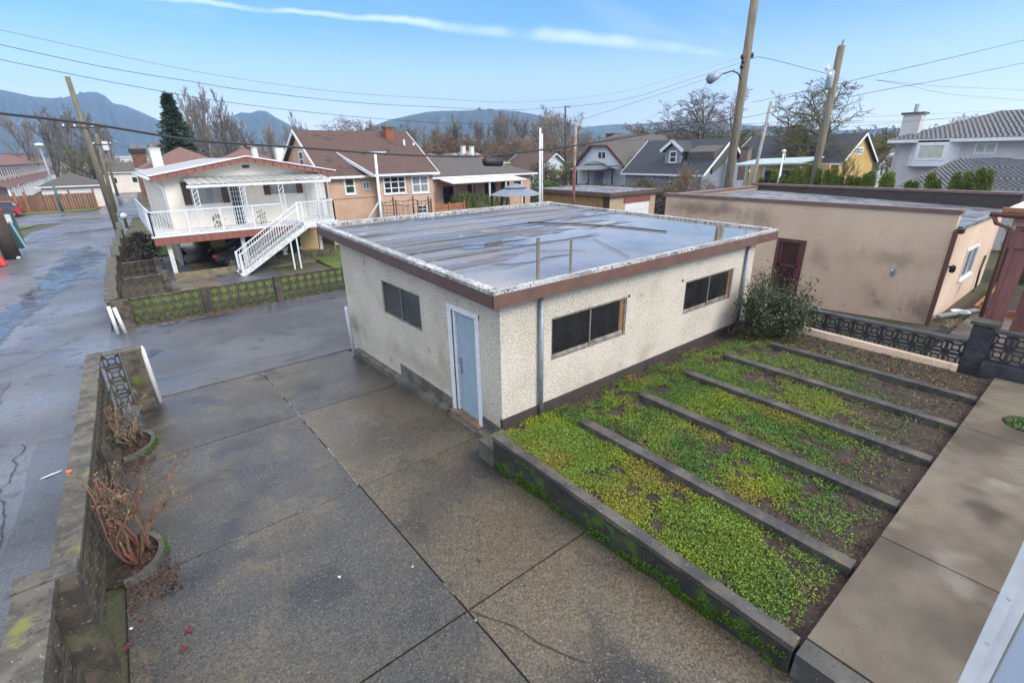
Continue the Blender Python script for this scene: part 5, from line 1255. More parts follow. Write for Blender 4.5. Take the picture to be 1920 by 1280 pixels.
# ------------------------------------------------------------------ cars
def car(name, lab, x, y_, z0, L, Hh, W, body, heading, kind='suv', grp=None):
    """heading: +1 faces +X, -1 faces -X"""
    t = thing(name, (x, y_, z0), lab, 'car', grp)
    if kind == 'suv':
        low = [(-.5, .30), (-.49, .55), (-.455, .60), (-.15, .64), (.12, .62), (.36, .57), (.47, .48), (.5, .36), (.49, .22), (.41, .17), (-.42, .17), (-.49, .22)]
        top = [(-.455, .60), (-.41, .80), (-.34, .95), (-.1, 1.0), (.10, .95), (.24, .62)]
    else:
        low = [(-.5, .36), (-.49, .62), (-.46, .68), (-.27, .71), (.16, .70), (.38, .62), (.48, .50), (.5, .36), (.48, .22), (.40, .17), (-.42, .17), (-.48, .22)]
        top = [(-.33, .70), (-.18, .95), (-.06, 1.0), (.06, .97), (.22, .70)]
    def sx(u): return x+heading*u*L
    def loft(poly, ys):           # ys: list of (y offset, inset scale z)
        m = MB(); n = len(poly)
        for (yo, sc_, zt) in ys:
            for (u, v) in poly: m.v.append((sx(u*sc_), y_+yo, z0+v*Hh*zt if v < .3 else z0+v*Hh-(1-sc_)*.5*Hh*(v-.3)))
        for i in range(len(ys)-1):
            for k in range(n): a = i*n+k; b = i*n+(k+1) % n; m.f.append((a, b, b+n, a+n))
        m.f.append(tuple(range(n-1, -1, -1))); m.f.append(tuple((len(ys)-1)*n+k for k in range(n)))
        return m
    w = W/2
    b = ob('body', loft(low, [(-w, .955, 1), (-w*.92, .99, 1), (-w*.5, 1, 1), (w*.5, 1, 1), (w*.92, .99, 1), (w, .955, 1)]), body, t, smooth=False)
    g = MB(); n = len(top)
    for (yo, sc_) in ((-w*.90, 0), (-w*.62, 1), (w*.62, 1), (w*.90, 0)):
        for (u, v) in top:
            vb = top[0][1]; g.v.append((sx(u), y_+(yo if sc_ == 0 else yo)*(1 if v <= vb+.02 else .93), z0+(v if sc_ or v <= vb+.02 else vb+(v-vb)*.93)*Hh))
    for i in range(3):
        for k in range(n): a = i*n+k; bb = i*n+(k+1) % n; g.f.append((a, bb, bb+n, a+n))
    g.f.append(tuple(range(n-1, -1, -1))); g.f.append(tuple(3*n+k for k in range(n)))
    ob('windows', g, glass, t)
    rp = MB(); tt = [q for q in top if q[1] > .9]
    rp.hexa([(sx(tt[0][0]), y_-w*.72, z0+tt[0][1]*Hh-.01), (sx(tt[-1][0]), y_-w*.72, z0+tt[-1][1]*Hh-.01), (sx(tt[-1][0]), y_+w*.72, z0+tt[-1][1]*Hh-.01), (sx(tt[0][0]), y_+w*.72, z0+tt[0][1]*Hh-.01)][::heading],
            [(sx(tt[0][0]+.02), y_-w*.66, z0+Hh*.985), (sx(tt[-1][0]-.02), y_-w*.66, z0+Hh*.985), (sx(tt[-1][0]-.02), y_+w*.66, z0+Hh*.985), (sx(tt[0][0]+.02), y_+w*.66, z0+Hh*.985)][::heading])
    rp.hexa([(sx(tt[0][0]), y_-w*.70, z0+Hh*.97), (sx(tt[-1][0]), y_-w*.70, z0+Hh*.955), (sx(tt[-1][0]), y_+w*.70, z0+Hh*.955), (sx(tt[0][0]), y_+w*.70, z0+Hh*.97)][::heading],
            [(sx(tt[0][0]), y_-w*.68, z0+Hh*1.0), (sx(tt[-1][0]), y_-w*.68, z0+Hh*.98), (sx(tt[-1][0]), y_+w*.68, z0+Hh*.98), (sx(tt[0][0]), y_+w*.68, z0+Hh*1.0)][::heading])
    ob('roof_panel', rp, body, t)
    pil = MB()
    for (u, v) in ((top[0], top[1]), (top[-1], top[-2])):
        for s_ in (-1, 1): pil.bar((sx(u[0]), y_+s_*w*.9, z0+u[1]*Hh), (sx(v[0]), y_+s_*w*.84, z0+v[1]*Hh*.99), .07, .05)
    for s_ in (-1, 1): pil.bar((sx(-.06), y_+s_*w*.905, z0+.64*Hh), (sx(-.06), y_+s_*w*.85, z0+.97*Hh), .07, .03)
    ob('pillars', pil, body, t)
    rw_ = .34 if kind == 'suv' else .31
    for u in (-.31, .32):
        for s_ in (-1, 1):
            wh = ob('wheel', MB().tube([(sx(u), y_+s_*(w-.20), z0+rw_), (sx(u), y_+s_*(w+.012), z0+rw_)], rw_, 20), tyre, t)
            rm_ = MB().tube([(sx(u), y_+s_*(w+.013), z0+rw_), (sx(u), y_+s_*(w+.02), z0+rw_)], rw_*.25, 10)
            for k in range(7):
                a = 2*math.pi*k/7; rm_.bar((sx(u), y_+s_*(w+.016), z0+rw_), (sx(u)+math.cos(a)*rw_*.66, y_+s_*(w+.016), z0+rw_+math.sin(a)*rw_*.66), .05, .01, up=(0, 1, 0))
            ob('rim', rm_, rim_m, wh)
            ar = MB(); nA = 10
            for k in range(nA):
                a0, a1 = math.pi*k/nA, math.pi*(k+1)/nA; r0, r1 = rw_+.01, rw_+.07
                q4 = [(sx(u)+rr_*math.cos(t_), z0+rw_+rr_*math.sin(t_)) for rr_, t_ in ((r0, a0), (r1, a0), (r1, a1), (r0, a1))]
                Y0_, Y1_ = y_+s_*(w-.05), y_+s_*(w+.008)
                ar.add([(q_[0], Y0_, q_[1]) for q_ in q4]+[(q_[0], Y1_, q_[1]) for q_ in q4], [(0,3,2,1),(4,5,6,7),(0,1,5,4),(1,2,6,5),(2,3,7,6),(3,0,4,7)])
            ob('wheel_arch', ar, black, t)
    for s_ in (-1, 1):
        ob('tail_lamp', MB().box(sx(-.5)-.012, sx(-.455), y_+s_*(w*.9)-.12, y_+s_*(w*.9)+.06, z0+.50*Hh, z0+.60*Hh), lamp_red, t)
        ob('headlight', MB().box(sx(.5)+.01, sx(.45), y_+s_*(w*.82)-.14, y_+s_*(w*.82)+.14, z0+.42*Hh, z0+.50*Hh), car_sil, t)
    ob('bumper', MB().box(sx(-.51), sx(-.46), y_-w*.9, y_+w*.9, z0+.2*Hh, z0+.32*Hh), black if kind == 'suv' else car_blk, t)
    return t
car('red_car', 'red suv parked by the grass verge across the street', -10.55, 81.2, zg(81)+.02, 4.7, 1.72, 1.9, car_red, -1, 'suv')
car('black_car', 'black sedan parked under the white balcony behind the staircase', 5.85, 31.0, -1.05, 4.6, 1.42, 1.8, car_blk, 1, 'sedan')
q = at_d(1013, 334, 75); car('white_car', 'distant white car parked beyond the yellow-sided garage', q.x, q.y, zg(q.y), 4.4, 1.4, 1.8, car_sil, 1, 'sedan')

# ------------------------------------------------------------------ peach house with brown shingle roof
H2 = thing('peach_house', (14, 35, -1.2), 'peach stucco house with steep brown shingle roof and brick chimney', 'house')
gable(H2, 11.5, 19.6, 34.2, 44.0, -1.3, 3.45, 6.25, 'x', .35, peach, shingle_br, ridge=38.6)
ob('wall', MB().box(14.9, 18.95, 33.4, 34.19, -1.3, 3.3), peach, H2)
pr = MB().hexa([(14.3,32.95,3.32),(19.45,32.95,3.32),(18.3,36.6,4.86),(13.1,36.6,4.86)], [(14.3,32.95,3.44),(19.45,32.95,3.44),(18.3,36.6,5.02),(13.1,36.6,5.02)])
ob('porch_roof', pr, shingle_gr if False else shingle_br, H2); ob('gutter', MB().box(14.3, 19.5, 32.86, 32.94, 3.28, 3.42), white, H2); ob('bargeboard', MB().bar((14.28, 32.95, 3.36), (13.08, 36.6, 4.92), .06, .22), white, H2)
c_ = at_y(728, 240, 37.8); chimney(H2.children[1], c_.x, 37.9, 5.2, c_.z, .62, brick_m)
for (px, py) in ((757, 262), (775, 268)): q = at_y(px, py, 37.0); ob('vent_pipe', MB().tube([(q.x, 37.0, q.z-.6), (q.x, 37.0, q.z)], .09, 8), white, H2)
Yf = 33.4; Ym = 34.2
def wpx(root, px0, py0, px1, py1, Y, nx, ny, fm, gm, fw, **k):
    a = at_y(px0, py0, Y); b = at_y(px1, py1, Y); return window(root, 'y', a.x, b.x, b.z, a.z, Y, nx, ny, fm, gm, fw, **k)
wpx(H2, 643, 333, 668, 364, Ym, 1, 2, white, mat('glass_green', (.05, .09, .03), (.03, .04, .03), vs=4, rough=.1), .12, sill=True)
wpx(H2, 679, 341, 694, 355, Ym, 2, 1, white, curtain, .07)
wpx(H2, 717, 331, 762, 362, Yf, 3, 3, white, glass, .10, sill=True)
wpx(H2, 770, 329, 805, 361, Yf, 2, 2, white, curtain, .12, sill=True)
wpx(H2, 783, 385, 801, 399, Yf, 2, 2, white, glass, .06)
aw = at_x(552, 262, 11.5); window(H2, 'x', 38.2, 39.2, 3.9, 5.0, 11.5, 1, 2, white, glass, .1)
ob('string_course', MB().box(11.45, 14.9, Ym-.06, Ym-.002, 1.9, 2.0), peach, H2)
# trampoline with net
tr = thing('trampoline', (15.2, 30.2, -1.1), 'trampoline with brown padded poles and dark safety net behind the cream garage', 'trampoline')
cx_, cy_, r_ = 15.0, 30.0, 1.75; tp = MB(); net = MB(); ttop = at_y(740, 373, 30).z
for k in range(8):
    a = 2*math.pi*k/8; x, y_ = cx_+r_*math.cos(a), cy_+r_*math.sin(a)
    ob('pole', MB().tube([(x, y_, -1.1), (x, y_, ttop)], .05, 8), mat('pad_brown', (.14, .075, .06), rough=.7) if 'pad_brown' not in MATS else MATS['pad_brown'], tr)
N_ = 32
for k in range(N_):
    a, b = 2*math.pi*k/N_, 2*math.pi*(k+1)/N_
    net.tube([(cx_+r_*.97*math.cos(a), cy_+r_*.97*math.sin(a), -.2), (cx_+r_*.97*math.cos(a), cy_+r_*.97*math.sin(a), ttop-.2-.15*abs(math.sin(4*a)))], .012, 3, False)
    z_ = lambda t: ttop-.2-.15*abs(math.sin(4*t))
    net.tube([(cx_+r_*.97*math.cos(a), cy_+r_*.97*math.sin(a), z_(a)), (cx_+r_*.97*math.cos(b), cy_+r_*.97*math.sin(b), z_(b))], .02, 3, False)
for j in range(9):
    pts = [(cx_+r_*.97*math.cos(2*math.pi*k/N_), cy_+r_*.97*math.sin(2*math.pi*k/N_), -.1+j*(ttop+.0)/9) for k in range(N_+1)]; net.tube(pts, .010, 3, False)
ob('net', net, black, tr, kind='stuff'); ob('mat', MB().disc((cx_, cy_), r_, -.2, 24), black, tr)
st_ = thing('side_steps', (13.6, 32.5, -1), 'white handrail and steps beside the peach house', 'steps')
ob('rail', MB().bar((12.9, 32.3, .1), (14.7, 32.9, 1.9), .06, .10), white_old, st_)
for k in range(5): ob('step', MB().box(13.0+k*.3, 13.3+k*.3, 32.4, 33.3, -1.1, -.8+k*.35), concrete, st_)
gf = thing('lattice_fence', (11.5, 31, -1), 'black metal and white lattice fence between the balcony house and the trampoline', 'fence')
m = MB()
for k in range(8): m.box(10.9+k*.22, 10.93+k*.22, 30.98, 31.0, -1.1, .75)
for k in range(7): m.box(10.85, 12.6, 30.96, 30.975, -.5+k*.19, -.47+k*.19)
ob('lattice', m, black, gf); ob('white_board', MB().box(11.5, 12.7, 31.05, 31.1, .0, .12).box(11.3, 12.7, 31.05, 31.1, .3, .42).box(12.7, 13.0, 31.0, 31.1, -1.1, .62), white_old, gf)
# white clothes-line pole in front of it
def poleobj(name, lab, a, b, Y0, Y1, r0, r1, m, cat='pole', grp=None, zbase=None):
    p = at_y(*a, Y0); q = at_y(*b, Y1)
    if zbase is not None and p.z > zbase:
        f = (p.z-zbase)/(q.z-p.z); p = p+(p-q)*f
    t = thing(name, tuple(p), lab, cat, grp)
    ob('shaft', MB().tube([p, q], [r0, r1], 12), m, t, smooth=True)
    return t, p, q
t, p, q = poleobj('clothes_pole', 'white t-shaped clothes-line pole in front of the peach house', (714, 398), (703, 285), 27.5, 27.5, .085, .07, white, zbase=-1.1)
ob('crossbar', MB().bar((q.x-.75, q.y, q.z-.02), (q.x+.65, q.y, q.z-.02), .06), white_old, t)
for s_ in (-.7, .6): ob('hook', MB().bar((q.x+s_, q.y, q.z-.05), (q.x+s_+.02, q.y, q.z-.22), .04), black, t)

# ------------------------------------------------------------------ hip roofed house and friends
H3 = thing('hip_roof_house', (27, 40, -1.2), 'low house with grey-brown hip roof, white-edged patio cover and dark windows', 'house')
hip(H3, 22.6, 34.4, 40.0, 50.0, -1.3, 2.62, 4.75, .5, peach, shingle_gr)
ob('patio_cover', MB().hexa([(23.3,37.4,2.22),(31.8,37.4,2.22),(31.8,40,2.55),(23.3,40,2.55)], [(23.3,37.4,2.30),(31.8,37.4,2.30),(31.8,40,2.63),(23.3,40,2.63)]), white_old, H3)
for x in (23.6, 25.5, 27.4, 29.3, 31.2): ob('patio_post', MB().box(x-.07, x+.07, 37.5, 37.64, -1.2, 2.219), dkbr if x < 26 else white_old, H3)
for (a, b, z0_, z1_) in ((23.9, 25.0, .3, 1.9), (26.6, 27.4, 1.2, 1.9), (28.6, 29.9, .9, 2.0), (30.6, 31.6, .2, 2.0), (32.2, 33.2, .9, 2.0)): window(H3, 'y', a, b, z0_, z1_, 40.0, 1, 1, dkbr, glass, .08)
for px in (846, 860, 874, 888): q = at_y(px, 295, 44.6); ob('roof_vent', MB().lathe([(.28, -.25), (.3, 0), (.12, .08)], (q.x, 44.0, 4.62), 10), mat('vent_grey', (.3, .3, .3), rough=.5) if 'vent_grey' not in MATS else MATS['vent_grey'], H3)
for (px, py) in ((866, 319), (876, 316)): q = at_y(px, py, 41.8); ob('vent_pipe', MB().tube([(q.x, q.y, q.z-.5), (q.x, q.y, q.z)], .07, 8), black, H3)
ff = thing('wooden_fence', (21.5, 36, -1.1), 'orange-brown board fence between the peach house and the hedge', 'fence')
for k in range(9):
    ob('board', MB().box(20.0+0, 22.9, 35.0, 35.03, -.9+k*.2, -.72+k*.2) if k > 2 else MB().box(20.0, 22.9, 35.0, 35.03, -.9+k*.2, -.72+k*.2), orange_w, ff)
for x in (20.0, 21.4, 22.85): ob('post', MB().box(x-.06, x+.06, 34.93, 35.0, -1.1, 1.0), orange_w, ff)
# cedar hedges: every shrub its own
def cedar(px, top, Y=None, X=None, w=.55, lab='', grp='', base=-1.2, n=900, col=(.060, .095, .018), py_ref=350, size=.11):
    p = at_y(px, top, Y) if Y else at_x(px, top, X)
    t = thing('cedar_shrub', (p.x, p.y, base), lab, 'shrub', grp)
    ob('stem', MB().tube([(p.x, p.y, base), (p.x, p.y, base+(p.z-base)*.7)], [.05, .02], 6), bark, t)
    leafy('', '', '', p.x, p.y, base, w, w, p.z-base, n, col, size, aspect=.32, up=4, root=t, shape='spire')
def ordn(i): return ('first', 'second', 'third', 'fourth', 'fifth', 'sixth', 'seventh', 'eighth', 'ninth', 'tenth', 'eleventh', 'twelfth', 'thirteenth', 'fourteenth', 'fifteenth', 'sixteenth', 'seventeenth', 'eighteenth', 'nineteenth', 'twentieth', 'twenty-first', 'twenty-second', 'twenty-third', 'twenty-fourth', 'twenty-fifth')[i]
tops = [(849, 369), (858, 364), (867, 367), (877, 363), (886, 366), (895, 365), (904, 362), (913, 368), (922, 366), (932, 371), (942, 374), (952, 372)]
for i, (px, py) in enumerate(tops):
    cedar(px, py, Y=36.2, w=.5, lab='slim green cedar, %s from the left in the row before the hip-roofed house' % ordn(i), grp='cedar row in front of the hip-roofed house', n=1800, size=.10, col=(.080, .120, .022))
G2 = ['leftmost small yellow-green cedar beyond the pink garage roof', 'second low cedar from the left beyond the pink garage roof, beside the white pole foot']
right_c = [(1427, 337), (1452, 322), (1468, 332), (1486, 322), (1500, 318), (1519, 313), (1536, 318), (1552, 322), (1567, 318), (1577, 332), (1594, 333), (1607, 335), (1623, 330), (1636, 323), (1660, 330), (1673, 326), (1705, 343), (1716, 344), (1748, 328), (1758, 340), (1795, 328), (1817, 325), (1840, 319), (1856, 322)]
for i, (px, py) in enumerate(right_c):
    cedar(px, py, X=28.0, w=.52, lab='yellow-green conical cedar, %s of the row behind the pink garage' % (ordn(i)+' from the left'), grp='cedars in a row behind the pink garage', base=-.4, n=6500, col=(.13, .165, .024), size=.09)
# dark greenery by the carport
leafy('hedge_shrub', 'dark green hedge between the pink garage and the red carport', 'shrub', 26.5, .6, -.3, 1.0, 2.0, 3.3, 5000, (.045, .075, .022), .13)
leafy('hedge_shrub', 'pale green shrub top showing above the pink garage end', 'shrub', 27.6, 2.3, -.3, .7, .7, 3.2, 2200, (.09, .12, .04), .11)
ob('yard_fence', MB().box(25.2, 25.3, -2, 2.6, -.4, 1.3), pole_dark, None, 'dark board fence behind the neighbour raised bed', 'fence', loc=(25.2, 0, 0))
# gazebos
def gazebo(lab, cx_, cy_, r_, zb, ze, zt, m, wallm=None):
    t = thing('gazebo', (cx_, cy_, zb), lab, 'gazebo')
    def pyr(z0_, z1_, ra, rb): 
        n = 6; return MB().add([(cx_+ra*math.cos(math.pi/6+2*math.pi*k/n), cy_+ra*math.sin(math.pi/6+2*math.pi*k/n), z0_) for k in range(n)]+[(cx_+rb*math.cos(math.pi/6+2*math.pi*k/n), cy_+rb*math.sin(math.pi/6+2*math.pi*k/n), z1_) for k in range(n)], [tuple(range(n-1, -1, -1)), tuple(range(n, 2*n))]+[(k, (k+1) % n, (k+1) % n+n, k+n) for k in range(n)])
    ob('canopy', pyr(ze, ze+(zt-ze)*.62, r_, r_*.36), m, t); ob('top_canopy', pyr(ze+(zt-ze)*.66, zt, r_*.46, .05), m, t)
    for k in range(6):
        a = math.pi/6+2*math.pi*k/6; x, y_ = cx_+r_*.9*math.cos(a), cy_+r_*.9*math.sin(a); ob('leg', MB().box(x-.05, x+.05, y_-.05, y_+.05, zb, ze), black, t)
    return t
q = at_y(967, 362, 30.5); gazebo('grey-roofed garden gazebo left of the yellow garage', q.x, q.y, 2.1, -1.1, 1.62, 2.45, canvas)
q = at_y(1114, 317, 38.5); t = gazebo('dark grey gazebo in front of the white gable house', q.x, q.y, 2.9, -1.1, q.z, at_y(1111, 302, 38.5).z, mat('canopy_slate', (.13, .14, .155), rough=.6))
ob('curtain', MB().box(q.x-.9, q.x+1.6, q.y-.8, q.y-.7, -.5, q.z-.2), curtain, t)

# yellow garage
YG = thing('yellow_garage', (29.5, 25, -1), 'low flat-roofed garage with yellow plank side, brown fascia and white garage door', 'garage')
yx, yy0, zt = 28.6, 24.0, 1.83
xr = at_y(1243, 356, yy0).x; xl = yx
ob('wall', MB().box(yx, yx+.1, yy0+.3, 32, -1.2, zt-.3), beige, YG)
for k in range(22):
    a = yy0+.95+k*.30; ob('plank', MB().box(yx-.03, yx-.001, a, a+.285, -1.2, zt-.32), ply, YG)
ob('corner_panel', MB().box(yx-.035, yx-.001, yy0+.3, yy0+.93, -1.2, zt-.32), dkbr, YG)
ob('wall', MB().box(yx+.101, xr-.5, yy0+.3, yy0+.4, -1.2, zt-.3), beige, YG)
ob('door_head', MB().box(yx+1.6, xr-1.2, yy0+.24, yy0+.298, .95, 1.35), redbrown, YG)
gd = ob('garage_door', MB().box(yx+1.7, xr-1.3, yy0+.27, yy0+.299, -1.2, .94), white_old, YG)
for k in range(4): ob('door_panel', MB().box(yx+1.75, xr-1.35, yy0+.25, yy0+.269, -1.1+k*.5, -.66+k*.5), white, gd)
ob('roof', MB().box(yx-.2, xr-.1, yy0+.1, 32.4, zt-.3, zt-.04), flat_roof, YG)
ob('fascia_board', MB().box(yx-.35, xr, yy0, yy0+.1, zt-.28, zt), fascia, YG); ob('fascia_board', MB().box(yx-.35, yx-.201, yy0+.101, 32.5, zt-.28, zt), fascia, YG); ob('fascia_board', MB().box(yx-.2, xr, 32.41, 32.5, zt-.2, zt+.02), fascia, YG); ob('fascia_board', MB().box(xr-.099, xr, yy0+.101, 32.4, zt-.28, zt), fascia, YG)
ob('metal_gate', MB().box(xr+.1, xr+1.2, 22.9, 22.96, -1.1, .75), black, None, 'black sheet-metal gate between the yellow garage and the pink garage', 'gate', loc=(xr, 22.9, -1))
# white twin pole and wooden pole
t, p, q = poleobj('clothes_pole', 'tall white clothes-line pole left of the yellow garage', (1012, 381), (1013, 240), 24.0, 24.0, .07, .06, white, zbase=-1.1)
t2, p2, q2 = poleobj('clothes_pole', 'second white pole standing just right of the tall white one', (1016.5, 381), (1016.5, 250), 24.3, 24.3, .055, .05, white_old, zbase=-1.1)
t3, p3, q3 = poleobj('painted_pole', 'weathered wooden pole with flaking paint and red lower half', (1075, 388), (1080, 228), 23.4, 23.4, .10, .085, mat('flaking_paint', (.42, .32, .25), (.20, .13, .10), vs=7, rough=.8, stretch=(1, 1, .4)), zbase=-1.1)
zz = at_y(1077, 310, 23.4).z; xb = p3.x+(q3.x-p3.x)*((zz-p3.z)/(q3.z-p3.z))
ob('red_lower', MB().tube([(p3.x, 23.4, p3.z), (xb, 23.4, zz)], [.108, .10], 12), mat('red_flaking', (.20, .06, .05), (.13, .045, .04), vs=6, rough=.8), t3, smooth=True)
ob('crossarm', MB().bar((q3.x-.32, 23.4, q3.z-.12), (q3.x+.55, 23.4, q3.z-.10), .06), beige, t3)
t4, p4, q4 = poleobj('utility_pole', 'dark slender utility pole behind the yellow garage', (1060, 348), (1060, 199), 56, 56, .16, .12, pole_dark, zbase=-1.25)
ob('lamp_arm', MB().bar((q4.x, q4.y, q4.z-.1), (q4.x+1.0, q4.y, q4.z-.05), .14), pole_dark, t4)

# white gambrel-gable house
WG = thing('white_gable_house', (44, 38, -1), 'white-sided house with maroon-edged clipped gable and grey-brown roof', 'house')
X_ = 43.0
pL = at_x(1083, 308, X_); pA = at_x(1110, 275, X_); pB = at_x(1142, 275, X_); pR = at_x(1183, 322, X_)
top = at_x(1135, 253, X_+3)
ob('wall', MB().prism([(pL.y, -1.2), (pR.y, -1.2), (pR.y, pR.z), (pB.y, pB.z), (pA.y, pA.z), (pL.y, pL.z)], 'x', X_, X_+11), sid_white, WG)
rp = MB(); ym = (pA.y+pB.y)/2; zr_ = top.z
def P3(x, p): return (x, p.y, p.z+.05)
a0, a1 = X_-.35, X_+11.4
v = [(a0, pL.y+.3, pL.z-.25), (a0, pA.y, pA.z+.06), (a0+2.6, ym, zr_), (a1, ym, zr_), (a1, pL.y+.3, pL.z-.25), (a0, pB.y, pB.z+.06), (a0, pR.y-.35, pR.z-.3), (a1, pR.y-.35, pR.z-.3)]
rp.add(v, [(0, 4, 3, 2, 1), (6, 5, 2, 3, 7), (1, 2, 5)])
ob('roof', rp, shingle_gr, WG)
ob('bargeboard', MB().bar((a0-.05, pL.y+.3, pL.z-.25), (a0-.05, pA.y, pA.z+.06), .08, .25).bar((a0-.05, pA.y, pA.z+.06), (a0-.05, pB.y, pB.z+.06), .08, .2).bar((a0-.05, pB.y, pB.z+.06), (a0-.05, pR.y-.35, pR.z-.3), .08, .3), maroon, WG)
a = at_x(1121, 284, X_); b = at_x(1136, 299, X_); window(WG, 'x', b.y, a.y, b.z, a.z, X_, 2, 1, white, glass, .1)
c_ = at_x(1150, 254, X_+4.5); chimney(WG.children[1], c_.x, c_.y, c_.z-1.5, c_.z+.1, 1.1, brick_m)
ob('lean_to', MB().bar(at_x(1140, 312, X_-1), at_x(1165, 311, X_-1), 1.2, .1), shingle_gr, WG)
# blue-grey house
BH = thing('blue_dormer_house', (43, 27, -1), 'grey-blue house with dark roof, white-trimmed dormer and right-hand gable', 'house')
X_ = 42.0; e1 = at_x(1317, 325, X_); e0 = at_x(1200, 321, X_); gy = e1.y
ra = at_y(1367, 262, gy)
hw = ra.x-X_
gable(BH, X_, X_+2*hw, gy, gy+8.6, -1.2, e1.z, ra.z, 'y', .35, greyblue, shingle_dk)
dx_ = X_+.9; dA = at_x(1264, 264, dx_); dl = at_x(1246, 283, dx_); dr_ = at_x(1280, 283, dx_)
ob('dormer', MB().prism([(dl.y-.15, dl.z-2.2), (dr_.y+.15, dr_.z-2.2), (dr_.y+.15, dr_.z), (dA.y, dA.z-.25), (dl.y-.15, dl.z)], 'x', dx_, dx_+2.8), greyblue, BH)
ob('dormer_roof', MB().hexa([(dx_-.3, dr_.y-.25, dr_.z-.12), (dx_+3.4, dr_.y-.25, dr_.z-.12), (dx_+3.4, dA.y, dA.z-.1), (dx_-.3, dA.y, dA.z-.1)], [(dx_-.3, dr_.y-.25, dr_.z), (dx_+3.4, dr_.y-.25, dr_.z), (dx_+3.4, dA.y, dA.z), (dx_-.3, dA.y, dA.z)]), shingle_dk, BH)
ob('dormer_roof', MB().hexa([(dx_-.3, dA.y+.002, dA.z-.1), (dx_+3.4, dA.y+.002, dA.z-.1), (dx_+3.4, dl.y+.25, dl.z-.12), (dx_-.3, dl.y+.25, dl.z-.12)], [(dx_-.3, dA.y+.002, dA.z), (dx_+3.4, dA.y+.002, dA.z), (dx_+3.4, dl.y+.25, dl.z), (dx_-.3, dl.y+.25, dl.z)]), shingle_dk, BH)
ob('dormer_trim', MB().bar((dx_-.34, dl.y+.25, dl.z-.05), (dx_-.34, dA.y, dA.z-.03), .06, .26).bar((dx_-.34, dA.y, dA.z-.03), (dx_-.34, dr_.y-.25, dr_.z-.05), .06, .26), white, BH)
a = at_x(1256, 283, dx_); b = at_x(1268, 306, dx_); window(BH, 'x', b.y, a.y, b.z, a.z, dx_, 1, 2, white, glass, .12)
ob('side_dormer', MB().hexa([(dx_+.4, dr_.y-3.0, dr_.z-2.0), (dx_+2.6, dr_.y-3.0, dr_.z-1.0), (dx_+2.6, dr_.y-.3, dr_.z-1.0), (dx_+.4, dr_.y-.3, dr_.z-2.0)], [(dx_+.4, dr_.y-3.0, dr_.z-.1), (dx_+3.2, dr_.y-3.0, dr_.z+.8), (dx_+3.2, dr_.y-.3, dr_.z+.8), (dx_+.4, dr_.y-.3, dr_.z-.1)]), shingle_gr, BH)
a = at_y(1351, 282, gy); b = at_y(1362, 305, gy); window(BH, 'y', a.x, b.x, b.z, a.z, gy, 1, 2, white, glass, .12)
for (pa, pb) in ((1256, 1265), (1282, 1292)):
    a = at_x(pa, 330, X_); b = at_x(pb, 350, X_); window(BH, 'x', b.y, a.y, b.z, a.z, X_, 1, 2, white, glass, .1)
ob('blue_tarp', MB().box(X_-1.5, X_-1.4, gy+.2, gy+1.6, -1.0, at_x(1300, 333, X_).z-.4), blue_tarp, None, 'bright blue tarpaulin screen beside the blue-grey house', 'tarpaulin', loc=(X_-1.5, gy, -1))
rg_ = thing('red_fence', (36, 34, -1), 'dark red board fence behind the yellow garage', 'fence')
for k in range(30):
    f0, f1 = k/30, (k+1)/30-.004; A = at_y(1068, 340, 41); B_ = at_y(1215, 340, 30)
    x0_, y0_ = A.x+(B_.x-A.x)*f0, A.y+(B_.y-A.y)*f0; x1_, y1_ = A.x+(B_.x-A.x)*f1, A.y+(B_.y-A.y)*f1
    ob('board', MB().bar((x0_, y0_, .1), (x1_, y1_, .1), .05, 2.5 if k % 7 else 2.7), mat('red_boards', (.13, .04, .03), (.08, .03, .025), vs=4, rough=.8, rnd=.3) if 'red_boards' not in MATS else MATS['red_boards'], rg_)

# yellow house with dark roof
YH = thing('yellow_house', (59, 20, -1), 'yellow house with large dark shingle roof behind the tilted utility pole', 'house')
gy = 20.0; e = at_y(1574, 305, gy); ap = at_y(1619, 252, gy); hw = ap.x-e.x
gable(YH, e.x, e.x+2*hw, gy, gy+11.5, -1.2, e.z, ap.z, 'y', .35, yellow_w, shingle_dk)
a = at_y(1606, 276, gy); b = at_y(1616, 290, gy); window(YH, 'y', a.x, b.x, b.z, a.z, gy, 1, 2, white, glass, .12)
c_ = at_x(1497, 236, e.x+2.6); chimney(YH.children[1], c_.x, c_.y, c_.z-1.5, c_.z, .8, mat('grey_brick', (.23, .17, .14), (.16, .12, .1), vs=9, rough=.9))
# green-roofed patio in front
PT = thing('patio_shelter', (40, 16, -1), 'open patio shelter with pale green ribbed roof and white posts', 'shelter')
A = at_x(1372, 309, 38); B_ = at_x(1500, 305, 38)
ob('roof', MB().hexa([(38, B_.y, B_.z-.1), (42, B_.y, B_.z+.25), (42, A.y, A.z+.25), (38, A.y, A.z-.1)], [(38, B_.y, B_.z), (42, B_.y, B_.z+.35), (42, A.y, A.z+.35), (38, A.y, A.z)]), mat('pale_green_metal', (.28, .40, .38), (.40, .48, .46), vs=2, rough=.4), PT)
for f in (0, .25, .5, .75, 1): y_ = A.y+(B_.y-A.y)*f; ob('leg', MB().box(38.1, 38.25, y_-.07, y_+.07, -.8, A.z-.1), mat('pale_green_paint', (.22, .34, .32), rough=.5) if 'pale_green_paint' not in MATS else MATS['pale_green_paint'], PT)
ob('wall', MB().box(42.0, 42.2, B_.y-.5, A.y+.5, -.9, A.z), tan, PT)
for y_ in (B_.y+.6, (A.y+B_.y)/2, A.y-1.2): window(PT, 'x', y_-.5, y_+.5, .8, A.z-.4, 42.0, 1, 1, white, glass, .1)
ob('rail', MB().box(38.0, 38.08, B_.y, A.y, .9, 1.0), MATS['pale_green_paint'], PT)
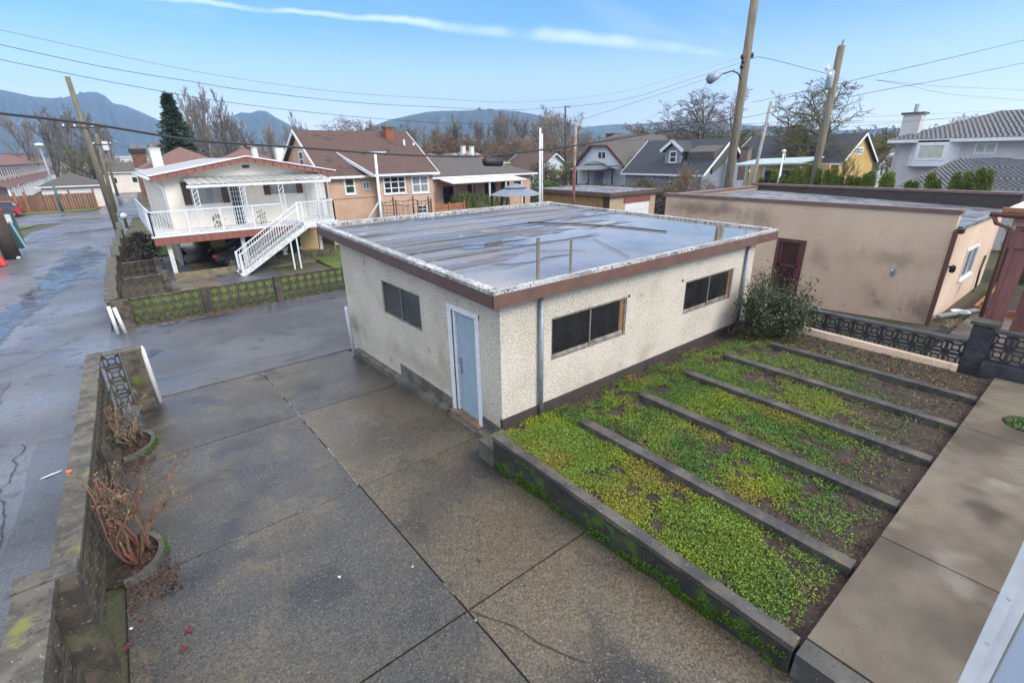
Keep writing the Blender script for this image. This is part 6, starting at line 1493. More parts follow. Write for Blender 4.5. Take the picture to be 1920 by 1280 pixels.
c_ = at_x(1400, 279, 46); chimney(PT, c_.x, c_.y, 2, c_.z, .7, MATS['grey_brick'])

# grey-white house with tile roofs
GH = thing('grey_tiled_house', (40, 8, -.5), 'large pale grey stucco house with dark tile hip roofs and white bay window', 'house')
X_ = 40.0; yl = at_x(1689, 262, X_).y; ze_ = at_x(1750, 261, X_).z
ob('wall', MB().box(X_, X_+12, -6, yl-.1, -.8, ze_), stucco_w, GH)
def tiled(name, V, F, root, m): return ob(name, MB().add(V, F), m, root)
def tile_face(root, A, B_, C_, D_, rows, cols, name='roof'):
    """roof face A(bottom left) B(bottom right) C(top right) D(top left), built from rows of proud curved tiles"""
    A, B_, C_, D_ = map(Vector, (A, B_, C_, D_)); m = MB(); nrm = (B_-A).cross(D_-A).normalized()
    if nrm.z < 0: nrm = -nrm
    for j in range(rows):
        f0, f1 = j/rows, (j+1)/rows
        L0, R0 = A.lerp(D_, f0), B_.lerp(C_, f0); L1, R1 = A.lerp(D_, f1), B_.lerp(C_, f1)
        n = max(1, int(cols*((L0-R0).length)/((A-B_).length)))
        for i in range(n):
            a, b = i/n, (i+1)/n; mid = (a+b)/2
            p = [L0.lerp(R0, a), L0.lerp(R0, mid), L0.lerp(R0, b)]; q = [L1.lerp(R1, a), L1.lerp(R1, mid), L1.lerp(R1, b)]
            vs_ = [p[0]+nrm*.035, p[1]+nrm*.085, p[2]+nrm*.035, q[2]+nrm*.0, q[1]+nrm*.045, q[0]+nrm*.0, p[0]-nrm*.02, p[2]-nrm*.02]
            m.add([tuple(x) for x in vs_], [(0, 1, 4, 5), (1, 2, 3, 4), (6, 7, 2, 1, 0)])
    return ob(name, m, tile_grey, root, kind='stuff')
ov = .6; a, b, c, d = X_-ov, X_+12+ov, -6-ov, yl-.1+ov
zr_ = at_x(1894, 207, X_+5.5).z; yr1 = at_x(1880, 208, X_+6.0).y
rt = ob('roof', MB().add([(a, d, ze_), (a, c, ze_), (b, c, ze_), (b, d, ze_), ((a+b)/2, yr1, zr_), ((a+b)/2, c+3, zr_)], [(0, 1, 5, 4), (3, 0, 4), (2, 3, 4, 5), (1, 2, 5)]), tile_grey, GH)
tile_face(rt, (a, d, ze_), (a, c, ze_), ((a+b)/2, c+3, zr_), ((a+b)/2, yr1, zr_), 26, 78, 'roof_tiles')
tile_face(rt, (b, d, ze_), (a, d, ze_), ((a+b)/2, yr1, zr_), ((a+b)/2+.01, yr1, zr_), 26, 78, 'roof_tiles')
ob('gutter', MB().box(a-.1, a-.003, c, d, ze_-.18, ze_), white, GH)
# bay window
a_ = at_x(1722, 268, X_); b_ = at_x(1782, 300, X_)
bw = MB().prism([(X_, b_.y-.3), (X_-.7, b_.y+.15), (X_-.7, a_.y-.15), (X_, a_.y+.3)], 'z', b_.z-.35, a_.z+.12); ob('bay', bw, white, GH)
window(GH, 'x', b_.y+.2, a_.y-.2, b_.z, a_.z-.05, X_-.705, 1, 1, white, blind, .12)
a_ = at_x(1830, 268, X_); b_ = at_x(1866, 289, X_); window(GH, 'x', b_.y, a_.y, b_.z, a_.z, X_, 2, 1, white, blind, .1)
c_ = at_x(1716, 215, X_+1.0); ch = chimney(GH, c_.x, c_.y, 3.0, c_.z, .95, stucco_w); ob('flue', MB().tube([(c_.x, c_.y, c_.z+.1), (c_.x, c_.y, c_.z+.6)], .12, 8), metal, ch)
# lower tiled wing nearer
LX = 33.0; ll = at_x(1690, 350, LX); rr2 = at_x(1920, 350, LX); lp = at_x(1800, 297, LX+3)
zb_ = at_x(1800, 356, LX).z
ob('wall', MB().box(LX+.5, LX+6, -6, ll.y, -.6, zb_), stucco_w, GH)
V = [(LX, ll.y+.3, zb_), (LX, -6.5, zb_), (LX+7, -6.5, zb_), (LX+7, ll.y+.3, zb_), (LX+3.2, lp.y, lp.z), (LX+3.2, lp.y-1.5, lp.z)]
rt2 = ob('lower_roof', MB().add(V, [(0, 1, 5, 4), (3, 0, 4), (2, 3, 4, 5), (1, 2, 5)]), tile_grey, GH)
tile_face(rt2, V[0], V[1], V[5], V[4], 20, 70, 'roof_tiles'); tile_face(rt2, V[3], V[0], V[4], (V[4][0]+.01, V[4][1], V[4][2]), 20, 42, 'roof_tiles')
ob('gutter', MB().box(LX-.12, LX-.004, -6, ll.y+.3, zb_-.18, zb_), white, GH)

# ------------------------------------------------------------------ generic background houses
BGH = [  # px, base distance, width, depth, eave z, ridge z, roof, wall, style, label
    (352, 62, 7.5, 8, 3.6, 5.8, tile_brown, cream, 'hip', 'brown tile hip roof directly behind the balcony house roof on its left'),
    (475, 64, 8, 8, 3.4, 5.7, tile_brown, cream, 'hip', 'brown tile hip roof behind the balcony house gable right side'),
    (905, 78, 9, 9, 3.2, 5.2, tile_red, sid_white, 'hip', 'house with bright red tile roof beyond the grey hip roof'),
    (835, 84, 9, 9, 3.0, 4.9, tile_brown, cream, 'hip', 'brown tile roof left of the bright red one'),
    (1040, 82, 9, 9, 1.6, 4.4, shingle_br, sid_white, 'gable', 'small white-gabled house behind the dark slender pole'),
    (250, 130, 12, 10, 2.2, 4.2, shingle_gr, cream, 'hip', 'grey roofed house beside the far end of the lane'),
    (215, 420, 60, 16, 6, 7.0, light_roof, cream, 'hip', 'pale long building at the vanishing end of the lane'),
    (1668, 88, 7, 8, 3.0, 5.6, shingle_br, sid_white, 'gable', 'brown-roofed house between the yellow house and the grey house'),
    (50, 300, 60, 14, 5, 8.0, shingle_dk, sid_white, 'hip', 'dark roofed building behind the left townhouse row'),
    (1165, 95, 12, 9, 3, 5.5, shingle_gr, cream, 'hip', 'grey roofed house far behind the white gable house')]
for (px, D, w, dp, ze_, zr_, rm_, wm_, sty, lab) in BGH:
    q = at_d(px, 300, D); t = thing('house', (q.x, q.y, zg(q.y)), lab, 'house')
    x0_, x1_, y0_, y1_ = q.x-w/2, q.x+w/2, q.y, q.y+dp
    if sty == 'hip': hip(t, x0_, x1_, y0_, y1_, zg(q.y)-.2, ze_, zr_, .4, wm_, rm_)
    else: gable(t, x0_, x1_, y0_, y1_, zg(q.y)-.2, ze_, zr_, 'y', .4, wm_, rm_)
    for k in range(3):
        xa = x0_+w*(k+.6)/3.6; window(t, 'y', xa-.5, xa+.5, max(zg(q.y)+.8, ze_-2.0), ze_-.8, y0_, 1, 1, white, glass, .1)
        ya = y0_+dp*(k+.6)/3.6; window(t, 'x', ya-.5, ya+.5, max(zg(q.y)+.8, ze_-2.0), ze_-.8, x0_, 1, 1, white, glass, .1)
for (px, py, D, lab) in ((289, 288, 60, 'white chimney left of the brown hip roof'), (522, 285, 62, 'white chimney at the right end of the brown hip roofs'), (475, 282, 60, 'pale metal flue above the balcony house roof'),
                         (868, 283, 76, 'left one of the two white chimneys beside the red roof'), (884, 284, 76, 'right one of the two white chimneys beside the red roof')):
    q = at_d(px, py-8, D); cw_ = .26 if px > 860 else .42
    m = MB().box(q.x-cw_, q.x+cw_, q.y-cw_, q.y+cw_, 1.5, q.z)
    if 'flue' in lab: m = MB().tube([(q.x, q.y, 1.5), (q.x, q.y, q.z)], .3, 10)
    t = thing('chimney_stack', (q.x, q.y, 1.5), lab, 'chimney'); ob('stack', m, white, t); ob('stack_cap', MB().box(q.x-cw_-.06, q.x+cw_+.06, q.y-cw_-.06, q.y+cw_+.06, q.z+.002, q.z+.1), white_old, t)
bc = at_d(262, 300, 100); t = thing('brick_chimney', (bc.x, bc.y, -1), 'broad brick chimney with dark cap at the left of the roofs by the lane', 'chimney')
ob('stack', MB().box(bc.x-.9, bc.x+.9, bc.y-.5, bc.y+.5, -1, at_d(262, 287, 100).z), mat('old_brick', (.20, .085, .05), (.12, .07, .045), vs=3, rough=.9), t); ob('cap', MB().box(bc.x-1.1, bc.x+1.1, bc.y-.7, bc.y+.7, at_d(262, 287, 100).z+.01, at_d(262, 279, 100).z), black, t)

# ------------------------------------------------------------------ far left: fence, white garage, townhouses
cf = thing('cedar_fence', (-6, 87.6, -1.4), 'weathered brown cedar board fence along the street verge', 'fence')
x = -14.0; k = 0
while x < -1.55:
    ob('board', MB().box(x, x+.27, 87.6, 87.64, zg(87)-.1, zg(87)+2.0+random.uniform(-.03, .03)), cedar_w, cf); x += .29; k += 1
for x in (-13.5, -9.2, -8.3, -4.0, -1.55): ob('post', MB().box(x-.11, x+.11, 87.45, 87.59, zg(87), zg(87)+2.5), orange_w, cf)
ob('lattice_top', MB().box(-6.6, -1.6, 87.6, 87.63, zg(87)+2.05, zg(87)+2.3), white_old, cf)
wg = thing('white_garage', (-3.6, 91, -1.4), 'low white garage with grey hip roof behind the cedar fence', 'garage')
hip(wg, -6.8, -.7, 91.0, 103, -1.5, 1.35, 3.0, .45, cream, shingle_gr)
window(wg, 'y', -5.8, -4.8, -.2, .7, 91.0, 2, 1, white, glass, .08)
for k, (xx, yy_) in enumerate(((-13.2, 108), (-13.2, 128), (-13.2, 148), (-13.2, 168), (-13.2, 188), (-13.2, 208))):
    t = thing('townhouse', (xx, yy_, -1.6), 'peach and white townhouse, %s of the row at the far left' % ('nearest unit', 'second unit', 'third unit', 'fourth unit', 'fifth unit', 'last unit')[k], 'house', 'row of peach townhouses at the far left')
    w_ = ob('wall', MB().box(xx-10, xx, yy_, yy_+19.9, -1.8, 4.1), mat('townhouse_peach', (.62, .48, .38), (.66, .58, .50), vs=.3, rough=.9) if 'townhouse_peach' not in MATS else MATS['townhouse_peach'], t)
    rv = MB()
    for j in range(2):
        a, b = yy_+j*10, yy_+j*10+9.9
        rv.add([(xx+.5, a, 4.1), (xx+.5, b, 4.1), (xx-10.5, b, 4.1), (xx-10.5, a, 4.1), (xx-4, (a+b)/2, 6.3), (xx-6, (a+b)/2, 6.3)], [(0, 1, 4), (1, 2, 5, 4), (2, 3, 5), (3, 0, 4, 5), (3, 2, 1, 0)])
    ob('roof', rv, tile_brown, t)
    pv = MB()
    for j in range(3):
        a = yy_+j*6.6; pv.add([(xx, a, 1.4), (xx+1.6, a, .9), (xx+1.6, a+6.4, .9), (xx, a+6.4, 1.4), (xx, a+3.2, 2.0)], [(0, 1, 4), (1, 2, 4), (2, 3, 4), (3, 2, 1, 0)])
    ob('porch_roof', pv, tile_brown, t)
    for j in range(6):
        fr = MB().box(xx, xx+.06, yy_+.8+j*3.2, yy_+2.5+j*3.2, 2.2, 3.7); wq = ob('window', fr, white, t)
        ob('pane', MB().box(xx+.061, xx+.07, yy_+1.0+j*3.2, yy_+2.3+j*3.2, 2.35, 3.55), glass, wq)
        ob('column', MB().box(xx+1.3, xx+1.55, yy_+.5+j*3.2, yy_+.9+j*3.2, -1.6, .95), white, t)
ob('townhouse_gable', MB().box(-23.2, -13.2, 107.5, 107.9, -1.8, 4.1), MATS['townhouse_peach'], t) if False else None
# street lamp
t, p, q = poleobj('street_lamp', 'green and silver street lamp on the verge across the street', (118, 398), (74, 275), 84.0, 84.0, .14, .09, MATS['galvanised'], 'street lamp', zbase=-1.4)
m_ = p.lerp(q, .5); ob('green_base', MB().tube([p, m_], [.15, .125], 12), pole_green, t, smooth=True)
ob('lamp_head', MB().lathe([(.1, 0), (.45, .12), (.4, .3), (.1, .4)], (q.x, q.y, q.z), 12), white, t, smooth=True)

# left edge clutter: leaning post, teal panel, red cover
t, p, q = poleobj('leaning_post', 'thick dark wooden post leaning at the left frame edge', (26, 487), (-14, 395), 44.0, 43.5, .42, .40, pole_dark, 'post', zbase=-1.15)
ob('metal_base', MB().lathe([(.12, 0), (.1, .1)], (p.x+.3, p.y-.4, -1.12), 10), white_old, t)
db_ = thing('dark_cabinet', (-7, 47, -1.1), 'dark teal slanted cabinet panel with posters behind the leaning post', 'cabinet')
A = at_y(4, 392, 46); B_ = at_y(14, 388, 47); C_ = at_y(46, 465, 46.5); D_ = at_y(24, 468, 45.5)
ob('panel', MB().hexa([D_, C_, C_+Vector((0, 1.2, 0)), D_+Vector((0, 1.2, 0))], [A, B_, B_+Vector((0, 1.2, 0)), A+Vector((0, 1.2, 0))]), teal, db_)
ob('pale_strip', MB().bar(at_y(12, 402, 45.4), at_y(18, 418, 45.4), .3, .03), white_old, db_); ob('edge_pole', MB().tube([at_y(18, 415, 45.3), at_y(50, 466, 45.3)], .06, 8), mat('pale_teal', (.25, .4, .42), rough=.4), db_)
rc = thing('red_cover', (-7, 40, -1), 'bright red plastic cover at the left frame edge', 'cover')
p = at_z(3, 498, -1.1)
m = MB()
for k in range(9):
    a, b = k/9, (k+1)/9; o_ = .08*(k % 2)
    m.hexa([(p.x-1.2+1.4*a, p.y-.1-o_, -1.1), (p.x-1.2+1.4*b, p.y-.1+.04, -1.1), (p.x-1.2+1.4*b, p.y+.6, -1.1), (p.x-1.2+1.4*a, p.y+.6, -1.1)],
           [(p.x-1.3+1.2*a, p.y+.05-o_, .1), (p.x-1.3+1.2*b, p.y+.08, .1), (p.x-1.3+1.2*b, p.y+.5, .1), (p.x-1.3+1.2*a, p.y+.5, .1)])
ob('folds', m, red_cov, rc)

# ------------------------------------------------------------------ utility poles
def upole(lab, a, b, Y0, Y1, r0, r1, zb=-1.3, m=pole_wood, arms=(), grp=None):
    t, p, q = poleobj('utility_pole', lab, a, b, Y0, Y1, r0, r1, m, 'utility pole', grp, zbase=zb)
    for (f, w, dx) in arms:
        c = p.lerp(q, f); ob('crossarm', MB().bar((c.x-w, c.y-.15, c.z), (c.x+w, c.y-.15, c.z+.02), .12), pole_dark, t)
        for s_ in (-.9, -.4, .4, .9): ob('insulator', MB().lathe([(.05, 0), (.07, .08), (.03, .18)], (c.x+s_*w, c.y-.15, c.z+.07), 8), white, t)
    return t, p, q
LU, lp0, lp1 = upole('tall leaning utility pole at the lane edge near the white balcony house', (223, 437), (126, 144), 53.8, 53.8, .24, .17, arms=((.70, 1.35, 0),))
upole('second utility pole down the lane, just behind the tall leaning one', (213, 384), (180, 250), 78, 78, .22, .16, arms=((.86, 1.2, 0),), grp='utility poles receding down the lane')
t, p, q = upole('third utility pole down the lane with a white transformer', (219, 360), (190, 262), 112, 112, .22, .16, arms=((.93, 1.2, 0),), grp='utility poles receding down the lane')
ob('transformer', MB().lathe([(.4, 0), (.45, .2), (.45, 1.2), (.3, 1.4)], (q.x+.3, q.y-.6, q.z-1.7), 12), white, t)
for (a, b, D, lab) in (((222, 350), (203, 285), 145, 'fourth'), ((226, 343), (213, 296), 190, 'fifth'), ((229, 338), (219, 304), 240, 'sixth')):
    upole(lab+' and smaller utility pole farther down the lane', a, b, D, D, .25, .2, grp='utility poles receding down the lane')
BP, bp0, bp1 = upole('thick utility pole with street light arm rising out of the top of the picture', (1365, 350), (1419, -28), 12.6, 12.6, .205, .17, zb=-.6)
PP, pp0, pp1 = upole('leaning utility pole with small transformer in front of the dark-roofed yellow house', (1530, 315), (1578, 86), 10.6, 10.6, .19, .16, zb=-.5)
def on(px, py, Y): return at_y(px, py, Y)
# street light on big pole
arm = [on(1389, 148, 12.5), on(1384, 138, 12.5), on(1374, 133, 12.5), on(1352, 140, 12.5)]
ob('light_arm', MB().tube(arm, .03, 8), black, BP, smooth=True)
h0, h1 = on(1353, 139, 12.5), on(1332, 146, 12.5)
ob('lamp_head', MB().tube([h0, h0.lerp(h1, .4), h1+Vector((0, 0, -.05))], [.06, .15, .20], 10), galv, BP, smooth=True)
for (px, py) in ((1392, 107), (1393, 117), (1391, 125), (1410, 104)): c = on(px, py, 12.45); ob('insulator', MB().lathe([(.05, -.1), (.09, 0), (.05, .1)], (c.x, c.y, c.z), 8), black, BP)
c = on(1556, 150, 10.4); ob('transformer', MB().lathe([(.12, -.4), (.15, -.3), (.15, .3), (.1, .4)], (c.x, c.y, c.z), 12), galv, PP, smooth=True)
for (px, py) in ((1551, 128), (1556, 140)): c = on(px, py, 10.4); ob('insulator', MB().lathe([(.05, -.12), (.1, 0), (.05, .12)], (c.x, c.y, c.z), 8), white, PP)
c = on(1582, 75, 10.6); ob('top_pin', MB().tube([pp1, c], .03, 6), black, PP)
upole('thin bleached pole leaning right between the two big utility poles', (1413, 335), (1446, 190), 17, 17, .12, .09, zb=-.6, m=mat('bleached_wood', (.33, .31, .28), (.22, .2, .18), vs=4, rough=.8, stretch=(4, 4, .4)))
t, p, q = poleobj('mast', 'white hooked mast among the cedars behind the pink garage', (1459, 345), (1470, 284), 14.5, 14.5, .06, .05, white, zbase=-.4)
ob('hook', MB().tube([q, q+Vector((.12, 0, .05)), q+Vector((.25, 0, -.25)), q+Vector((.2, 0, -.5))], .03, 6), white, t, smooth=True); ob('head', MB().lathe([(.05, -.1), (.13, 0), (.05, .12)], tuple(q), 10), white, t)

# ------------------------------------------------------------------ overhead lines
def wire(lab, pts, r_, m=wire_m, name='overhead_wire', n=8, cat='wire'):
    """pts: (px, py, Y)"""
    P = [at_y(*p) for p in pts]; out = []
    for i in range(len(P)-1):
        p0_ = P[max(0, i-1)]; p3_ = P[min(len(P)-1, i+2)]
        for k in range(n):
            t_ = k/n; a, b = P[i], P[i+1]
            out.append(.5*((2*a)+(b-p0_)*t_+(2*p0_-5*a+4*b-p3_)*t_*t_+(3*a-p0_-3*b+p3_)*t_*t_*t_) if 0 < i < len(P)-2 else a.lerp(b, t_))
    out.append(P[-1])
    return ob(name, MB().tube(out, r_, 5), m, None, lab, cat)
wire('thickest black cable sagging across the whole left half of the view', [(-60, 206, 15), (0, 213, 15), (170, 233, 15), (345, 261, 15), (450, 270, 15), (560, 277, 15), (760, 291, 15), (905, 293, 14.6), (990, 284, 14.2), (1087, 272, 13.8), (1215, 251, 13.3), (1300, 237, 13), (1378, 222, 12.6)], .030)
cs = thing('splice_canister', tuple(at_y(925, 302, 14.5)), 'black splice canister hanging on the thickest cable above the hip-roofed house', 'cable canister')
A = at_y(909, 303, 14.5); B_ = at_y(939, 304, 14.5); ob('body', MB().tube([A-Vector((.05, 0, 0)), A, B_, B_+Vector((.05, 0, 0))], [.10, .15, .15, .10], 14), black, cs, smooth=True); ob('hanger', MB().bar(at_y(912, 293, 14.5), at_y(936, 292, 14.5), .03).bar(A, at_y(911, 293, 14.5), .02).bar(B_, at_y(937, 292, 14.5), .02), black, cs)
wire('uppermost thin wire starting at the left frame edge', [(-30, 50, 14), (0, 56, 14), (200, 100, 14), (400, 140, 14), (620, 171, 13.8), (800, 184, 13.6), (1000, 191, 13.4), (1200, 165, 13), (1392, 108, 12.6)], .005, wire_l)
wire('second thin wire from the top at the left frame edge', [(-30, 78, 14.4), (0, 84, 14.4), (200, 127, 14.4), (370, 155, 14.4), (450, 168, 14.4), (640, 190, 14), (800, 200, 13.8), (1000, 205, 13.5), (1200, 180, 13.1), (1392, 117, 12.6)], .006)
wire('third thin wire from the top at the left frame edge', [(-30, 106, 14.8), (0, 112, 14.8), (240, 160, 14.8), (450, 195, 14.8), (700, 222, 14.3), (900, 232, 14), (1100, 222, 13.3), (1392, 126, 12.6)], .006)
wire('upper taut wire running to the top right corner from the leaning pole', [(1412, 192, 12.6), (1560, 160, 10.8), (1650, 139, 8.5), (1790, 107, 6.5), (1960, 66, 5)], .010)
wire('lower taut wire running to the right edge from the thick pole', [(1392, 222, 12.6), (1450, 210, 12), (1560, 190, 10.8), (1640, 172, 8.5), (1790, 145, 6.5), (1960, 110, 5)], .010)
wire('dashed-looking dark service cable leaving the thick pole to the right', [(1405, 111, 12.6), (1420, 107, 12.4), (1460, 115, 12), (1510, 128, 11.4), (1556, 140, 10.8)], .011)
wire('upper faint cable between the leaning pole and the right edge', [(1640, 150, 10.5), (1700, 156, 10), (1780, 163, 9.3), (1960, 171, 8.5)], .008)
wire('lower faint cable sagging toward the right edge', [(1640, 150, 10.5), (1700, 160, 10), (1800, 179, 9.3), (1960, 191, 8.5)], .008)
wire('pale bundle of wires crossing both big poles at roof height', [(1180, 232, 26), (1378, 233, 12.6), (1550, 222, 10.6), (1700, 216, 9.5), (1960, 204, 8)], .009, wire_l)
wire('second pale wire just under the bundle across both big poles', [(1170, 236, 26), (1376, 237, 12.6), (1548, 232, 10.6), (1700, 226, 9.5), (1960, 212, 8)], .008, wire_l)
wire('dark wire passing in front of the grey house chimney', [(1376, 246, 12.6), (1460, 246, 11.5), (1545, 240, 10.6), (1700, 229, 9.5), (1960, 206, 8)], .008)
wire('loop of cable sagging between the bleached pole and the leaning pole', [(1432, 230, 16), (1470, 243, 14), (1510, 243, 12), (1548, 226, 10.6)], .010)
wire('thin wire rising from the twin white poles toward the thick pole', [(985, 318, 30), (1078, 278, 24), (1215, 246, 18), (1376, 214, 12.7)], .010)
wire('light service wire between the painted pole and the thick pole', [(1086, 256, 23.4), (1180, 236, 19), (1280, 190, 15), (1390, 130, 12.6)], .006, wire_l)
wire('upper line between the white pole and the painted pole', [(1014, 241, 24), (1045, 243, 24), (1078, 239, 23.4), (1250, 232, 19)], .006)
wire('lower line between the white pole and the painted pole', [(1017, 251, 24), (1045, 254, 24), (1078, 252, 23.4), (1250, 250, 19)], .006)
wire('short sagging line from the blue-grey house to the thick pole', [(1095, 266, 30), (1215, 262, 26), (1290, 258, 20), (1372, 246, 12.8)], .010)
for (y_, dx) in ((-1.2, 0), (-.4, 1), (.5, 2), (1.2, 3)):
    q = lp0.lerp(lp1, .70); a = (q.x+y_, q.y-.15, q.z+.2)
    ob('overhead_wire', MB().tube([a, (q.x+y_+.6, 66, a[2]-.6), (q.x+y_+1.2, 78, a[2]-.2), (q.x+y_+3.2, 95, a[2]-.9), (q.x+y_+3, 112, a[2]-.6)], .02, 4), wire_m, None, 'thin line %s strung from the tall leaning pole down the lane' % ('leftmost', 'second', 'third', 'rightmost')[dx], 'wire')

# ------------------------------------------------------------------ trees
def tree_mesh(seed, style):
    r = random.Random(seed); tr_ = MB(); tw = MB()
    cfg = {'vase': dict(H=10, spread=.42, up=.45, lv=(9, 7, 7, 6), r0=.22, wob=.12, start=.16),
           'spread': dict(H=10, spread=.95, up=.14, lv=(10, 8, 7, 5), r0=.34, wob=.22, start=.22),
           'bush': dict(H=6, spread=.75, up=.25, lv=(12, 7, 6, 5), r0=.16, wob=.18, start=.03)}[style]
    H_ = cfg['H']
    def grow(p, d, L, rad, lv):
        nseg = 5 if lv < 2 else 3; pts = [p.copy()]; rd = [rad]
        for s in range(nseg):
            d = (d+Vector((r.gauss(0, cfg['wob']), r.gauss(0, cfg['wob']), r.gauss(0, cfg['wob']*.6)+cfg['up']*.25))).normalized()
            p = p+d*L/nseg; pts.append(p.copy()); rd.append(rad*(1-.75*(s+1)/nseg))
        (tr_ if lv < 2 else tw).tube(pts, rd, 6 if lv == 0 else 4 if lv == 1 else 3, False)
        if lv >= 4: return
        n = cfg['lv'][lv]
        for i in range(n):
            f = cfg['start']+(1-cfg['start'])*(i+r.random())/n if lv == 0 else .2+.8*(i+r.random())/n
            k = min(nseg-1, int(f*nseg)); q = pts[k].lerp(pts[k+1], f*nseg-k)
            ax = Vector((r.gauss(0, 1), r.gauss(0, 1), r.gauss(0, .35))).normalized()
            ax = (ax-d*ax.dot(d)*.7).normalized()
            nd = (d*(1-cfg['spread']*.55)+ax*(cfg['spread']+(.15 if lv else 0))+Vector((0, 0, cfg['up']*.5))).normalized()
            grow(q, nd, L*r.uniform(.42, .66)*(1.15-.5*f if lv == 0 else 1-.35*f), max(.019, rd[k]*.55) if lv > 1 else rd[k]*.55, lv+1)
    grow(Vector((0, 0, -.3)), Vector((0, 0, 1)), H_*.78, cfg['r0'], 0)
    top = max(v[2] for v in tw.v)
    return tr_, tw, top
PROTO = {}
for st_n, sds in (('vase', (1, 2)), ('spread', (3, 4)), ('bush', (5, 6))):
    for s_ in sds:
        a, b, top = tree_mesh(s_, st_n)
        PROTO.setdefault(st_n, []).append((a, b, top))
MCACHE = {}
def tree(px, toppy, D, style, wfac, bm, tm, lab, grp=None, seed=0, cat='tree', name='bare_tree'):
    var = seed % 2; key = (style, var, bm.name, tm.name)
    if key not in MCACHE:
        a, b, top = PROTO[style][var]; MCACHE[key] = (mesh_of('trunk', a, bm), mesh_of('crown', b, tm), top)
    me1, me2, top = MCACHE[key]
    q = at_d(px, toppy, D); zb = zg(q.y)-.1; s_ = (q.z-zb)/top
    t = thing(name, (q.x, q.y, zb), lab, cat, grp); t.scale = (s_*wfac, s_*wfac, s_); t.rotation_euler = (0, 0, seed*1.7)
    for nm, me in (('trunk', me1), ('crown', me2)):
        o = bpy.data.objects.new(nm, me); COL.objects.link(o); o.parent = t
    return t
gA = 'bare trees behind the townhouses and the white garage at far left'
for i, (px, py, D, w_, lab) in enumerate(((18, 205, 190, 1.1, 'bare tree at the extreme left above the townhouses'), (62, 196, 165, 1.15, 'bare tree second from the left frame edge'), (104, 192, 140, 1.1, 'tallest bare tree behind the white garage'), (150, 200, 150, 1.0, 'bare tree crossed by the top of the leaning utility pole'), (185, 225, 180, 1.0, 'bare tree just right of the leaning utility pole'))):
    tree(px, py, D, 'vase', w_, bark, twig, lab, gA, i)
tree(165, 268, 120, 'bush', 1.2, bark, twig_moss, 'olive-brown bushy tree between the white garage and the utility poles', None, 3)
gB = 'tall bare trees behind the balcony house'
for i, (px, py, D, w_, lab) in enumerate(((335, 155, 95, .85, 'tall bare tree just right of the conifer'), (362, 150, 92, .8, 'tallest bare tree behind the balcony house'), (395, 168, 96, .85, 'bare tree above the balcony house ridge, right of the tallest'), (425, 205, 100, .9, 'lower bare tree left of the distant twin-peaked hill'), (462, 222, 105, 1.1, 'rounded bare tree in front of the twin-peaked hill'), (500, 225, 110, 1.0, 'pale bare tree right of the rounded one'), (528, 208, 88, .8, 'bare tree left of the peach house gable'), (560, 225, 90, .8, 'small bare tree touching the peach house roof apex'))):
    tree(px, py, D, 'vase', w_, bark, twig, lab, gB, i+1)
gC = 'bare trees above the peach house roof'
for i, (px, py, D, w_, lab) in enumerate(((632, 209, 100, 1.0, 'round bare tree above the middle of the peach house roof'), (660, 222, 105, .9, 'small bare tree right of the round one above the peach roof'), (702, 232, 110, 1.1, 'low bare tree left of the brick chimney'), (735, 230, 105, 1.0, 'low bare tree just behind the brick chimney'))):
    tree(px, py, D, 'spread' if i == 0 else 'bush', w_, bark, twig, lab, gC, i)
gD = 'bare trees massed behind the hip-roofed house'
for i in range(17):
    px = 775+i*20+random.uniform(-6, 6); py = 215+10*math.sin(i*1.3)-(8 if 5 < i < 15 else -12)+random.uniform(-6, 6)
    tree(px, py, random.uniform(105, 150), 'vase', random.uniform(.9, 1.25), bark, twig, 'grey leafless tree, %s from the left behind the hip-roofed house' % ordn(i), gD, i)
gE = 'reddish-brown bushy trees behind the red roof'
for i in range(10):
    tree(770+i*33+random.uniform(-8, 8), 250+random.uniform(-10, 10), random.uniform(90, 110), 'bush', 1.25, bark, twig_red, 'reddish-brown bushy tree, %s from the left in the thicket behind the red roof' % ordn(i), gE, i)
for i, (px, py, D, st_n, w_, lab) in enumerate(((1040, 196, 95, 'spread', .8, 'spreading bare tree left of the dark slender pole'), (1095, 207, 90, 'spread', .7, 'bare tree right of the weathered pole'), (1180, 233, 120, 'bush', 1.2, 'brown bushy tree above the white gable house chimney'), (1215, 228, 130, 'bush', 1.2, 'brown bushy tree right of the white gable house chimney'), (1255, 225, 125, 'bush', 1.3, 'brown bushy tree above the blue-grey house ridge'))):
    tree(px, py, D, st_n, w_, bark, twig if st_n == 'spread' else twig_red, lab, None, i)
gF = 'olive mossy trees behind the blue-grey and yellow houses'
for i in range(14):
    tree(1250+i*26+random.uniform(-8, 8), 240+random.uniform(-7, 9), random.uniform(80, 105), 'bush', 1.35, bark_moss, twig_moss, 'olive-brown mossy tree, %s from the left behind the blue-grey and yellow houses' % ordn(i), gF, i)
tree(1338, 150, 78, 'spread', 1.0, bark, twig, 'large spreading bare tree left of the thick utility pole', None, 0)
tree(1405, 160, 82, 'spread', .8, bark, twig, 'bare tree showing right behind the thick utility pole', None, 1)
tree(1592, 122, 62, 'spread', .95, bark_moss, twig_moss, 'big mossy spreading tree behind the leaning utility pole', None, 0)
tree(1555, 190, 64, 'spread', .95, bark_moss, twig_moss, 'lower mossy tree left of the big mossy one', None, 1)
tree(1648, 235, 75, 'bush', 1.1, bark_moss, twig_moss, 'mossy bush right of the yellow house gable', None, 1)
tree(1690, 232, 90, 'bush', 1.1, bark, twig, 'brown bush between the yellow house and the grey house', None, 0)
tree(1785, 213, 110, 'bush', .9, bark, twig_red, 'small bare tree showing above the grey house roof', None, 1)
tree(1607, 275, 56, 'vase', .9, bark, twig_moss, 'small mossy tree in front of the yellow gable', None, 1)
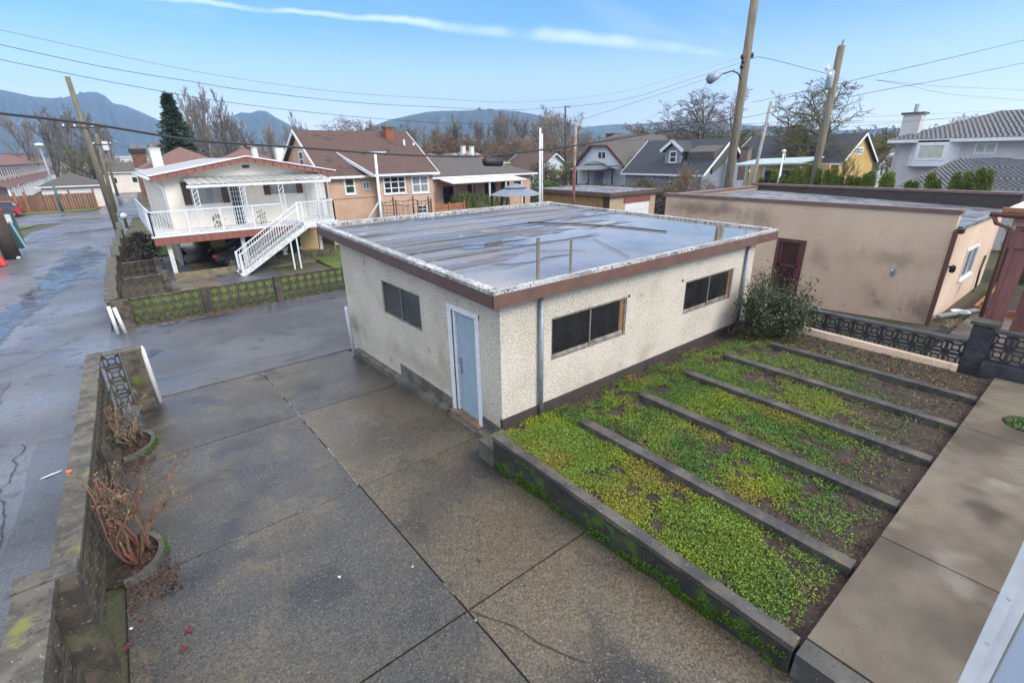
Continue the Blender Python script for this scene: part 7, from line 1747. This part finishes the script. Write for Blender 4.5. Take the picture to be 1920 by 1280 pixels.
tree(1290, 300, 36, 'vase', 1.3, bark, twig_red, 'leafless reddish bush before the blue-grey house roof', None, 0)
tree(1335, 318, 30, 'vase', 1.4, bark, twig, 'bare curved shrub left of the thick pole foot', None, 1)
gG = 'tangled vines along the back fence'
for i in range(9):
    tree(1168+i*18, 332+random.uniform(-5, 5), random.uniform(46, 48), 'bush', 1.25, bark_moss, twig_moss if i % 2 else twig, 'tangled bare vine, %s from the left on the fence before the blue-grey house' % ordn(i), gG, i, cat='vine', name='vine')
for i in range(8):
    tree(985+i*14, 300+random.uniform(-8, 8), random.uniform(66, 80), 'bush', 1.2, bark, twig_moss, 'brown bare bush, %s from the left behind the twin white poles' % ordn(i), 'brown bushes behind the twin white poles', i)
leafy('shrub', 'bright green shrub beyond the roof of the yellow garage', 'shrub', at_d(1022, 333, 62).x, at_d(1022, 333, 62).y, -1.2, 3.2, 2, 2.4, 2500, (.10, .15, .03), .3)
# conifer
cp_ = at_d(313, 183, 78); cf_ = thing('conifer', (cp_.x, cp_.y, -1.3), 'dark green conifer behind the balcony house', 'tree')
hC = cp_.z+1.3; ob('trunk', MB().tube([(cp_.x, cp_.y, -1.3), (cp_.x, cp_.y, cp_.z)], [.3, .03], 8), bark, cf_)
C = []; rr = random.Random(2)
for i in range(70):
    f = (i/70)**.9; z_ = -1.0+hC*(.06+.94*f); rad = 4.4*(1-f)**.95+.15
    nb = 9
    for k in range(nb):
        a = rr.uniform(0, 6.28); L_ = rad*rr.uniform(.65, 1.08)
        for j in range(15):
            u = (j+.5)/15; C.append((cp_.x+math.cos(a)*L_*u+rr.gauss(0, .08), cp_.y+math.sin(a)*L_*u+rr.gauss(0, .08), z_-.35*L_*u*u*.5+rr.gauss(0, .10)))
C = np.array(C); P, T, c = leaves(C, .55*rng.uniform(.6, 1.3, len(C)), up=.2, aspect=.4); tri_cloud('crown', P, T, needles, cf_, None, loc=ORG[cf_.name], kind='stuff')
# wooded belt far away that reads as one mass
def belt(name, D, px0, px1, topf, n, m, size):
    px = rng.uniform(px0, px1, n); out = []
    for x in px:
        tp = topf(x)+12*float(vnoise([x], [D], 22, 5)[0]); q = at_d(x, tp, D*random.uniform(.95, 1.15)); z0_ = zg(q.y)
        out.append((q.x, q.y, z0_+(q.z-z0_)*(random.random()**.7)))
    P, T, c = leaves(np.array(out), size*rng.uniform(.5, 1.4, n), up=2.2, aspect=.16)
    return tri_cloud(name, P, T, m, None, None, kind='stuff')
belt('woodland', 260, -150, 2100, lambda x: 272 if x > 250 else 300, 26000, twig, 2.6)
belt('woodland', 170, 560, 1750, lambda x: 268 if x < 1100 else 258, 20000, twig_moss, 1.8)

# ------------------------------------------------------------------ mountains
def ridge(name, D, prof, depth, seed, m):
    """prof: (px, py) of the skyline at distance D; the slopes come forward and fall away behind"""
    xs = np.array([p[0] for p in prof], float); ys = np.array([p[1] for p in prof], float)
    N_ = 170; px = np.linspace(xs[0], xs[-1], N_); py = np.interp(px, xs, ys)
    mb_ = MB(); rows = 26
    for j in range(rows):
        f = (j-6)/(rows-7)                  # -.3 behind ... 1 in front
        for i in range(N_):
            q = at_d(px[i], py[i], D); d = Vector((q.x, q.y)).normalized()
            dist = D-f*depth
            n_ = mnoise.fractal(Vector((px[i]*.036*D/1000, f*3.2, seed)), .8, 2.1, 5)
            h = max(0, 1-abs(f))**1.15 if f > 0 else max(0, 1+f*2.2)
            z_ = -8+(q.z+8)*h*(1+(.28*n_ if abs(f) > .02 else .012*n_)*min(1, abs(f)*4+.15))
            mb_.v.append((d.x*dist, d.y*dist, z_))
    for j in range(rows-1):
        for i in range(N_-1): a = j*N_+i; mb_.f.append((a, a+1, a+N_+1, a+N_))
    return ob(name, mb_, m, kind='structure', smooth=True)
ridge('mountain', 3000, [(-300, 150), (-80, 158), (0, 168), (30, 174), (60, 181), (95, 184), (120, 183), (150, 175), (165, 172), (182, 173), (197, 180), (212, 194), (235, 198), (262, 209), (290, 222), (330, 240), (400, 262), (470, 275)], 1150, 3.1, forest_far)
ridge('mountain', 2750, [(330, 262), (400, 232), (428, 228), (440, 215), (452, 211), (470, 212), (485, 207), (500, 209), (515, 219), (545, 235), (575, 243), (640, 262), (700, 272)], 900, 7.7, forest_far)
ridge('mountain', 1850, [(600, 285), (690, 240), (730, 225), (748, 221), (770, 216), (800, 210), (830, 208), (860, 208), (900, 206), (935, 207), (965, 208), (1000, 214), (1040, 225), (1080, 235), (1150, 262), (1250, 280)], 650, 11.3, forest_far)
ridge('mountain', 2850, [(1000, 262), (1080, 242), (1120, 236), (1160, 233), (1190, 234), (1205, 232), (1240, 228), (1300, 226), (1360, 230), (1420, 236), (1500, 242), (1580, 244), (1680, 240), (1760, 244), (1900, 240), (2100, 244)], 900, 17.9, forest_far)
# distant buildings down the hill at the end of the lane
for i in range(26):
    px = 200+random.uniform(-10, 140) if i < 16 else random.uniform(-40, 120); q = at_d(px, 300, random.uniform(420, 900))
    w_ = random.uniform(8, 18); h_ = random.uniform(4, 9); top = at_d(px, random.uniform(296, 318), math.hypot(q.x, q.y)).z
    t = thing('distant_house', (q.x, q.y, zg(q.y)), 'tiny pale distant building on the slope beyond the end of the lane', 'building', 'distant buildings beyond the end of the lane')
    ob('wall', MB().box(q.x-w_/2, q.x+w_/2, q.y, q.y+10, zg(q.y)-1, top), random.choice((cream, sid_white, beige, stucco_w)), t)
    ob('roof', MB().prism([(q.x-w_*.55, top+.01), (q.x+w_*.55, top+.01), (q.x, top+w_*.2)], 'y', q.y-.3, q.y+10.3), random.choice((shingle_gr, tile_brown, light_roof)), t)

# ------------------------------------------------------------------ air
HAZE = True
if HAZE:
    hz = MB().box(-4300, 4300, -70, 4300, -70, 480)
    hm = bpy.data.materials.new('haze_air'); hm.use_nodes = True; ht = hm.node_tree
    ht.nodes.remove(ht.nodes['Principled BSDF']); vp = ht.nodes.new('ShaderNodeVolumePrincipled')
    vp.inputs['Color'].default_value = (.42, .66, 1, 1); vp.inputs['Density'].default_value = .00030; vp.inputs['Anisotropy'].default_value = .1
    ht.links.new(vp.outputs[0], ht.nodes['Material Output'].inputs['Volume'])
    hm.cycles.homogeneous_volume = True
    ob('haze', hz, hm, kind='stuff')
